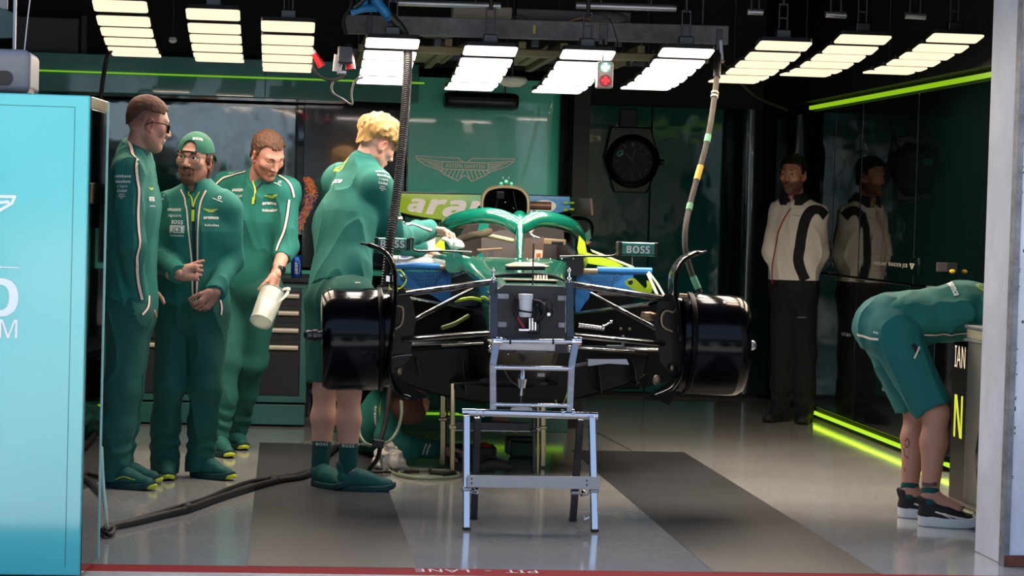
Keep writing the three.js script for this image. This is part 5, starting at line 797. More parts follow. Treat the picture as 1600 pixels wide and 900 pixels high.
function meshField(f, h, color) {
  const lo = [1e9, 1e9, 1e9], hi = [-1e9, -1e9, -1e9]; for (const p of f.prims) if (!p.sub) for (let q = 0; q < 3; q++) { lo[q] = Math.min(lo[q], p.lo[q]); hi[q] = Math.max(hi[q], p.hi[q]); }
  const pad = 0.02 + 2 * h, B = 6, n = [0, 1, 2].map((q) => Math.ceil((hi[q] - lo[q] + 2 * pad) / h / B) * B + 1), [nx, ny, nz] = n; for (let q = 0; q < 3; q++) lo[q] -= pad;
  const g = new Float32Array(nx * ny * nz).fill(9), act = new Map(), half = B * h * 0.5, diag = half * 1.75 * 1.35 + 0.015;
  for (let bz = 0; bz < nz - 1; bz += B) for (let by = 0; by < ny - 1; by += B) for (let bx = 0; bx < nx - 1; bx += B) {
    const cx = lo[0] + (bx + B / 2) * h, cy = lo[1] + (by + B / 2) * h, cz = lo[2] + (bz + B / 2) * h, L = [];
    for (const p of f.prims) { const ax = Math.max(p.lo[0] - cx, cx - p.hi[0], 0), ay = Math.max(p.lo[1] - cy, cy - p.hi[1], 0), az = Math.max(p.lo[2] - cz, cz - p.hi[2], 0); if (ax * ax + ay * ay + az * az < (half * 1.75 + 0.07) ** 2) L.push(p); }
    if (!L.length) continue; if (Math.abs(evalList(L, cx, cy, cz, f.disp, f.cuts)) > diag) { const s = evalList(L, cx, cy, cz, f.disp, f.cuts); if (s < 0) for (let k = bz; k <= bz + B; k++) for (let j = by; j <= by + B; j++) for (let i = bx; i <= bx + B; i++) { const o = (k * ny + j) * nx + i; if (g[o] === 9) g[o] = -1; } continue; }
    act.set((bz / B * 1000 + by / B) * 1000 + bx / B, L);
    for (let k = bz; k <= bz + B; k++) for (let j = by; j <= by + B; j++) for (let i = bx; i <= bx + B; i++) g[(k * ny + j) * nx + i] = evalList(L, lo[0] + i * h, lo[1] + j * h, lo[2] + k * h, f.disp, f.cuts);
  }
  const id = new Int32Array(nx * ny * nz).fill(-1), pos = [], nor = [], col = [], idx = [], ev = (L, x, y, z) => evalList(L, x, y, z, f.disp, f.cuts);
  for (const [key, L] of act) {
    const bx = key % 1000 * B, by = Math.floor(key / 1000) % 1000 * B, bz = Math.floor(key / 1e6) * B;
    for (let k = bz; k < bz + B; k++) for (let j = by; j < by + B; j++) for (let i = bx; i < bx + B; i++) {
      let s = 0, X = 0, Y = 0, Z = 0, c = 0; const o = (k * ny + j) * nx + i, v = [g[o], g[o + 1], g[o + nx], g[o + nx + 1], g[o + nx * ny], g[o + nx * ny + 1], g[o + nx * ny + nx], g[o + nx * ny + nx + 1]];
      for (let q = 0; q < 8; q++) if (v[q] < 0) s++; if (s === 0 || s === 8) continue;
      for (let q = 0; q < 8; q++) for (const b of [1, 2, 4]) if (!(q & b) && (v[q] < 0) !== (v[q | b] < 0)) { const t = v[q] / (v[q] - v[q | b]); X += (q & 1) + (b === 1 ? t : 0); Y += (q >> 1 & 1) + (b === 2 ? t : 0); Z += (q >> 2 & 1) + (b === 4 ? t : 0); c++; }
      let x = lo[0] + (i + X / c) * h, y = lo[1] + (j + Y / c) * h, z = lo[2] + (k + Z / c) * h; const e = h * 0.3;
      const d0 = ev(L, x, y, z), gx = (ev(L, x + e, y, z) - d0) / e, gy = (ev(L, x, y + e, z) - d0) / e, gz = (ev(L, x, y, z + e) - d0) / e, gl = Math.max(0.3, gx * gx + gy * gy + gz * gz), st = Math.max(-h, Math.min(h, d0)) / gl;
      x -= gx * st; y -= gy * st; z -= gz * st; const gm = Math.sqrt(gx * gx + gy * gy + gz * gz) || 1;
      id[o] = pos.length / 3; pos.push(x, y, z); nor.push(gx / gm, gy / gm, gz / gm); if (color) col.push(...color(x, y, z));
    }
  }
  const st = [1, nx, nx * ny];
  for (const [key] of act) { const bx = key % 1000 * B, by = Math.floor(key / 1000) % 1000 * B, bz = Math.floor(key / 1e6) * B;
    for (let k = bz; k < bz + B; k++) for (let j = by; j < by + B; j++) for (let i = bx; i < bx + B; i++) { const o = (k * ny + j) * nx + i, a = g[o] < 0;
      for (let q = 0; q < 3; q++) { if ((g[o + st[q]] < 0) === a) continue; const u = st[(q + 1) % 3], w = st[(q + 2) % 3], c = [o, o - u, o - u - w, o - w].map((m) => id[m]); if (c.some((m) => m === undefined || m < 0)) continue; a ? idx.push(c[0], c[1], c[2], c[0], c[2], c[3]) : idx.push(c[0], c[2], c[1], c[0], c[3], c[2]); } } }
  const G = new THREE.BufferGeometry(); G.setAttribute('position', new THREE.Float32BufferAttribute(pos, 3)); G.setAttribute('normal', new THREE.Float32BufferAttribute(nor, 3)); if (color) G.setAttribute('color', new THREE.Float32BufferAttribute(col, 3)); G.setIndex(idx); return G;
}
function mergeColored(list) { return mergeGeometries(list.map((g) => { const c = g.clone(); if (!c.attributes.color) c.setAttribute('color', new THREE.Float32BufferAttribute(new Float32Array(c.attributes.position.count * 3).fill(1), 3)); if (c.attributes.uv) c.deleteAttribute('uv'); return c; })); }
function hit(f, px, py, D0) { const d = ray(px, py).normalize(); let t = (D0 - 0.5) / -d.z; for (let i = 0; i < 160; i++) { const p = EYE.clone().addScaledVector(d, t), e = f.d(p.x, p.y, p.z); if (e < 0.0008) return p; t += Math.max(0.001, e * 0.7); if (t > (D0 + 0.6) / -d.z) break; } return null; }
function snap(f, p) { for (let i = 0; i < 5; i++) { const n = grad(f, p), d = f.d(p.x, p.y, p.z); p.addScaledVector(n, -d); } return p; }
// print on cloth: a small sheet laid on the surface along its normal
function badge(f, name, uv, px, py, D, width, parent, { turn = 0, height, mat = M.print, up, nu = 10, nv = 6 } = {}) {
  const c = hit(f, px, py, D); if (!c) return null; const n = grad(f, c, 0.012), U = (up || V(0, 1, 0)).clone(); U.addScaledVector(n, -U.dot(n)).normalize(); U.applyAxisAngle(n, turn); const X = U.clone().cross(n); const h = height || width / uv.ratio;
  const pos = [], uvs = [], nn = [], idx = [];
  for (let j = 0; j <= nv; j++) for (let i = 0; i <= nu; i++) { const u = i / nu, v = j / nv, p = c.clone().addScaledVector(X, (u - 0.5) * width).addScaledVector(U, (0.5 - v) * h).addScaledVector(n, 0.04); let s = 0; while (s < 0.12) { const e = f.d(p.x, p.y, p.z); if (e < 0.0006) break; const q = Math.max(0.0006, e * 0.7); p.addScaledVector(n, -q); s += q; } const m = grad(f, p, 0.006); p.addScaledVector(m, 0.0022); pos.push(p.x, p.y, p.z); nn.push(m.x, m.y, m.z); uvs.push(uv.u0 + (uv.u1 - uv.u0) * u, uv.v1 - (uv.v1 - uv.v0) * v); }
  for (let j = 0; j < nv; j++) for (let i = 0; i < nu; i++) { const a = j * (nu + 1) + i; idx.push(a, a + nu + 1, a + 1, a + 1, a + nu + 1, a + nu + 2); }
  const g = new THREE.BufferGeometry(); g.setAttribute('position', new THREE.Float32BufferAttribute(pos, 3)); g.setAttribute('normal', new THREE.Float32BufferAttribute(nn, 3)); g.setAttribute('uv', new THREE.Float32BufferAttribute(uvs, 2)); g.setIndex(idx);
  const m = part(name, g, mat, parent); m.castShadow = false; return m;
}
// piping: a ribbon on the surface through points given as [px, py] (found on the surface) or vectors
function piping(f, name, pts, width, mat, parent, D, lift = 0.003, n = 40) {
  const P = pts.map((p) => p.isVector3 ? p.clone() : hit(f, p[0], p[1], D)).filter(Boolean); if (P.length < 2) return null;
  const c = curve(P), pos = [], nn = [], idx = [], m = Math.max(1, Math.ceil(width / 0.014));
  for (let i = 0; i <= n; i++) { const p = snap(f, c.getPointAt(i / n)), nr = grad(f, p, 0.008), t = c.getTangentAt(i / n), b = nr.clone().cross(t).normalize(); for (let s = 0; s <= m; s++) { const q = snap(f, p.clone().addScaledVector(b, (s / m - 0.5) * width)), e = grad(f, q, 0.008); q.addScaledVector(e, lift); pos.push(q.x, q.y, q.z); nn.push(e.x, e.y, e.z); } }
  for (let i = 0; i < n; i++) for (let s = 0; s < m; s++) { const a = (m + 1) * i + s; idx.push(a, a + m + 1, a + 1, a + 1, a + m + 1, a + m + 2); }
  const g = new THREE.BufferGeometry(); g.setAttribute('position', new THREE.Float32BufferAttribute(pos, 3)); g.setAttribute('normal', new THREE.Float32BufferAttribute(nn, 3)); g.setIndex(idx); return part(name, g, mat, parent);
}
const K = {
  skin: (hex) => std(hex, 0.55, 0, { vertexColors: true }), cloth: (hex) => std(hex, 0.85, 0, { sheen: 0.25, sheenRoughness: 0.6, sheenColor: new THREE.Color(0x3a8a7a) }),
  cream: std(0xe8d9c8, 0.7, 0, { side: THREE.DoubleSide }), pink: std(0xd8b8a8, 0.7, 0, { side: THREE.DoubleSide }), navy: std(0x0c1520, 0.7, 0, { side: THREE.DoubleSide }), limePipe: std(0xb4c828, 0.6, 0, { side: THREE.DoubleSide }), redPipe: std(0x9a2430, 0.6, 0, { side: THREE.DoubleSide }),
  jacket: null, trousers: null, sock: std(0x0c4a44, 0.9), shoeGreen: std(0x0f5a52, 0.75), soleGreen: std(0x0d3f3c, 0.7), soleLime: std(0xc0cc28, 0.6), black: std(0x101113, 0.7), soleWhite: std(0xd8d8d4, 0.6), lens: std(0x050506, 0.08, 0, { clearcoat: 1 }), eyeWhite: std(0xd8d4cc, 0.25), iris: std(0x2a1c14, 0.2),
};
K.jacket = K.cloth(0x126a60); K.trousers = K.cloth(0x0d544a); K.shorts = K.cloth(0x0f5f58);

// ------------------------------------------------------------------ head, in its own axes: face to +z, crown to +y, origin between the ears at eye height
function headPrims(o = {}) {
  const w = o.wide || 1, p = [
    ell(V(0, 0.03, -0.012), 0.076 * w, 0.092, 0.096, 0.02), ell(V(0, -0.025, 0.03), 0.062 * w, 0.088, 0.062, 0.03),
    cone(V(-0.046 * w, -0.06, 0.004), V(-0.012, -0.102, 0.058), 0.024, 0.019, 0.03), cone(V(0.046 * w, -0.06, 0.004), V(0.012, -0.102, 0.058), 0.024, 0.019, 0.03), ell(V(0, -0.1, 0.066), 0.022, 0.018, 0.018, 0.02),
    ell(V(-0.043 * w, -0.022, 0.058), 0.024, 0.02, 0.022, 0.02), ell(V(0.043 * w, -0.022, 0.058), 0.024, 0.02, 0.022, 0.02),
    cone(V(-0.04, 0.026, 0.072), V(-0.012, 0.022, 0.084), 0.011, 0.011, 0.018), cone(V(0.04, 0.026, 0.072), V(0.012, 0.022, 0.084), 0.011, 0.011, 0.018),
    ell(V(-0.032, 0.003, 0.098), 0.016, 0.012, 0.014, 0.014, { sub: true }), ell(V(0.032, 0.003, 0.098), 0.016, 0.012, 0.014, 0.014, { sub: true }),
    cone(V(0, 0.014, 0.086), V(0, -0.034, 0.108), 0.0085, 0.0115, 0.012), ell(V(-0.012, -0.037, 0.097), 0.009, 0.0075, 0.009, 0.008), ell(V(0.012, -0.037, 0.097), 0.009, 0.0075, 0.009, 0.008),
    cone(V(-0.02, -0.066, 0.084), V(0, -0.062, 0.093), 0.005, 0.0062, 0.008), cone(V(0.02, -0.066, 0.084), V(0, -0.062, 0.093), 0.005, 0.0062, 0.008), cone(V(-0.017, -0.074, 0.084), V(0.017, -0.074, 0.084), 0.0062, 0.0062, 0.008), ell(V(0, -0.0685, 0.099), 0.022, 0.0022, 0.008, 0.003, { sub: true }),
  ];
  for (const s of [-1, 1]) p.push(cone(V(s * 0.019, 0.0105, 0.0825), V(s * 0.046, 0.0095, 0.076), 0.0055, 0.005, 0.006), cone(V(s * 0.02, -0.009, 0.082), V(s * 0.045, -0.008, 0.076), 0.005, 0.005, 0.006), ell(V(s * 0.079 * w, -0.008, -0.01), 0.0085, 0.032, 0.02, 0.008, { rot: new THREE.Euler(0.25, s * 0.45, s * -0.12) }), ell(V(s * 0.087 * w, -0.005, -0.004), 0.006, 0.019, 0.01, 0.004, { sub: true, rot: new THREE.Euler(0.2, s * 0.45, 0) }), ell(V(s * 0.076 * w, -0.034, 0.002), 0.007, 0.01, 0.008, 0.006));
  return p;
}
const stepLine = (q) => (x, z) => { if (z <= q[0][0]) return q[0][1]; for (let i = 1; i < q.length; i++) if (z <= q[i][0]) return q[i - 1][1] + (q[i][1] - q[i - 1][1]) * (z - q[i - 1][0]) / (q[i][0] - q[i - 1][0]); return q[q.length - 1][1]; };
const HAIRLINE = {   // height above which hair grows, by z (front +) in head axes
  short: stepLine([[-0.075, -0.055], [-0.045, -0.01], [-0.03, 0.028], [0.006, 0.03], [0.012, 0.002], [0.028, 0.004], [0.036, 0.045], [0.06, 0.068]]),
  receding: (x, z) => stepLine([[-0.075, -0.055], [-0.045, -0.01], [-0.03, 0.028], [0.006, 0.03], [0.012, 0.01], [0.022, 0.014], [0.03, 0.06], [0.05, 0.085]])(x, z) - (z > 0.03 && Math.abs(x) < 0.03 ? 0.012 : 0),
};
function headBasis(pos, fwd, up) { const z = fwd.clone().normalize(), x = up.clone().cross(z).normalize(), y = z.clone().cross(x); return new THREE.Matrix4().makeBasis(x, y, z).setPosition(pos); }
function hairField(o) {
  const th = o.thick || (() => 0.012), H = o.line || HAIRLINE.short, w = o.wide || 1, seed = o.seed || 1, fr = o.freq || 130, amp = o.amp === undefined ? 0.003 : o.amp;
  const base = [ell(V(0, 0.03, -0.012), 0.076 * w, 0.092, 0.096, 0.02), ell(V(0, -0.012, 0.02), 0.0655 * w, 0.07, 0.062, 0.03), ell(V(0, -0.05, -0.05), 0.056, 0.06, 0.045, 0.03)];
  base.forEach((b) => { b.lo = b.lo.map((q) => q - 0.04); b.hi = b.hi.map((q) => q + 0.04); });
  return field(base, { disp: (x, y, z) => th(x, y, z) + amp * noise3(x * fr + seed, y * fr * 0.45, z * fr * 0.6) + amp * 0.8 * noise3(x * fr * 0.35, y * fr * 0.35 + seed, z * fr * 0.35), cuts: [(x, y, z) => (H(x, z) - y) * 0.45 + 0.003 * noise3(x * 330, y * 200, z * 330)] });
}
// ------------------------------------------------------------------ hand, in its own axes: wrist at 0, fingers to +y, palm to +z, thumb to +x (s = -1 mirrors it)
function handPrims(s, curl, spread = 0.06, thumb = [0.75, 0.62, 0.35], thumbBend = 0.35) {
  const p = [cone(V(0, -0.04, 0), V(0, 0.012, 0), 0.026, 0.026, 0.02, { side: V(0, 0, 1), ratio: 0.72 }), cone(V(-s * 0.018, 0.025, 0), V(-s * 0.024, 0.075, 0), 0.02, 0.016, 0.018, { side: V(0, 0, 1), ratio: 0.72 }), cone(V(s * 0.016, 0.025, 0), V(s * 0.024, 0.078, 0), 0.021, 0.017, 0.018, { side: V(0, 0, 1), ratio: 0.72 }), ell(V(s * 0.02, 0.032, 0.01), 0.018, 0.026, 0.014, 0.014)];
  const L = [0.072, 0.08, 0.074, 0.058], X = [0.031, 0.0105, -0.0105, -0.03], R = [0.0088, 0.009, 0.0086, 0.0076], Y = [0.083, 0.087, 0.083, 0.074];
  for (let i = 0; i < 4; i++) { let a = V(s * X[i], Y[i], 0.001), an = curl[i] * 0.8, sp = (1.5 - i) * spread; for (let k = 0; k < 3; k++) { const l = L[i] * [0.45, 0.31, 0.26][k], b = a.clone().add(V(s * Math.sin(sp) * Math.cos(an) * l, Math.cos(an) * Math.cos(sp) * l, Math.sin(an) * l)); p.push(cone(a, b, R[i] * (1 - 0.1 * k), R[i] * (0.92 - 0.1 * k), k ? 0.003 : 0.007)); a = b; an += curl[i] * (k ? 0.8 : 1.15); } }
  let a = V(s * 0.027, 0.024, 0.006), d = V(s * thumb[0], thumb[1], thumb[2]).normalize(); for (let k = 0; k < 3; k++) { const l = [0.04, 0.032, 0.026][k], b = a.clone().addScaledVector(d, l); p.push(cone(a, b, [0.0135, 0.0105, 0.0095][k], [0.0108, 0.0095, 0.008][k], k ? 0.003 : 0.012)); a = b; d = d.clone().add(V(-s * thumbBend * 0.5, 0.15, thumbBend * 0.6)).normalize(); }
  return p;
}
function handGeo(wrist, dir, palm, s, curl, opt = {}) { const y = dir.clone().normalize(), z = palm.clone().addScaledVector(y, -palm.dot(y)).normalize(), x = y.clone().cross(z); const g = meshField(field(handPrims(s, curl, opt.spread, opt.thumb, opt.bend)), 0.003); g.applyMatrix4(new THREE.Matrix4().makeBasis(x, y, z).setPosition(wrist)); return g; }
// ------------------------------------------------------------------ shoe: heel at 0, toe to +z
function shoeGeo(kind) {
  if (shoeGeo[kind]) return shoeGeo[kind];
  const run = kind === 'trainer', up = field([cone(V(0, 0.052, 0.045), V(0, 0.05, 0.13), 0.038, 0.04, 0.03), cone(V(0, 0.05, 0.13), V(0, 0.036, 0.24), 0.04, 0.03, 0.03, { side: V(0, 1, 0), ratio: 0.85 }), cone(V(0, 0.07, 0.05), V(0, 0.115, 0.042), 0.034, 0.036, 0.03), cone(V(0, 0.08, 0.08), V(0, 0.05, 0.17), 0.028, 0.022, 0.03), cone(V(0, 0.108, 0.016), V(0, 0.125, 0.008), 0.014, 0.011, 0.012)], { cuts: [(x, y, z) => 0.022 - y, (x, y, z) => y - 0.128 - 0.25 * Math.max(0, -z + 0.03)], disp: (x, y, z) => 0.0012 * noise3(x * 50, y * 50, z * 50) });
  const foot = (x, z) => { const t = Math.max(0, Math.min(1, (z - 0.045) / 0.195)), w = 0.037 + 0.012 * Math.sin(Math.min(1, t * 1.15) * Math.PI * 0.75) - 0.004 * t; return Math.hypot(x + 0.006 * Math.sin(t * 3), z - 0.045 - 0.195 * t) - w; };
  const th = run ? 0.042 : 0.03, so = field([{ k: 0.01, lo: [-0.06, -0.01, -0.02], hi: [0.06, 0.06, 0.3], d: (x, y, z) => { const lift = Math.max(0, z - 0.2) * Math.max(0, z - 0.2) * 3 + Math.max(0, 0.02 - z) * 0.35, h = th + (run ? 0.012 * Math.max(0, 1 - z / 0.12) : 0), q = foot(x, z) - (run ? 0.003 : 0), v = Math.abs(y - lift - h / 2) - h / 2; const r = 0.008; return Math.hypot(Math.max(q + r, 0), Math.max(v + r, 0)) - r + Math.min(Math.max(q + r, v + r), 0); } }]);
  const laces = []; for (let k = 0; k < 5; k++) { const z = 0.1 + k * 0.018, y = 0.106 - k * 0.011; laces.push(tube([V(-0.022, y - 0.012, z), V(0, y + 0.003, z + 0.004), V(0.022, y - 0.012, z)], 0.003, 10, 6)); }
  return shoeGeo[kind] = { upper: meshField(up, 0.005), sole: meshField(so, 0.005), laces: join(laces), upField: up };
}
function addShoe(person, heel, dir, o = {}) {
  const g = shoeGeo(o.kind || 'shoe'), y = o.up || V(0, 1, 0), z = dir.clone().addScaledVector(y, -dir.dot(y)).normalize(), x = y.clone().cross(z), S = o.size || 1, m = new THREE.Matrix4().makeBasis(x.multiplyScalar(S), y.clone().multiplyScalar(S), z.multiplyScalar(S)).setPosition(heel), W = (q) => q.clone().applyMatrix4(m);
  const s = part('shoe', W(g.upper), o.upper || K.shoeGreen, person, o.label); part('sole', W(g.sole), o.sole || K.soleGreen, s); part('laces', W(g.laces), o.lace || o.upper || K.shoeGreen, s);
  const strip = (pts, w, mat, n) => { for (const e of [-1, 1]) piping(g.upField, n, pts.map(([yy, zz]) => V(e * 0.06, yy, zz)), w, mat, s, 0, 0.002, 14).geometry.translate(0, 0, 0); };
  const place = (mesh) => { const o2 = origin(mesh.parent); mesh.geometry.translate(o2.x, o2.y, o2.z); mesh.geometry.applyMatrix4(m); mesh.geometry.translate(-o2.x, -o2.y, -o2.z); };
  const bands = o.bands || []; for (const [pts, w, mat] of bands) for (const e of [-1, 1]) { const q = piping(g.upField, 'side_stripe', pts.map(([yy, zz]) => V(e * 0.05, yy, zz)), w, mat, s, 0, 0.002, 14); if (q) place(q); }
  if (o.toeLime) part('toe_flash', W(join([sweep([V(0.03, 0.016, 0.255), V(0.02, 0.02, 0.276), V(0, 0.024, 0.286), V(-0.02, 0.02, 0.276), V(-0.03, 0.016, 0.255)], [0.012, 0.02], EZ, 16, 8)])), K.soleLime, s, 'lime flash on the toe');
  return s;
}
// ------------------------------------------------------------------ a clothed person from joints given as [px, py, depth]
function makePerson(o) {
  const J = {}; for (const k of Object.keys(o.j)) J[k] = o.j[k].isVector3 ? o.j[k] : at(...o.j[k]);
  const base = o.base || V((J.anR.x + J.anL.x) / 2, 0, (J.anR.z + J.anL.z) / 2), t = thing('person', o.label, 'person', base);
  const U = J.nck.clone().sub(J.pel).normalize(), R = J.shR.clone().sub(J.shL); R.addScaledVector(U, -R.dot(U)).normalize(); const FW = U.clone().cross(R);
  const HR = J.hipR.clone().sub(J.hipL).normalize(), b = o.bulk || 1, flat = { side: FW, ratio: 0.66 }, sw = J.shR.distanceTo(J.shL) / 2;
  const waist = J.pel.clone().lerp(J.chs, 0.5), up = J.chs.clone().lerp(J.nck, 0.45);
  const hw = o.hw || 0.15, torso = (g, clips) => { const f = { ...flat, clips }; return [cone(J.pel, waist, hw * b + g, 0.138 * b + g, 0.05, f), cone(waist, J.chs, 0.138 * b + g, 0.163 * b + g, 0.05, f), cone(J.chs, up, 0.163 * b + g, 0.13 * b + g, 0.05, f), cone(J.shR, J.shL, 0.05 + g, 0.05 + g, 0.04, { clips }), cone(J.nck, J.shR, 0.045 + g, 0.043 + g, 0.04, { clips }), cone(J.nck, J.shL, 0.045 + g, 0.043 + g, 0.04, { clips })]; };
  const arm = (s, e, w, g, g2 = g, clips, k = 0.035) => [cone(s, e, 0.05 * b + g, 0.041 + g, k, { clips }), cone(e, w, 0.041 + g2, 0.029 + g2, 0.02, { clips })];
  const leg = (h, k, a, g, g2 = g, clips, gk = 0.045) => [cone(h, k, 0.085 * b + g, 0.056 + g, gk, { clips }), cone(k, k.clone().lerp(a, 0.35), 0.054 + g, 0.056 + g2, 0.03, { clips }), cone(k.clone().lerp(a, 0.35), a, 0.056 + g2, 0.036 + g2, 0.03, { clips })];
  // skin
  const hm = headBasis(J.hd, o.fwd, o.up || V(0, 1, 0)), neckTop = V(0, -0.055, -0.022).applyMatrix4(hm);
  const skin = [...torso(-0.012), ...arm(J.shR, J.elR, J.wrR, 0), ...arm(J.shL, J.elL, J.wrL, 0), ...leg(J.hipR, J.knR, J.anR, 0), ...leg(J.hipL, J.knL, J.anL, 0), cone(J.nck.clone().addScaledVector(U, -0.03), neckTop, 0.058, 0.052, 0.02)];
  for (const s of ['R', 'L']) { const a = J['an' + s], d = (o['toe' + s] || FW).clone().setY(0).normalize(); skin.push(cone(a, a.clone().addScaledVector(d, 0.12).add(V(0, -0.05, 0)), 0.034, 0.026, 0.02)); }
  const parts = [meshField(field(skin), 0.0115)];
  const inv = hm.clone().invert(), tint = o.tint || (() => [1, 1, 1]);
  { const hg = meshField(field([...headPrims(o.head || {}), cone(V(0, -0.05, -0.018), J.nck.clone().addScaledVector(U, -0.02).applyMatrix4(inv), 0.052, 0.056, 0.02)]), 0.0033, (x, y, z) => {
    let c = [1, 1, 1]; const mix = (k, r, g, bl) => { c = [c[0] * (1 - k) + c[0] * r * k, c[1] * (1 - k) + c[1] * g * k, c[2] * (1 - k) + c[2] * bl * k]; };
    const lip = Math.max(0, 1 - Math.hypot(x / 0.022, (y + 0.069) / 0.01)); if (z > 0.06) mix(Math.min(1, lip * 2) * 0.8, 0.8, 0.5, 0.5); if (Math.abs(x) > 0.068) mix(0.6, 1.05, 0.75, 0.7);
    mix(0.3 * Math.max(0, 1 - Math.hypot(x / 0.02, (y + 0.03) / 0.03, (z - 0.1) / 0.03)), 1, 0.7, 0.7); const t2 = tint(x, y, z); return [c[0] * t2[0], c[1] * t2[1], c[2] * t2[2]]; }); hg.applyMatrix4(hm); parts.push(hg); }
  for (const s of ['R', 'L']) if (o['hand' + s]) { const h = o['hand' + s]; parts.push(handGeo(J['wr' + s], h.dir, h.palm, h.flip || (s === 'R' ? 1 : -1), h.curl, h)); }
  const body = part('body', mergeColored(parts), K.skin(o.skin || 0xc99a82), t);
  // face
  const head = (name, g, mat, label, par = t) => { const q = (Array.isArray(g) ? join(g) : g).clone(); q.applyMatrix4(hm); return part(name, q, mat, par, label); };
  for (const s of [-1, 1]) { const e = head('eye', ball(V(s * 0.031, 0.001, 0.0735), 0.0125), o.eyeMat || K.eyeWhite); if (!o.eyeMat) head('iris', lathe([[0, 0.0032], [0.004, 0.003], [0.0062, 0.0018]], V(s * 0.031, 0.001, 0.0735).add((o.gaze || V(0, 0, 1)).clone().multiplyScalar(0.0105)), o.gaze || V(0, 0, 1), 16), K.iris, null, e); if (!o.noBrow) head('eyebrow', sweep([V(s * 0.014, 0.022, 0.0945), V(s * 0.03, 0.027, 0.0905), V(s * 0.049, 0.021, 0.0755)], (q) => [0.008 - 0.004 * q, 0.006], EY, 12, 8), o.browMat || o.hairMat || K.black); }
  if (o.hair) { const hg = meshField(hairField(o.hair), 0.0032); head('hair', hg, o.hairMat); }
  if (o.beard) { const bf = field(headPrims(o.head || {}).map((p) => p), { disp: (x, y, z) => o.beard.thick + 0.0016 * noise3(x * 300, y * 300, z * 300), cuts: [(x, y, z) => { const jaw = y + 0.052 - Math.max(0, Math.abs(x) - 0.045) * (o.beard.side || 2.2), mouth = 0.0105 - Math.hypot(x * 0.55, y + 0.069), top = z < 0.055 && Math.abs(x) > 0.05 ? y + 0.0 : 1; return 0.5 * Math.max(o.beard.goatee ? Math.max(jaw - 0.006, Math.abs(x) - 0.036 + Math.max(0, -y - 0.09) * -0.2) : jaw, z > 0.07 ? mouth : -1, -z - 0.012 + (o.beard.goatee ? 0.04 : 0), -y - 0.135); }] }); for (const p of bf.prims) { p.lo = p.lo.map((q) => q - 0.01); p.hi = p.hi.map((q) => q + 0.01); } head('beard', meshField(bf, 0.0028), o.beardMat || o.hairMat); }
  const ctx = { J, t, U, R, FW, torso, arm, leg, head, hm, b, waist };
  // lower garment
  const folds = (a, fq, s) => (x, y, z) => { const n = 1 - Math.abs(noise3(x * fq + y * fq * 0.3 + s, y * fq * 0.32 - x * fq * 0.35, z * fq + s)); return a * (1.8 * n * n * n - 0.7) + a * 0.45 * noise3(x * fq * 2.3, y * fq * 1.5 + s, z * fq * 2.3); };
  const loose = o.loose === undefined ? 0.014 : o.loose, top = plane(J.pel.clone().addScaledVector(U, 0.1), U);
  if (o.legs === 'shorts') {
    const hemR = plane(J.hipR.clone().lerp(J.knR, o.hem || 0.93), J.knR.clone().sub(J.hipR)), hemL = plane(J.hipL.clone().lerp(J.knL, o.hem || 0.93), J.knL.clone().sub(J.hipL));
    const g = 0.022, kn = (h, k, hem) => [cone(h, k, 0.092 * b + g, 0.066 + g, 0.03, { clips: [hem] })];
    ctx.lower = field([cone(J.pel.clone().addScaledVector(U, 0.08), J.pel, 0.142 * b + 0.012, hw * b + 0.014, 0.05, { ...flat, ratio: o.seat || 0.75, clips: [top] }), cone(J.hipR, J.hipL, 0.1 * b + 0.006, 0.1 * b + 0.006, 0.05, { clips: [top] }), ...kn(J.hipR, J.knR, hemR), ...kn(J.hipL, J.knL, hemL)], { disp: folds(0.0065, 9, o.seed || 3) });
  } else {
    const hem = (s) => plane(J['an' + s].clone().add(V(0, -0.05, 0)), V(0, -1, 0)), l = (s) => { const h = J['hip' + s], k = J['kn' + s], a = J['an' + s], e = a.clone().add(V(0, -0.06, 0)), c = [hem(s)]; return [cone(h, k, 0.088 * b + loose, 0.062 + loose, 0.035), cone(k, k.clone().lerp(e, 0.4), 0.06 + loose, 0.058 + loose, 0.03), cone(k.clone().lerp(e, 0.4), e, 0.058 + loose, (o.cuff || 0.044) + loose, 0.03, { clips: c })]; };
    const fz = folds(0.0075, 8, o.seed || 3), an = (J.anR.y + J.anL.y) / 2;
    ctx.lower = field([cone(J.pel.clone().addScaledVector(U, 0.08), J.pel, 0.142 * b + 0.012, hw * b + 0.012, 0.05, { ...flat, ratio: 0.72, clips: [top] }), cone(J.hipR, J.hipL, 0.095 * b + 0.008, 0.095 * b + 0.008, 0.05, { clips: [top] }), ...l('R'), ...l('L')], { disp: (x, y, z) => fz(x, y, z) + (y < an + 0.2 ? 0.006 * Math.sin((y - an) * 95 + 3 * noise3(x * 14, y * 5, z * 14)) * Math.max(0, 1 - Math.abs(y - an - 0.09) / 0.11) : 0) });
  }
  t.userData.ready = 1; delete t.userData.ready;
  const low = part(o.legs === 'shorts' ? 'shorts' : 'trousers', meshField(ctx.lower, 0.0085), o.lowerMat || K.trousers, t);
  // upper garment
  const hemD = o.hemDrop === undefined ? 0.03 : o.hemDrop, hemP = plane(J.pel.clone().addScaledVector(U, -hemD), U.clone().negate()), gJ = o.gJ || 0.018, fz2 = folds(0.0065, 9.5, (o.seed || 3) + 5);
  const sl = (s, e, w) => { const c = [plane(w.clone().lerp(e, -0.02), w.clone().sub(e))]; return [cone(s, e, 0.05 * b + gJ, 0.042 + gJ, 0.03), cone(e, w, 0.043 + gJ, 0.032 + (o.cuffJ || 0.014), 0.02, { clips: c })]; };
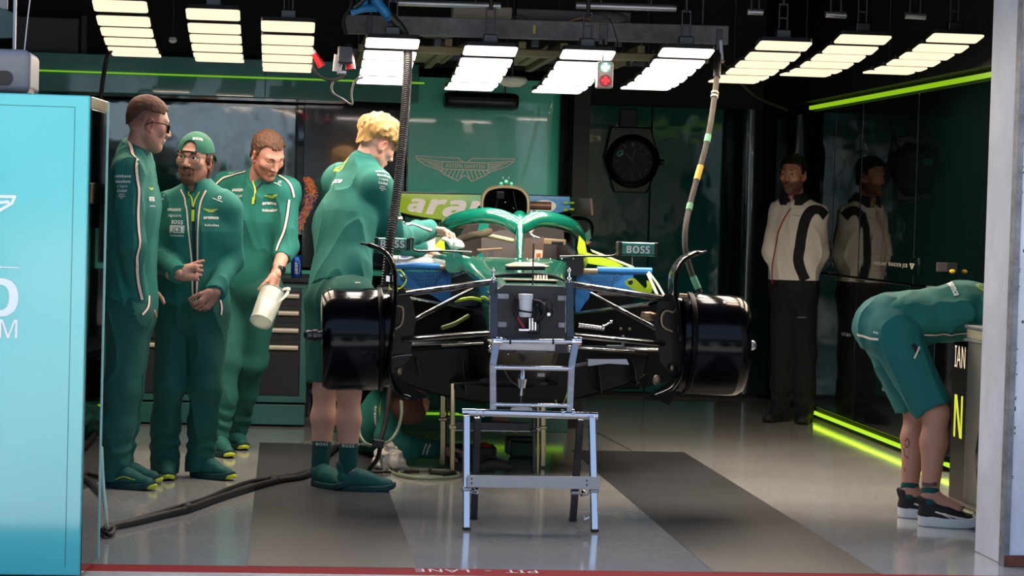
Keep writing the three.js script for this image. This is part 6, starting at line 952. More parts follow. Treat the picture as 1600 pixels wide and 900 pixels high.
  const slF = o.sleeveEndL ? J.elL.clone().lerp(J.wrL, o.sleeveEndL) : J.wrL, slR = o.sleeveEndR ? J.elR.clone().lerp(J.wrR, o.sleeveEndR) : J.wrR, neckBase = J.nck.clone().addScaledVector(U, -0.02), colTop = J.nck.clone().lerp(neckTop, o.collarH || 0.45);
  ctx.upper = field([...torso(gJ, [hemP]), cone(J.pel.clone().addScaledVector(U, -0.05), J.pel.clone().addScaledVector(U, 0.05), hw * b + gJ, hw * b + gJ, 0.04, { ...flat, ratio: 0.72, clips: [hemP] }), ...sl(J.shR, J.elR, slR), ...sl(J.shL, J.elL, slF), cone(neckBase, colTop, 0.07, 0.067, 0.016, { clips: [plane(colTop, colTop.clone().sub(neckBase))] }), ...(o.open === 0 ? [] : [ell(colTop.clone().addScaledVector(FW, 0.075).addScaledVector(U, 0.005), 0.03, o.open || 0.07, 0.045, 0.012, { sub: true })])], { disp: (x, y, z) => { const q = (x - J.pel.x) * U.x + (y - J.pel.y) * U.y + (z - J.pel.z) * U.z + hemD; return fz2(x, y, z) + (o.band === 0 ? 0 : q < 0.05 && q > -0.05 ? -0.005 * (1 - Math.abs(q) / 0.05) : 0); } });
  ctx.jacket = part(o.upperName || 'jacket', meshField(ctx.upper, 0.0085), o.upperMat || K.jacket, t);
  // feet
  const shoes = o.shoes || {}; for (const s of ['R', 'L']) { const a = J['an' + s], d = (o['toe' + s] || FW).clone().setY(0).normalize(), heel = o['heel' + s] || V(a.x, 0.0, a.z).addScaledVector(d, -0.055); if (o.legs === 'shorts') { part('sock', meshField(field([cone(a.clone().add(V(0, -0.02, 0)), a.clone().lerp(J['kn' + s], o.sock || 0.1), 0.0395, o.sock > 0.2 ? 0.047 : 0.041, 0.02)]), 0.006), K.sock, t); } addShoe(t, heel, d, { ...shoes, ...(shoes[s] || {}) }); }
  ctx.body = body; ctx.lowMesh = low; return ctx;
}

// ------------------------------------------------------------------ lettering on the team kit
const W1 = '#e9ece6', LG = '#b7d23a';
const P = {
  maaden: words('MAADEN', W1, { px: 44 }), cognizant: words('cognizant', W1, { px: 40, weight: 'normal' }), boss: words('BOSS', W1, { px: 56 }), sentinel: words('SentinelOne', W1, { px: 26 }), aramco: words('aramco', W1, { px: 60, mono: 2 }), valvoline: words('Valvoline', W1, { px: 40 }),
  jcb: print(120, 60, (c) => { c.strokeStyle = W1; c.lineWidth = 5; c.strokeRect(5, 5, 110, 50); c.fillStyle = W1; c.fillRect(10, 10, 100, 40); c.globalCompositeOperation = 'destination-out'; c.font = 'bold 44px sans-serif'; c.textAlign = 'center'; c.textBaseline = 'middle'; c.fillText('JCB', 60, 32); }),
  wing: print(200, 64, (c, w, h) => { c.fillStyle = LG; c.beginPath(); c.moveTo(4, 8); c.lineTo(80, 14); c.lineTo(100, 24); c.lineTo(120, 14); c.lineTo(196, 8); c.quadraticCurveTo(160, 44, 112, 56); c.lineTo(100, 48); c.lineTo(88, 56); c.quadraticCurveTo(40, 44, 4, 8); c.fill(); c.globalCompositeOperation = 'destination-out'; c.lineWidth = 2.5; for (let k = 0; k < 4; k++) { c.beginPath(); c.moveTo(16 + k * 9, 16 + k * 8); c.lineTo(184 - k * 9, 16 + k * 8); c.stroke(); } }),
  wingBack: print(360, 110, (c, w, h) => wings(c, w, h, LG, 6, '')),
  puma: print(90, 60, (c) => { c.strokeStyle = c.fillStyle = W1; c.lineWidth = 6; c.lineCap = 'round'; c.beginPath(); c.arc(60, 18, 11, 0, 7); c.stroke(); c.beginPath(); c.moveTo(8, 26); c.quadraticCurveTo(44, 36, 82, 54); c.stroke(); }),
  mark: print(70, 60, (c) => { c.fillStyle = W1; c.beginPath(); c.moveTo(30, 4); c.lineTo(38, 22); c.lineTo(52, 8); c.lineTo(42, 30); c.closePath(); c.fill(); c.font = '16px sans-serif'; c.fillText('Pirelli', 8, 52); }),
  sleeve: print(150, 200, (c) => { c.fillStyle = W1; c.textAlign = 'center'; c.font = 'bold 31px sans-serif'; c.fillText('coinbase', 75, 32); c.fillText('NexGen', 78, 74); c.font = 'italic 24px serif'; c.fillText('L’Signe', 75, 108); c.font = 'bold 28px sans-serif'; c.fillText('Cirdet', 75, 146); c.font = 'bold 15px sans-serif'; c.fillText('JAMES', 75, 168); c.fillText('FRANCIS', 75, 184); c.fillText('ETC', 75, 198); }),
  sock: words('BOSS BOSS BOSS', '#c8d4d0', { px: 34 }), short: words('BOSS', W1, { px: 30 }), race: words('ASTON MARTIN', '#8a8a8a', { px: 22 }), raceDark: words('ASTON MARTIN', '#4a3a3c', { px: 22 }),
};
const trim3 = (f, pts, D, par, w = 0.013) => { piping(f, 'piping_edge', pts, w * 1.9, K.navy, par, D, 0.002); piping(f, 'piping', pts, w, K.cream, par, D, 0.0035); };
function chest(c, D, list, opt = {}) { for (const [uv, px, py, w, o] of list) badge(c.upper, 'printed_mark', uv, px, py, D, w, c.jacket, o || opt); }
function glasses(c, dark) {
  const fr = [], mat = dark ? K.black : M.darkSteel, lens = dark ? K.lens : std(0xffffff, 0.02, 0, { transmission: 1, thickness: 0, ior: 1.25 });
  const g = c.head('glasses', (() => { for (const s of [-1, 1]) { const P = []; for (let i = 0; i <= 24; i++) { const q = i / 24 * 2 * Math.PI, u = Math.sign(Math.cos(q)) * Math.pow(Math.abs(Math.cos(q)), 0.6), v = Math.sign(Math.sin(q)) * Math.pow(Math.abs(Math.sin(q)), 0.65); P.push(V(s * (0.035 + u * 0.026), -0.004 + v * 0.02, 0.1 - Math.abs(0.035 + u * 0.026) * 0.18)); } fr.push(new THREE.TubeGeometry(new THREE.CatmullRomCurve3(P, true), 48, dark ? 0.0028 : 0.0013, 8, true), tube([V(s * 0.061, 0.008, 0.089), V(s * 0.075, 0.01, 0.06), V(s * 0.083, 0.006, 0.0), V(s * 0.084, -0.012, -0.03)], dark ? 0.0028 : 0.0016, 16, 8)); } fr.push(tube([V(-0.01, 0.004, 0.1), V(0, 0.008, 0.104), V(0.01, 0.004, 0.1)], dark ? 0.003 : 0.0014, 10, 8)); return fr; })(), mat);
  for (const s of [-1, 1]) { const o = []; for (let i = 0; i < 24; i++) { const q = i / 24 * 2 * Math.PI; o.push(V(s * (0.035 + Math.sign(Math.cos(q)) * Math.pow(Math.abs(Math.cos(q)), 0.6) * 0.025), -0.004 + Math.sign(Math.sin(q)) * Math.pow(Math.abs(Math.sin(q)), 0.65) * 0.019, 0)); } const r = [0.0006, -0.0006].map((d) => o.map((p) => V(p.x, p.y, 0.1 + d - Math.abs(p.x) * 0.18))); c.head('lens', loft(s > 0 ? r : r.map((q) => q.slice().reverse()), true, 0.4), lens, null, g); }
}
const HM = { brown: std(0x4a2f22, 0.75), dark: std(0x14100e, 0.6), fair: std(0xb48c54, 0.75), ginger: std(0x6b4630, 0.75), stubble: std(0x8a6450, 0.85) };

{ // 1: man in sunglasses, seen from his right side
  const c = makePerson({ label: 'man in sunglasses and green team tracksuit in profile beside the turquoise board', seed: 11, skin: 0xb48876, bulk: 1.04, hemDrop: 0.02,
    j: { pel: [203, 478, 11.05], chs: [206, 322, 11.0], nck: [209, 238, 11.0], hd: [231, 193, 10.97], shR: [200, 268, 10.84], elR: [205, 378, 10.78], wrR: [214, 466, 10.92], shL: [218, 262, 11.17], elL: [226, 370, 11.22], wrL: [228, 445, 11.18], hipR: [200, 492, 10.96], knR: [190, 610, 10.93], anR: [178, 736, 10.93], hipL: [208, 492, 11.13], knL: [200, 610, 11.1], anL: [183, 722, 11.16] },
    fwd: V(0.93, -0.17, -0.3), up: V(0.12, 1, 0), gaze: V(0, 0, 1), toeR: V(0.85, 0, 0.5), toeL: V(0.9, 0, 0.35), handR: { dir: V(0.12, -1, 0.05), palm: V(-0.1, 0, -1), curl: [0.25, 0.25, 0.25, 0.3] }, handL: { dir: V(0.1, -1, 0), palm: V(0, 0, 1), curl: [0.3, 0.3, 0.3, 0.3] },
    hair: { seed: 3, thick: (x, y, z) => y > 0.09 ? 0.011 : y > 0.045 ? 0.002 + (y - 0.045) * 0.2 : 0.0015, amp: 0.0012, line: (x, z) => z > 0.06 ? 0.074 : z > -0.045 ? 0.056 : 0.056 + (z + 0.045) * 1.5 }, hairMat: std(0x4e3226, 0.8),
    tint: (x, y, z) => y < -0.045 && z > -0.02 ? [0.86, 0.84, 0.86] : z < 0.03 && y > -0.03 ? (() => { const k = Math.max(0, Math.min(1, (y + 0.02) / 0.06 + (z < -0.04 ? 0.5 : 0))); return [1 - 0.66 * k, 1 - 0.72 * k, 1 - 0.74 * k]; })() : [1, 1, 1], shoes: { toeLime: 1, bands: [[[[0.04, 0.09], [0.06, 0.14], [0.05, 0.2]], 0.005, K.soleLime]] } });
  glasses(c, true);
  trim3(c.upper, [[201, 219], [205, 230], [213, 262], [217, 300], [216, 350], [214, 400], [216, 440], [222, 468]], 10.9, c.jacket); badge(c.upper, 'printed_mark', P.sleeve, 191, 291, 10.85, 0.088, c.jacket, { turn: 0.03 });
  chest(c, 10.95, [[P.jcb, 237, 311, 0.045], [P.wing, 236, 295, 0.05], [P.sentinel, 238, 322, 0.05]]); trim3(c.lower, [[233, 462], [231, 480], [222, 492]], 11, c.lowMesh, 0.01);
}
{ // 2: man in the cap
  const c = makePerson({ label: 'bearded man in green cap and clear glasses zipping his green jacket', seed: 23, skin: 0xae806e, hemDrop: 0.045, cuff: 0.05,
    j: { pel: [300, 470, 11.4], chs: [307, 360, 11.4], nck: [309, 298, 11.4], hd: [304, 248, 11.36], shR: [265, 322, 11.45], elR: [250, 402, 11.42], wrR: [280, 428, 11.2], shL: [354, 325, 11.36], elL: [360, 405, 11.38], wrL: [337, 456, 11.2], hipR: [274, 490, 11.42], knR: [263, 605, 11.36], anR: [258, 722, 11.42], hipL: [325, 490, 11.38], knL: [321, 605, 11.34], anL: [311, 720, 11.4] },
    fwd: V(-0.32, 0.02, 0.92), up: V(0.05, 1, 0.12), gaze: V(-0.25, 0.08, 1).normalize(), toeR: V(0.12, 0, 1), toeL: V(0.75, 0, 0.65),
    handR: { dir: V(1, 0.12, 0.15), palm: V(0.05, -0.2, -1), curl: [1.15, 1.4, 1.45, 1.5], thumb: [0.4, 0.95, 0.3], bend: 0.05 }, handL: { dir: V(-0.62, -0.75, 0.2), palm: V(-0.5, 0.2, -0.8), curl: [0.7, 0.75, 0.8, 0.85], thumb: [0.5, 0.9, 0.3] },
    hair: { seed: 9, thick: (x, y, z) => z < -0.02 && y < 0 ? 0.016 : 0.006, line: (x, z) => z > 0.03 ? 0.03 + (z - 0.03) * 1.2 : z > 0 ? -0.01 : -0.1, amp: 0.004, freq: 80 }, hairMat: HM.brown, beard: { thick: 0.0022, goatee: 1 }, beardMat: std(0x5f4232, 0.9), tint: (x, y, z) => y < -0.045 - 0.3 * Math.max(0, 0.03 - z) ? [0.72, 0.64, 0.6] : [1, 1, 1], shoes: { toeLime: 1 } });
  glasses(c, false);
  { // cap worn backwards: crown, opening, strap, peak behind
    const tilt = (x, y, z) => y - 0.034 + 0.1 * z - 0.0, capF = field([ell(V(0, 0.034, -0.012), 0.086, 0.098, 0.107, 0.02)], { cuts: [(x, y, z) => -tilt(x, y, z), (x, y, z) => 0.035 - Math.hypot(x, (y - 0.05) * 0.95, (z - 0.1) * 0.6)], disp: (x, y, z) => 0.001 * noise3(x * 40, y * 40, z * 40) });
    const cap = c.head('cap', [meshField(capF, 0.004)], std(0x0f5c4a, 0.8)); c.head('peak', (() => { const r = []; for (let i = 0; i <= 10; i++) { const t = i / 10, w = 0.075 * Math.sqrt(1 - t * t * 0.75), row = []; for (let j = 0; j <= 12; j++) { const u = j / 12 * 2 - 1; row.push(V(u * w, 0.042 - t * 0.03 - u * u * 0.018, -0.085 - 0.075 * t - 0.0 * u)); } for (let j = 12; j >= 0; j--) { const u = j / 12 * 2 - 1; row.push(V(u * w, 0.038 - t * 0.03 - u * u * 0.018, -0.085 - 0.075 * t)); } r.push(row); } return loft(r, true, 0.5); })(), std(0x0f5c4a, 0.8), null, cap);
    c.head('strap', sweep([V(-0.052, 0.029, 0.075), V(-0.03, 0.027, 0.09), V(0, 0.027, 0.0965), V(0.03, 0.027, 0.09), V(0.052, 0.029, 0.075)], [0.014, 0.004], EY, 24, 8, 0.5), K.black, null, cap); c.head('strap_buckle', box(0.008, 0.034, 0.021, 0.034, 0.09, 0.0965, 0.003), M.darkSteel, null, cap);
    const inv = c.hm.clone(); const wf = { d: (x, y, z) => { const q = V(x, y, z).applyMatrix4(inv.clone().invert()); return capF.d(q.x, q.y, q.z); } }; const lo = { prims: [], d: wf.d }; badge(lo, 'lettering', P.boss, 309, 217, 11.36, 0.055, cap, { turn: -0.1 });
  }
  const D = 11.3; for (const pts of [[[283, 296], [290, 314], [294, 350], [299, 400], [301, 440], [303, 474]], [[322, 298], [314, 316], [310, 350], [309, 400], [308, 440], [306, 474]]]) piping(c.upper, 'piping', pts, 0.008, K.cream, c.jacket, D, 0.004);
  piping(c.upper, 'zip_tape', [[302, 314], [303, 350], [304, 400], [305, 440], [305, 474]], 0.016, K.navy, c.jacket, D, 0.003); for (const pts of [[[294, 300], [300, 312], [301, 322]], [[312, 300], [305, 313], [302, 324]]]) piping(c.upper, 'lime_piping', pts, 0.006, K.limePipe, c.jacket, D, 0.006); piping(c.upper, 'zip_pull', [[302, 328], [302, 346]], 0.014, K.limePipe, c.jacket, D, 0.006, 10);
  chest(c, D, [[P.maaden, 273, 328, 0.088], [P.cognizant, 273, 337, 0.086], [P.boss, 276, 347, 0.07], [P.jcb, 276, 358, 0.08], [P.sentinel, 276, 368, 0.08], [P.wing, 329, 329, 0.075], [P.aramco, 330, 340, 0.078], [P.valvoline, 331, 352, 0.075], [P.puma, 340, 311, 0.055], [P.mark, 255, 307, 0.055]]);
  trim3(c.lower, [[247, 472], [243, 490], [240, 506]], D, c.lowMesh, 0.01); trim3(c.lower, [[342, 464], [346, 478], [345, 492]], D, c.lowMesh, 0.01);
}
{ // 3: man looking down with the jug
  const c = makePerson({ label: 'man in green half-zip top looking down and holding a clear jug', seed: 37, skin: 0xb88673, sleeveEndL: 0.42, hemDrop: 0.02, bulk: 1.08,
    j: { pel: [386, 440, 12.6], chs: [398, 338, 12.58], nck: [402, 284, 12.55], hd: [418, 242, 12.42], shR: [354, 292, 12.72], elR: [346, 385, 12.75], wrR: [354, 450, 12.6], shL: [446, 300, 12.45], elL: [447, 385, 12.42], wrL: [431, 428, 12.25], hipR: [366, 456, 12.65], knR: [352, 565, 12.5], anR: [339, 686, 12.45], hipL: [408, 456, 12.55], knL: [394, 565, 12.62], anL: [364, 673, 12.85] },
    fwd: V(0.5, -0.5, 0.72), up: V(0.1, 1, 0.3), eyeMat: std(0xb98471, 0.6), toeR: V(0.35, 0, 0.95), toeL: V(0.3, 0, 0.95), heelR: undefined, handR: { dir: V(0, -1, 0), palm: V(1, 0, 0), curl: [0.4, 0.4, 0.4, 0.4] }, handL: { dir: V(-0.12, -0.95, 0.3), palm: V(-0.75, 0.1, -0.5), curl: [0.75, 0.8, 0.85, 0.9], thumb: [0.5, 0.85, 0.4] },
    hair: { seed: 5, line: HAIRLINE.receding, thick: (x, y, z) => y > 0.06 ? 0.012 : 0.006, amp: 0.003 }, hairMat: std(0x4a2f20, 0.75), tint: (x, y, z) => y < -0.04 && z > -0.02 ? [0.8, 0.72, 0.66] : [1, 1, 1], shoes: { toeLime: 1 } });
  const D = 12.4; piping(c.upper, 'lime_piping', [[392, 266], [396, 285], [399, 298], [398, 312]], 0.008, K.limePipe, c.jacket, D, 0.005); piping(c.upper, 'zip_tape', [[411, 285], [402, 294], [399, 302], [398, 318]], 0.01, K.navy, c.jacket, D, 0.004); piping(c.upper, 'zip_pull', [[397, 308], [396, 319]], 0.014, K.limePipe, c.jacket, D, 0.006, 10);
  trim3(c.upper, [[384, 268], [370, 272], [352, 277], [338, 288], [330, 302]], 12.6, c.jacket, 0.011); trim3(c.upper, [[436, 274], [448, 282], [456, 294], [459, 308]], 12.4, c.jacket, 0.011); trim3(c.upper, [[452, 312], [449, 335], [444, 360], [436, 380], [432, 392]], 12.35, c.jacket, 0.011);
  chest(c, D, [[P.maaden, 371, 297, 0.1], [P.cognizant, 370, 306, 0.1], [P.boss, 368, 316, 0.075], [P.jcb, 371, 327, 0.07], [P.wing, 425, 307, 0.085], [P.aramco, 423, 317, 0.088], [P.valvoline, 422, 329, 0.09], [P.puma, 434, 286, 0.055], [P.mark, 365, 269, 0.06]]);
  const w = c.J.wrL.clone().lerp(c.J.elL, 0.12), dir = c.J.wrL.clone().sub(c.J.elL).normalize(); const wt = part('wristwatch', lathe([[0.0345, -0.01], [0.037, -0.009], [0.037, 0.009], [0.0345, 0.01], [0.0345, -0.01]], w, dir, 28), K.black, c.t); const wn = V(0.9, 0.25, 0.35).normalize(); wn.addScaledVector(dir, -wn.dot(dir)).normalize(); part('watch_case', lathe([[0, 0], [0.018, 0], [0.019, 0.004], [0.016, 0.009], [0, 0.01]], w.clone().addScaledVector(wn, 0.034), wn, 20), M.darkSteel, wt);
  // the jug in his hand
  const a = at(426, 456, 12.12), b = at(408, 502, 12.0), ax = b.clone().sub(a), L = ax.length(), jug = thing('measuring_jug', 'translucent plastic measuring jug held upside down by the man looking down', 'jug', b.clone());
  const jm = std(0xdfe4dc, 0.25, 0, { transmission: 0.55, thickness: 0, side: THREE.DoubleSide }); part('jug_body', lathe([[0.066, 0], [0.07, 0.004], [0.064, 0.01], [0.058, L - 0.01], [0.056, L], [0, L + 0.002]], a, ax, 40), jm, jug);
  part('jug_base', lathe([[0.05, L - 0.004], [0.059, L - 0.004], [0.059, L + 0.004], [0.05, L + 0.004]], a, ax, 40), jm, jug); const sd = V(1, 0.4, 0.2).normalize(), hn = ax.clone().normalize(); part('jug_handle', sweep([a.clone().addScaledVector(sd, 0.06).addScaledVector(hn, 0.01), a.clone().addScaledVector(sd, 0.095).addScaledVector(hn, 0.02), a.clone().addScaledVector(sd, 0.092).addScaledVector(hn, 0.07), a.clone().addScaledVector(sd, 0.06).addScaledVector(hn, 0.095)], [0.02, 0.007], hn, 20, 10), jm, jug);
}
{ // 4: fair-haired mechanic with his back to us
  const c = makePerson({ label: 'fair-haired mechanic in green jacket and shorts seen from behind at the car', seed: 51, skin: 0xd0a08c, legs: 'shorts', hemDrop: -0.02, sock: 0.36, gJ: 0.028, hw: 0.145, band: 0,
    j: { pel: [531, 455, 11.14], chs: [542, 345, 11.3], nck: [566, 262, 11.38], hd: [589, 224, 11.4], shR: [586, 292, 11.22], elR: [614, 372, 11.28], wrR: [672, 358, 11.7], shL: [532, 284, 11.52], elL: [590, 372, 11.7], wrL: [660, 388, 11.9], hipR: [550, 470, 10.98], knR: [545, 612, 10.96], anR: [544, 738, 10.95], hipL: [516, 468, 11.18], knL: [508, 608, 11.14], anL: [500, 736, 11.1] },
    fwd: V(0.78, -0.42, -0.45), up: V(0.25, 1, 0), toeR: V(1, 0, 0.12), toeL: V(0.55, 0, 0.8), handR: { dir: V(0.86, -0.05, 0.3), palm: V(0, -1, 0.2), curl: [0.5, 0.55, 0.6, 0.65], thumb: [0.5, 0.9, 0.2] }, handL: { dir: V(0.9, -0.1, -0.2), palm: V(0, -1, 0), curl: [0.6, 0.6, 0.6, 0.6] },
    hair: { seed: 8, freq: 75, amp: 0.009, thick: (x, y, z) => 0.006 + 0.022 * Math.max(0, Math.min(1, (y - 0.0) / 0.06)) + 0.012 * Math.max(0, Math.min(1, (z - 0.02) / 0.05)), line: (x, z) => (z > 0.06 ? 0.02 : z > -0.03 ? 0.036 : 0.036 + (z + 0.03) * 1.2) + 0.008 * noise3(x * 60, z * 60, 1) }, hairMat: HM.fair, browMat: HM.fair, tint: (x, y, z) => y > -0.01 && y < 0.04 && z < 0.03 ? [1, 0.95, 0.9] : [1, 1, 1] });
  const D = 11.0; badge(c.upper, 'printed_mark', P.aramco, 522, 284, 11.3, 0.135, c.jacket, { turn: 0.28, height: 0.05 }); badge(c.upper, 'printed_mark', P.wingBack, 534, 262, 11.3, 0.13, c.jacket, { turn: 0.75, height: 0.055 }); badge(c.upper, 'printed_mark', P.sleeve, 599, 280, 11.15, 0.082, c.jacket, { turn: -0.12 });
  trim3(c.upper, [[618, 340], [632, 346], [648, 351], [662, 356], [674, 359]], 11.3, c.jacket, 0.012); badge(c.lower, 'printed_mark', P.short, 559, 442, 11, 0.03, c.lowMesh, {}); piping(c.lower, 'pocket_trim', [[515, 452], [522, 458], [532, 462]], 0.012, K.cream, c.lowMesh, 11, 0.004, 12);
  for (const [x, y] of [[503, 692], [544, 695]]) { const s = x < 520 ? 'L' : 'R', f = field([cone(c.J['an' + s].clone().add(V(0, -0.02, 0)), c.J['an' + s].clone().lerp(c.J['kn' + s], 0.36), 0.04, 0.0475)]); badge(f, 'printed_mark', P.sock, x, y + 2, 11, 0.2, c.t, { nu: 16, height: 0.028 }); }
  // the white cloth in his hand
  const p = at(712, 378, 11.62), r = field([cone(p.clone().add(V(-0.06, 0.012, 0.03)), p.clone().add(V(0.0, -0.012, 0)), 0.012, 0.018, 0.02), cone(p.clone().add(V(0, -0.012, 0)), p.clone().add(V(0.022, -0.012, 0)), 0.026, 0.018, 0.02), ell(p.clone().add(V(0.01, -0.02, 0.01)), 0.028, 0.014, 0.03, 0.02)], { disp: (x, y, z) => 0.006 * noise3(x * 40, y * 40, z * 40) });
  solo('cleaning_cloth', meshField(r, 0.004), std(0xe6e2dc, 0.9), 'white cleaning cloth in the fair-haired mechanic’s hand', 'cloth');
}
{ // 5: mechanic lying under the car
  const c = makePerson({ label: 'close-cropped mechanic lying on the floor under the left front of the car', seed: 61, skin: 0xd49c82, hemDrop: 0.05, base: V(0.75, 0, -12.6),
    j: { pel: [585, 668, 12.75], chs: [598, 652, 12.45], nck: [619, 632, 12.2], hd: [641, 630, 12.0], shR: [634, 616, 12.35], elR: [702, 622, 12.45], wrR: [768, 652, 12.4], shL: [606, 682, 12.12], elL: [640, 700, 12.05], wrL: [686, 702, 12.15], hipR: [590, 655, 12.85], knR: [560, 662, 13.25], anR: [575, 672, 13.62], hipL: [578, 678, 12.85], knL: [548, 672, 13.25], anL: [552, 680, 13.62] },
    fwd: V(0.85, -0.2, -0.35), up: V(0.3, -0.75, 0.5), toeR: V(-0.3, 0, -1), toeL: V(-0.4, 0, -1), heelR: at(575, 676, 13.6).setY(0.02), heelL: at(552, 676, 13.6).setY(0.02), handR: { dir: V(0.95, -0.2, 0), palm: V(0, -1, 0.2), curl: [0.4, 0.4, 0.4, 0.4] }, handL: { dir: V(1, 0, 0), palm: V(0, -1, 0), curl: [0.4, 0.4, 0.4, 0.4] },
    hair: { seed: 2, thick: () => 0.0015, amp: 0.0008, line: HAIRLINE.short }, hairMat: std(0x5a3a2c, 0.85) });
  glasses(c, false); badge(c.upper, 'printed_mark', P.wing, 594, 634, 12.2, 0.13, c.jacket, { turn: -1.4 }); badge(c.upper, 'printed_mark', P.aramco, 587, 652, 12.2, 0.13, c.jacket, { turn: -1.4 }); trim3(c.upper, [[648, 606], [664, 608], [682, 612], [700, 616]], 12.3, c.jacket, 0.012); for (const x of [662, 668]) piping(c.upper, 'cuff_stripe', [[x + 4, 694], [x, 702], [x - 2, 710]], 0.008, K.cream, c.jacket, 12.05, 0.004, 10);
}
{ // 6: man in the pale jacket by the right wall
  const pale = K.cloth(0xe2dccf); pale.sheen = 0;
  const c = makePerson({ label: 'dark-haired bearded man in cream and black jacket standing by the right-hand wall', seed: 71, skin: 0xc48a70, hemDrop: 0.05, gJ: 0.022, upperMat: pale, lowerMat: std(0x0b0c0e, 0.9), hw: 0.14,
    j: { pel: [1240, 440, 15.1], chs: [1246, 362, 15.1], nck: [1243, 318, 15.1], hd: [1240, 273, 15.06], shR: [1220, 332, 15.18], elR: [1207, 392, 15.16], wrR: [1228, 446, 15.12], shL: [1274, 336, 15.02], elL: [1281, 396, 15.06], wrL: [1256, 452, 15.08], hipR: [1228, 455, 15.12], knR: [1224, 555, 15.1], anR: [1220, 645, 15.12], hipL: [1254, 456, 15.06], knL: [1256, 556, 15.04], anL: [1257, 648, 15.04] },
    fwd: V(-0.6, 0.02, 0.8), up: V(0, 1, 0), gaze: V(-0.1, 0.05, 1).normalize(), toeR: V(-0.6, 0, 0.8), toeL: V(-0.3, 0, 1), handR: { dir: V(0.3, -1, 0.0), palm: V(1, 0, 0), curl: [0.4, 0.4, 0.4, 0.4] }, handL: { dir: V(-0.3, -1, 0.0), palm: V(-1, 0, 0), curl: [0.4, 0.4, 0.4, 0.4] },
    hair: { seed: 4, thick: (x, y, z) => y > 0.05 ? 0.018 : 0.007, amp: 0.003 }, hairMat: HM.dark, tint: (x, y, z) => { const k = Math.max(0, Math.min(1, (-y - 0.03 - (z > 0.05 ? 0.008 : 0)) / 0.016)) * (z > -0.02 ? 1 : 0); return [1 - 0.68 * k, 1 - 0.7 * k, 1 - 0.7 * k]; }, shoes: { upper: K.black, sole: K.black } });
  const D = 14.95, blk = std(0x17161a, 0.85, 0, { side: THREE.DoubleSide });
  piping(c.upper, 'side_panel', [[1290, 338], [1281, 328], [1270, 328], [1260, 340], [1254, 360], [1250, 385], [1247, 405], [1252, 425], [1258, 438]], 0.07, blk, c.jacket, D, 0.004, 50);
  piping(c.upper, 'zip', [[1236, 326], [1228, 338], [1221, 352], [1215, 372], [1210, 400], [1207, 425], [1209, 448]], 0.01, K.redPipe, c.jacket, D, 0.006, 40); piping(c.upper, 'zip_edge', [[1238, 325], [1230, 338], [1223, 352], [1217, 372], [1212, 400], [1209, 425]], 0.008, K.cream, c.jacket, D, 0.005, 40);
  const hemB = plane(c.J.pel.clone().addScaledVector(c.U, 0.012), c.U), nb = c.J.nck; const up2 = field(c.upper.prims, { disp: (x, y, z) => c.upper.disp(x, y, z) + 0.004, cuts: [hemB, (x, y, z) => (x - c.J.pel.x) * (x - c.J.pel.x) + (z - c.J.pel.z) ** 2 - 0.19 * 0.19] }); part('hem_band', meshField(up2, 0.009), blk, c.jacket);
  const col = field(c.upper.prims, { disp: (x, y, z) => c.upper.disp(x, y, z) + 0.008, cuts: [plane(nb.clone().addScaledVector(c.U, -0.012), c.U.clone().negate()), (x, y, z) => Math.hypot(x - nb.x, z - nb.z) - 0.11, (x, y, z) => 0.03 - Math.hypot(x - nb.x + 0.055, (y - nb.y) * 0.3, z - nb.z - 0.075)] }); part('collar', meshField(col, 0.006), blk, c.jacket);
  piping(c.upper, 'collar_edge', [[1216, 313], [1220, 322], [1228, 326]], 0.012, K.cream, c.jacket, D, 0.009, 12); badge(c.upper, 'printed_mark', P.raceDark, 1244, 337, D, 0.06, c.jacket, { turn: -0.1 }); badge(c.upper, 'printed_mark', P.raceDark, 1216, 341, D, 0.025, c.jacket, {}); badge(c.lower, 'printed_mark', P.race, 1253, 496, D, 0.06, c.lowMesh, { height: 0.02 });
}
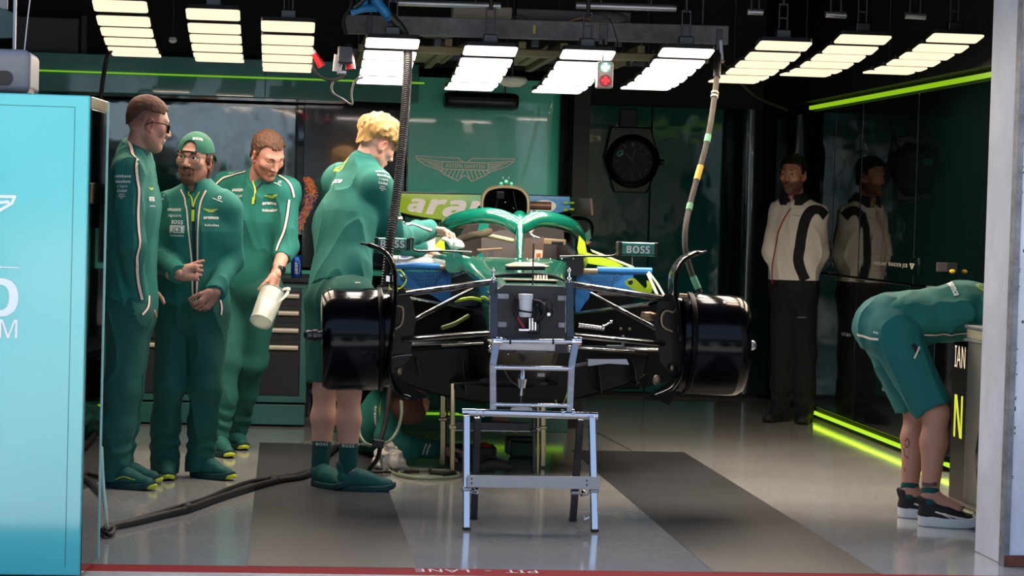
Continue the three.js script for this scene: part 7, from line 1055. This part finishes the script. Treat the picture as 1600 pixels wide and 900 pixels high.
{ // 7: mechanic bent over the trolley
  const c = makePerson({ label: 'mechanic in green shirt and shorts bent double over the grey trolley', seed: 83, skin: 0xb9846c, legs: 'shorts', hemDrop: 0.03, sock: 0.06, upperName: 'shirt', upperMat: K.jacket, lowerMat: K.cloth(0x0f6460), bulk: 1.03, hw: 0.155, seat: 0.8, gJ: 0.022, band: 0,
    j: { pel: [1394, 506, 10.25], chs: [1500, 486, 10.25], nck: [1580, 482, 10.25], hd: [1624, 500, 10.2], shR: [1560, 486, 10.08], elR: [1586, 540, 9.95], wrR: [1608, 508, 9.75], shL: [1560, 480, 10.42], elL: [1594, 535, 10.25], wrL: [1620, 515, 9.95], hipR: [1396, 524, 10.15], knR: [1462, 646, 10.06], anR: [1453, 775, 10.0], hipL: [1386, 522, 10.36], knL: [1432, 640, 10.36], anL: [1421, 768, 10.28] },
    fwd: V(0.5, -0.85, 0), up: V(0.85, 0.4, 0), toeR: V(0.95, 0, 0.25), toeL: V(0.9, 0, 0.3), handR: { dir: V(1, 0, 0.3), palm: V(0, -1, 0), curl: [0.5, 0.5, 0.5, 0.5] }, handL: { dir: V(1, 0, 0.3), palm: V(0, -1, 0), curl: [0.5, 0.5, 0.5, 0.5] }, hair: { seed: 6 }, hairMat: HM.brown, hem: 0.94,
    shoes: { kind: 'trainer', upper: std(0x141416, 0.75), sole: K.soleWhite, bands: [[[[0.035, 0.26], [0.045, 0.2], [0.06, 0.12], [0.07, 0.08]], 0.007, K.cream], [[[0.034, 0.21], [0.05, 0.16], [0.065, 0.115]], 0.005, K.cream], [[[0.034, 0.17], [0.05, 0.135], [0.06, 0.11]], 0.004, K.cream]] } });
  const D = 10.1; badge(c.upper, 'printed_mark', P.aramco, 1490, 449, D, 0.13, c.jacket, { up: V(1, 0.1, 0), turn: 0, height: 0.05 }); badge(c.upper, 'printed_mark', P.wingBack, 1530, 448, D, 0.11, c.jacket, { up: V(1, 0, 0), height: 0.04 });
  trim3(c.upper, [[1424, 521], [1450, 523], [1480, 522], [1518, 520]], D, c.jacket, 0.009); piping(c.lower, 'pocket_trim', [[1340, 522], [1355, 527], [1373, 530]], 0.01, K.cream, c.lowMesh, D, 0.004, 14); badge(c.lower, 'printed_mark', P.short, 1369, 520, D, 0.035, c.lowMesh, { turn: -0.15 }); piping(c.lower, 'pocket_trim', [[1436, 542], [1432, 552], [1428, 560]], 0.008, K.cream, c.lowMesh, D, 0.004, 12); piping(c.lower, 'pocket_mouth', [[1426, 538], [1431, 546], [1434, 553]], 0.022, K.navy, c.lowMesh, D, 0.003, 10);
  const tattoo = std(0x5c4a48, 0.6, 0, { side: THREE.DoubleSide, transparent: true, opacity: 0.75 }), lg = field([...c.leg(c.J.hipR, c.J.knR, c.J.anR, 0), ...c.leg(c.J.hipL, c.J.knL, c.J.anL, 0)]); piping(lg, 'tattoo', [[1441, 756], [1452, 758], [1464, 756]], 0.018, tattoo, c.t, 10.1, 0.002, 12); for (const q of [[[1414, 690], [1418, 685], [1421, 692], [1417, 700], [1414, 694]], [[1412, 700], [1414, 712], [1420, 716]], [[1413, 730], [1414, 737]]]) piping(lg, 'tattoo', q, 0.005, tattoo, c.t, 10.3, 0.002, 16);
}

// ------------------------------------------------------------------ things on the floor and at the right edge
{
  const gp = (l, h = 0.014) => l.map(([x, y, k]) => { const p = ground(x, y); p.y = k || h; return p; });
  const t = thing('floor_cable', 'bundle of black cables snaking over the floor from the board to the car', 'cable', ground(330, 790));
  part('strand', tube(gp([[162, 836], [180, 828], [205, 823], [250, 812], [288, 803], [330, 788], [372, 774], [408, 763], [440, 755], [468, 751], [492, 738], [512, 716], [530, 700], [545, 690]], 0.017), 0.016, 120, 10), M.rubber, t);
  part('strand', tube(gp([[165, 830], [196, 823], [232, 812], [276, 799], [318, 786], [356, 770], [396, 757], [430, 752], [462, 747], [480, 742]], 0.017), 0.011, 100, 10), M.rubber, t);
  for (const [x, y, a] of [[292, 801, 0.4], [428, 756, 0.3]]) { const p = gp([[x, y]], 0.024)[0]; part('cable_tie', ball(p, 0.026, 1.1, 0.75, 1.6, 14), M.rubber, t); }
  part('end_coil', tube(gp([[160, 836], [170, 842], [178, 834], [170, 826], [164, 832]], 0.016), 0.01, 40, 8), M.rubber, t);
  const g = solo('air_line', tube([at(158, 700, 9.24), at(161, 760, 9.2), at(165, 800, 9.18), ground(167, 834).setY(0.012)], 0.008, 30, 8), std(0xb8d4c0, 0.4), 'pale green hose end leaning at the corner of the turquoise board', 'hose');
  const green = std(0x98a888, 0.35, 0, { transmission: 0.3, thickness: 0 });
  const h = thing('clear_hose', 'pale translucent hose looping down to a coil on the floor under the car', 'hose', ground(640, 745));
  part('hose', tube([at(627, 628, 11.3), at(627, 650, 11.25), at(620, 674, 11.2), at(607, 690, 11.15), at(588, 696, 11.15), at(573, 694, 11.2), at(563, 682, 11.25), at(560, 668, 11.3)], 0.008, 60, 10), green, h);
  part('coil', tube([at(592, 700, 11.15), at(596, 720, 11.2), ...gp([[606, 738], [630, 747], [665, 751], [700, 750], [718, 745], [700, 739], [660, 738], [625, 741], [640, 748], [690, 749]], 0.011)], 0.008, 110, 10), green, h);
  part('coupling', [bar(at(582, 692, 11.12), at(600, 695, 11.12), 0.04, 0.03, EY, 0.006)], M.plasticBlack, h, 'black coupling block'); part('branch_hose', tube([at(594, 700, 11.13), at(590, 716, 11.15), at(578, 732, 11.2), ground(570, 738).setY(0.012)], 0.011, 30, 8), M.rubber, h); part('upper_hose', tube([at(594, 690, 11.14), at(602, 660, 11.2), at(606, 630, 11.25), at(610, 600, 11.3)], 0.012, 30, 8), M.rubber, h);
  const k = thing('air_gun_line', 'black line with a connector lying beside the clear hose coil', 'cable', ground(610, 742)); part('line', tube(gp([[566, 738], [590, 740], [625, 740], [632, 740]], 0.008), 0.006, 20, 8), M.rubber, k); part('connector', rod(gp([[632, 740]], 0.014)[0], gp([[655, 741]], 0.014)[0], 0.012, 0.01, 12), M.plasticBlack, k); part('ring', tube(gp([[672, 738], [690, 735], [712, 737], [716, 741], [696, 744], [674, 741], [672, 738]], 0.01), 0.009, 40, 8), M.rubber, k);
  // crumpled paper
  const c = ground(607, 733), f = field([cone(c.clone().add(V(-0.04, 0.045, 0)), c.clone().add(V(0.02, 0.05, 0)), 0.045, 0.055, 0.03), ell(c.clone().add(V(-0.005, 0.095, 0)), 0.035, 0.045, 0.03, 0.03), ell(c.clone().add(V(0.055, 0.016, 0.0)), 0.04, 0.018, 0.04, 0.03)], { disp: (x, y, z) => 0.022 * Math.abs(noise3(x * 24, y * 24, z * 24)) + 0.012 * noise3(x * 45 + 3, y * 45, z * 45) - 0.006, cuts: [(x, y, z) => 0.002 - y] });
  solo('crumpled_paper', meshField(f, 0.004), std(0xddd6cc, 0.9), 'crumpled white paper towel on the floor beside the fair-haired mechanic’s shoes', 'paper');
  // tray with an orange thing, case, tablet
  const tr = thing('parts_tray', 'black plastic tray with an orange piece under the car', 'tray', ground(740, 719)), D = -ground(740, 719).z, a = at(702, 716, D), b = at(772, 716, D);
  part('tray_floor', box(a.x, b.x, 0.002, 0.012, -D - 0.2, -D, 0.004), M.plasticBlack, tr); for (const [x0, x1, z0, z1] of [[a.x - 0.012, a.x + 0.006, -D - 0.21, -D + 0.01], [b.x - 0.006, b.x + 0.012, -D - 0.21, -D + 0.01], [a.x, b.x, -D - 0.01, -D + 0.008], [a.x, b.x, -D - 0.208, -D - 0.19]]) part('tray_wall', box(x0, x1, 0.004, 0.068, z0, z1, 0.004), M.plasticBlack, tr);
  const oc = at(757, 699, D + 0.1); solo('orange_cap', [lathe([[0, -0.035], [0.04, -0.035], [0.042, 0.0], [0.034, 0.022], [0.02, 0.032], [0, 0.034]], oc.clone().setY(0.05), V(0.1, 1, 0.2), 20)], std(0xd8481c, 0.4), 'orange plastic cap standing in the black tray', 'cap'); solo('red_tool_grip', rod(at(705, 701, D + 0.1), at(714, 699, D + 0.1), 0.012, 0.014, 12), std(0x9a2a24, 0.5), 'small red tool grip in the black tray', 'tool');
  const cs = thing('green_case', 'small dark green case with a black handle under the car', 'case', ground(815, 716)), E = -ground(815, 716).z, p0 = at(797, 714, E), p1 = at(836, 714, E); part('case_body', box(p0.x, p1.x, 0.004, 0.088, -E - 0.12, -E, 0.012, 3), std(0x0e4640, 0.5), cs); part('case_lid', box(p0.x - 0.02, p1.x - 0.004, 0.086, 0.112, -E - 0.11, -E - 0.02, 0.008), M.plasticBlack, cs); part('case_side', box(p0.x - 0.022, p0.x + 0.006, 0.02, 0.1, -E - 0.1, -E + 0.004, 0.006), M.plasticBlack, cs);
  const tb = thing('tool_roll', 'dark folded tool roll on the floor in front of the black tray', 'tool roll', ground(765, 738)), G0 = ground(742, 740), G1 = ground(790, 738); part('pouch', sweep([G0.clone().setY(0.03), G0.clone().lerp(G1, 0.5).setY(0.045), G1.clone().setY(0.03)], [0.12, 0.05], EZ, 16, 14, 0.7), std(0x2c2d34, 0.7), tb); part('flap', sweep([G0.clone().add(V(0.0, 0.05, -0.03)), G0.clone().lerp(G1, 0.4).add(V(0, 0.08, -0.04)), G0.clone().lerp(G1, 0.85).add(V(0, 0.062, -0.04))], [0.12, 0.012], EZ, 16, 10), std(0x4a4b52, 0.6), tb);
  const jk = thing('floor_jack_block', 'small dark castor block on the floor behind the nose stand', 'castor', ground(868, 652)), Q = ground(868, 652); part('block', box(Q.x - 0.07, Q.x + 0.05, 0.05, 0.1, Q.z - 0.12, Q.z, 0.01), M.plasticBlack, jk); part('castor_wheel', rod(Q.clone().add(V(0.0, 0.03, -0.02)), Q.clone().add(V(0.03, 0.03, -0.02)), 0.03, 0.03, 16), M.grey, jk); part('castor_fork', box(Q.x - 0.005, Q.x + 0.035, 0.03, 0.06, Q.z - 0.03, Q.z - 0.01, 0.004), M.darkSteel, jk);
}
{ // grey trolley
  const x0 = 2.99, t = thing('tool_trolley', 'grey metal tool trolley with a castor beside the white pillar', 'trolley', V(3.12, 0, -9.75)), z0 = -9.98, z1 = -9.46, grey = std(0x96927f, 0.3, 0.15);
  const yT = at(1540, 540, 9.6).y;
  part('body', box(x0 + 0.004, x0 + 0.25, 0.12, yT, z0, z1, 0.006), grey, t);
  part('top_rail', [box(x0 - 0.012, x0 + 0.26, yT, yT + 0.012, z0 - 0.02, z1 + 0.02, 0.004)], std(0xd8dcdc, 0.1, 0, { transmission: 0.6, thickness: 0 }), t);
  part('tray', box(x0 - 0.004, x0 + 0.25, yT + 0.012, yT + 0.055, z0 + 0.0, z1 - 0.04, 0.005), std(0xb0a888, 0.4), t, 'cream top tray'); part('tray_rim', box(x0 - 0.012, x0 + 0.26, yT + 0.055, yT + 0.07, z0 - 0.01, z1 - 0.03, 0.004), M.grey, t);
  for (const [x, z] of [[x0 - 0.05, z1 - 0.06], [x0 + 0.22, z1 - 0.045], [x0 + 0.15, z0 + 0.05], [x0 + 0.22, z0 + 0.12]]) { const c = part('castor', [box(x - 0.03, x + (x < x0 ? 0.09 : 0.03), 0.1, 0.119, z - 0.03, z + 0.03, 0.004), bar(V(x - 0.02, 0.1, z), V(x - 0.02, 0.04, z + 0.012), 0.005, 0.035, EX, 0.002), bar(V(x + 0.02, 0.1, z), V(x + 0.02, 0.04, z + 0.012), 0.005, 0.035, EX, 0.002)], M.steel, t); part('castor_wheel', lathe([[0, -0.014], [0.024, -0.014], [0.026, -0.012], [0.04, -0.012], [0.043, -0.008], [0.043, 0.008], [0.04, 0.012], [0.026, 0.012], [0.024, 0.014], [0, 0.014]], V(x, 0.043, z + 0.012), EX, 28), M.rubber, c); part('wheel_hub', lathe([[0, -0.016], [0.022, -0.016], [0.022, 0.016], [0, 0.016]], V(x, 0.043, z + 0.012), EX, 20), M.alu, c); }
  const top = yT + 0.07, d = thing('black_tool', 'black hand tool lying on top of the grey trolley', 'tool', V(x0 + 0.1, top, -9.65)); part('tool_body', [box(x0 + 0.02, x0 + 0.2, top, top + 0.045, -9.78, -9.6, 0.012)], M.plasticBlack, d); part('tool_head', bar(V(x0 - 0.0, top + 0.045, -9.62), V(x0 + 0.2, top + 0.06, -9.6), 0.05, 0.02, EZ, 0.006), M.plasticBlack, d); part('tool_bracket', tube([V(x0 + 0.06, top + 0.005, -9.58), V(x0 + 0.055, top + 0.035, -9.57), V(x0 + 0.09, top + 0.04, -9.57), V(x0 + 0.095, top + 0.005, -9.57)], 0.006, 20, 8), M.grey, d); part('tool_tip', rod(V(x0 - 0.01, top + 0.05, -9.62), V(x0 + 0.02, top + 0.05, -9.62), 0.007, 0.009, 10), M.alu, d);
  const pts = [[1582, 470], [1580, 560], [1571, 585], [1556, 640], [1542, 680], [1537, 712], [1542, 800], [1548, 850], [1556, 874], [1584, 880]].map(([x, y]) => at(x, y, 9.3)); const cv = thing('black_cover', 'black leaning cover panel between the grey trolley and the white pillar', 'cover', V(pts[7].x + 0.1, 0, -9.34));
  part('cover_panel', slab(pts.map((p) => [p.x, Math.max(0.004, p.y)]), 0.07, 0.006, EX, EY, V(0, 0, -9.4)), std(0x15171c, 0.35, 0, { roughnessMap: again(T.rough, 3), bumpMap: again(T.wave, 4), bumpScale: 0.01 }), cv); const s0 = at(1557, 690, 9.3), s1 = at(1560, 740, 9.3); part('cover_slot', bar(s0.setZ(-9.326), s1.setZ(-9.326), 0.008, 0.006, EX, 0.003), M.black, cv); part('cover_clip', ball(at(1541, 681, 9.32), 0.006), M.alu, cv);
}
renderer.render(scene, camera);
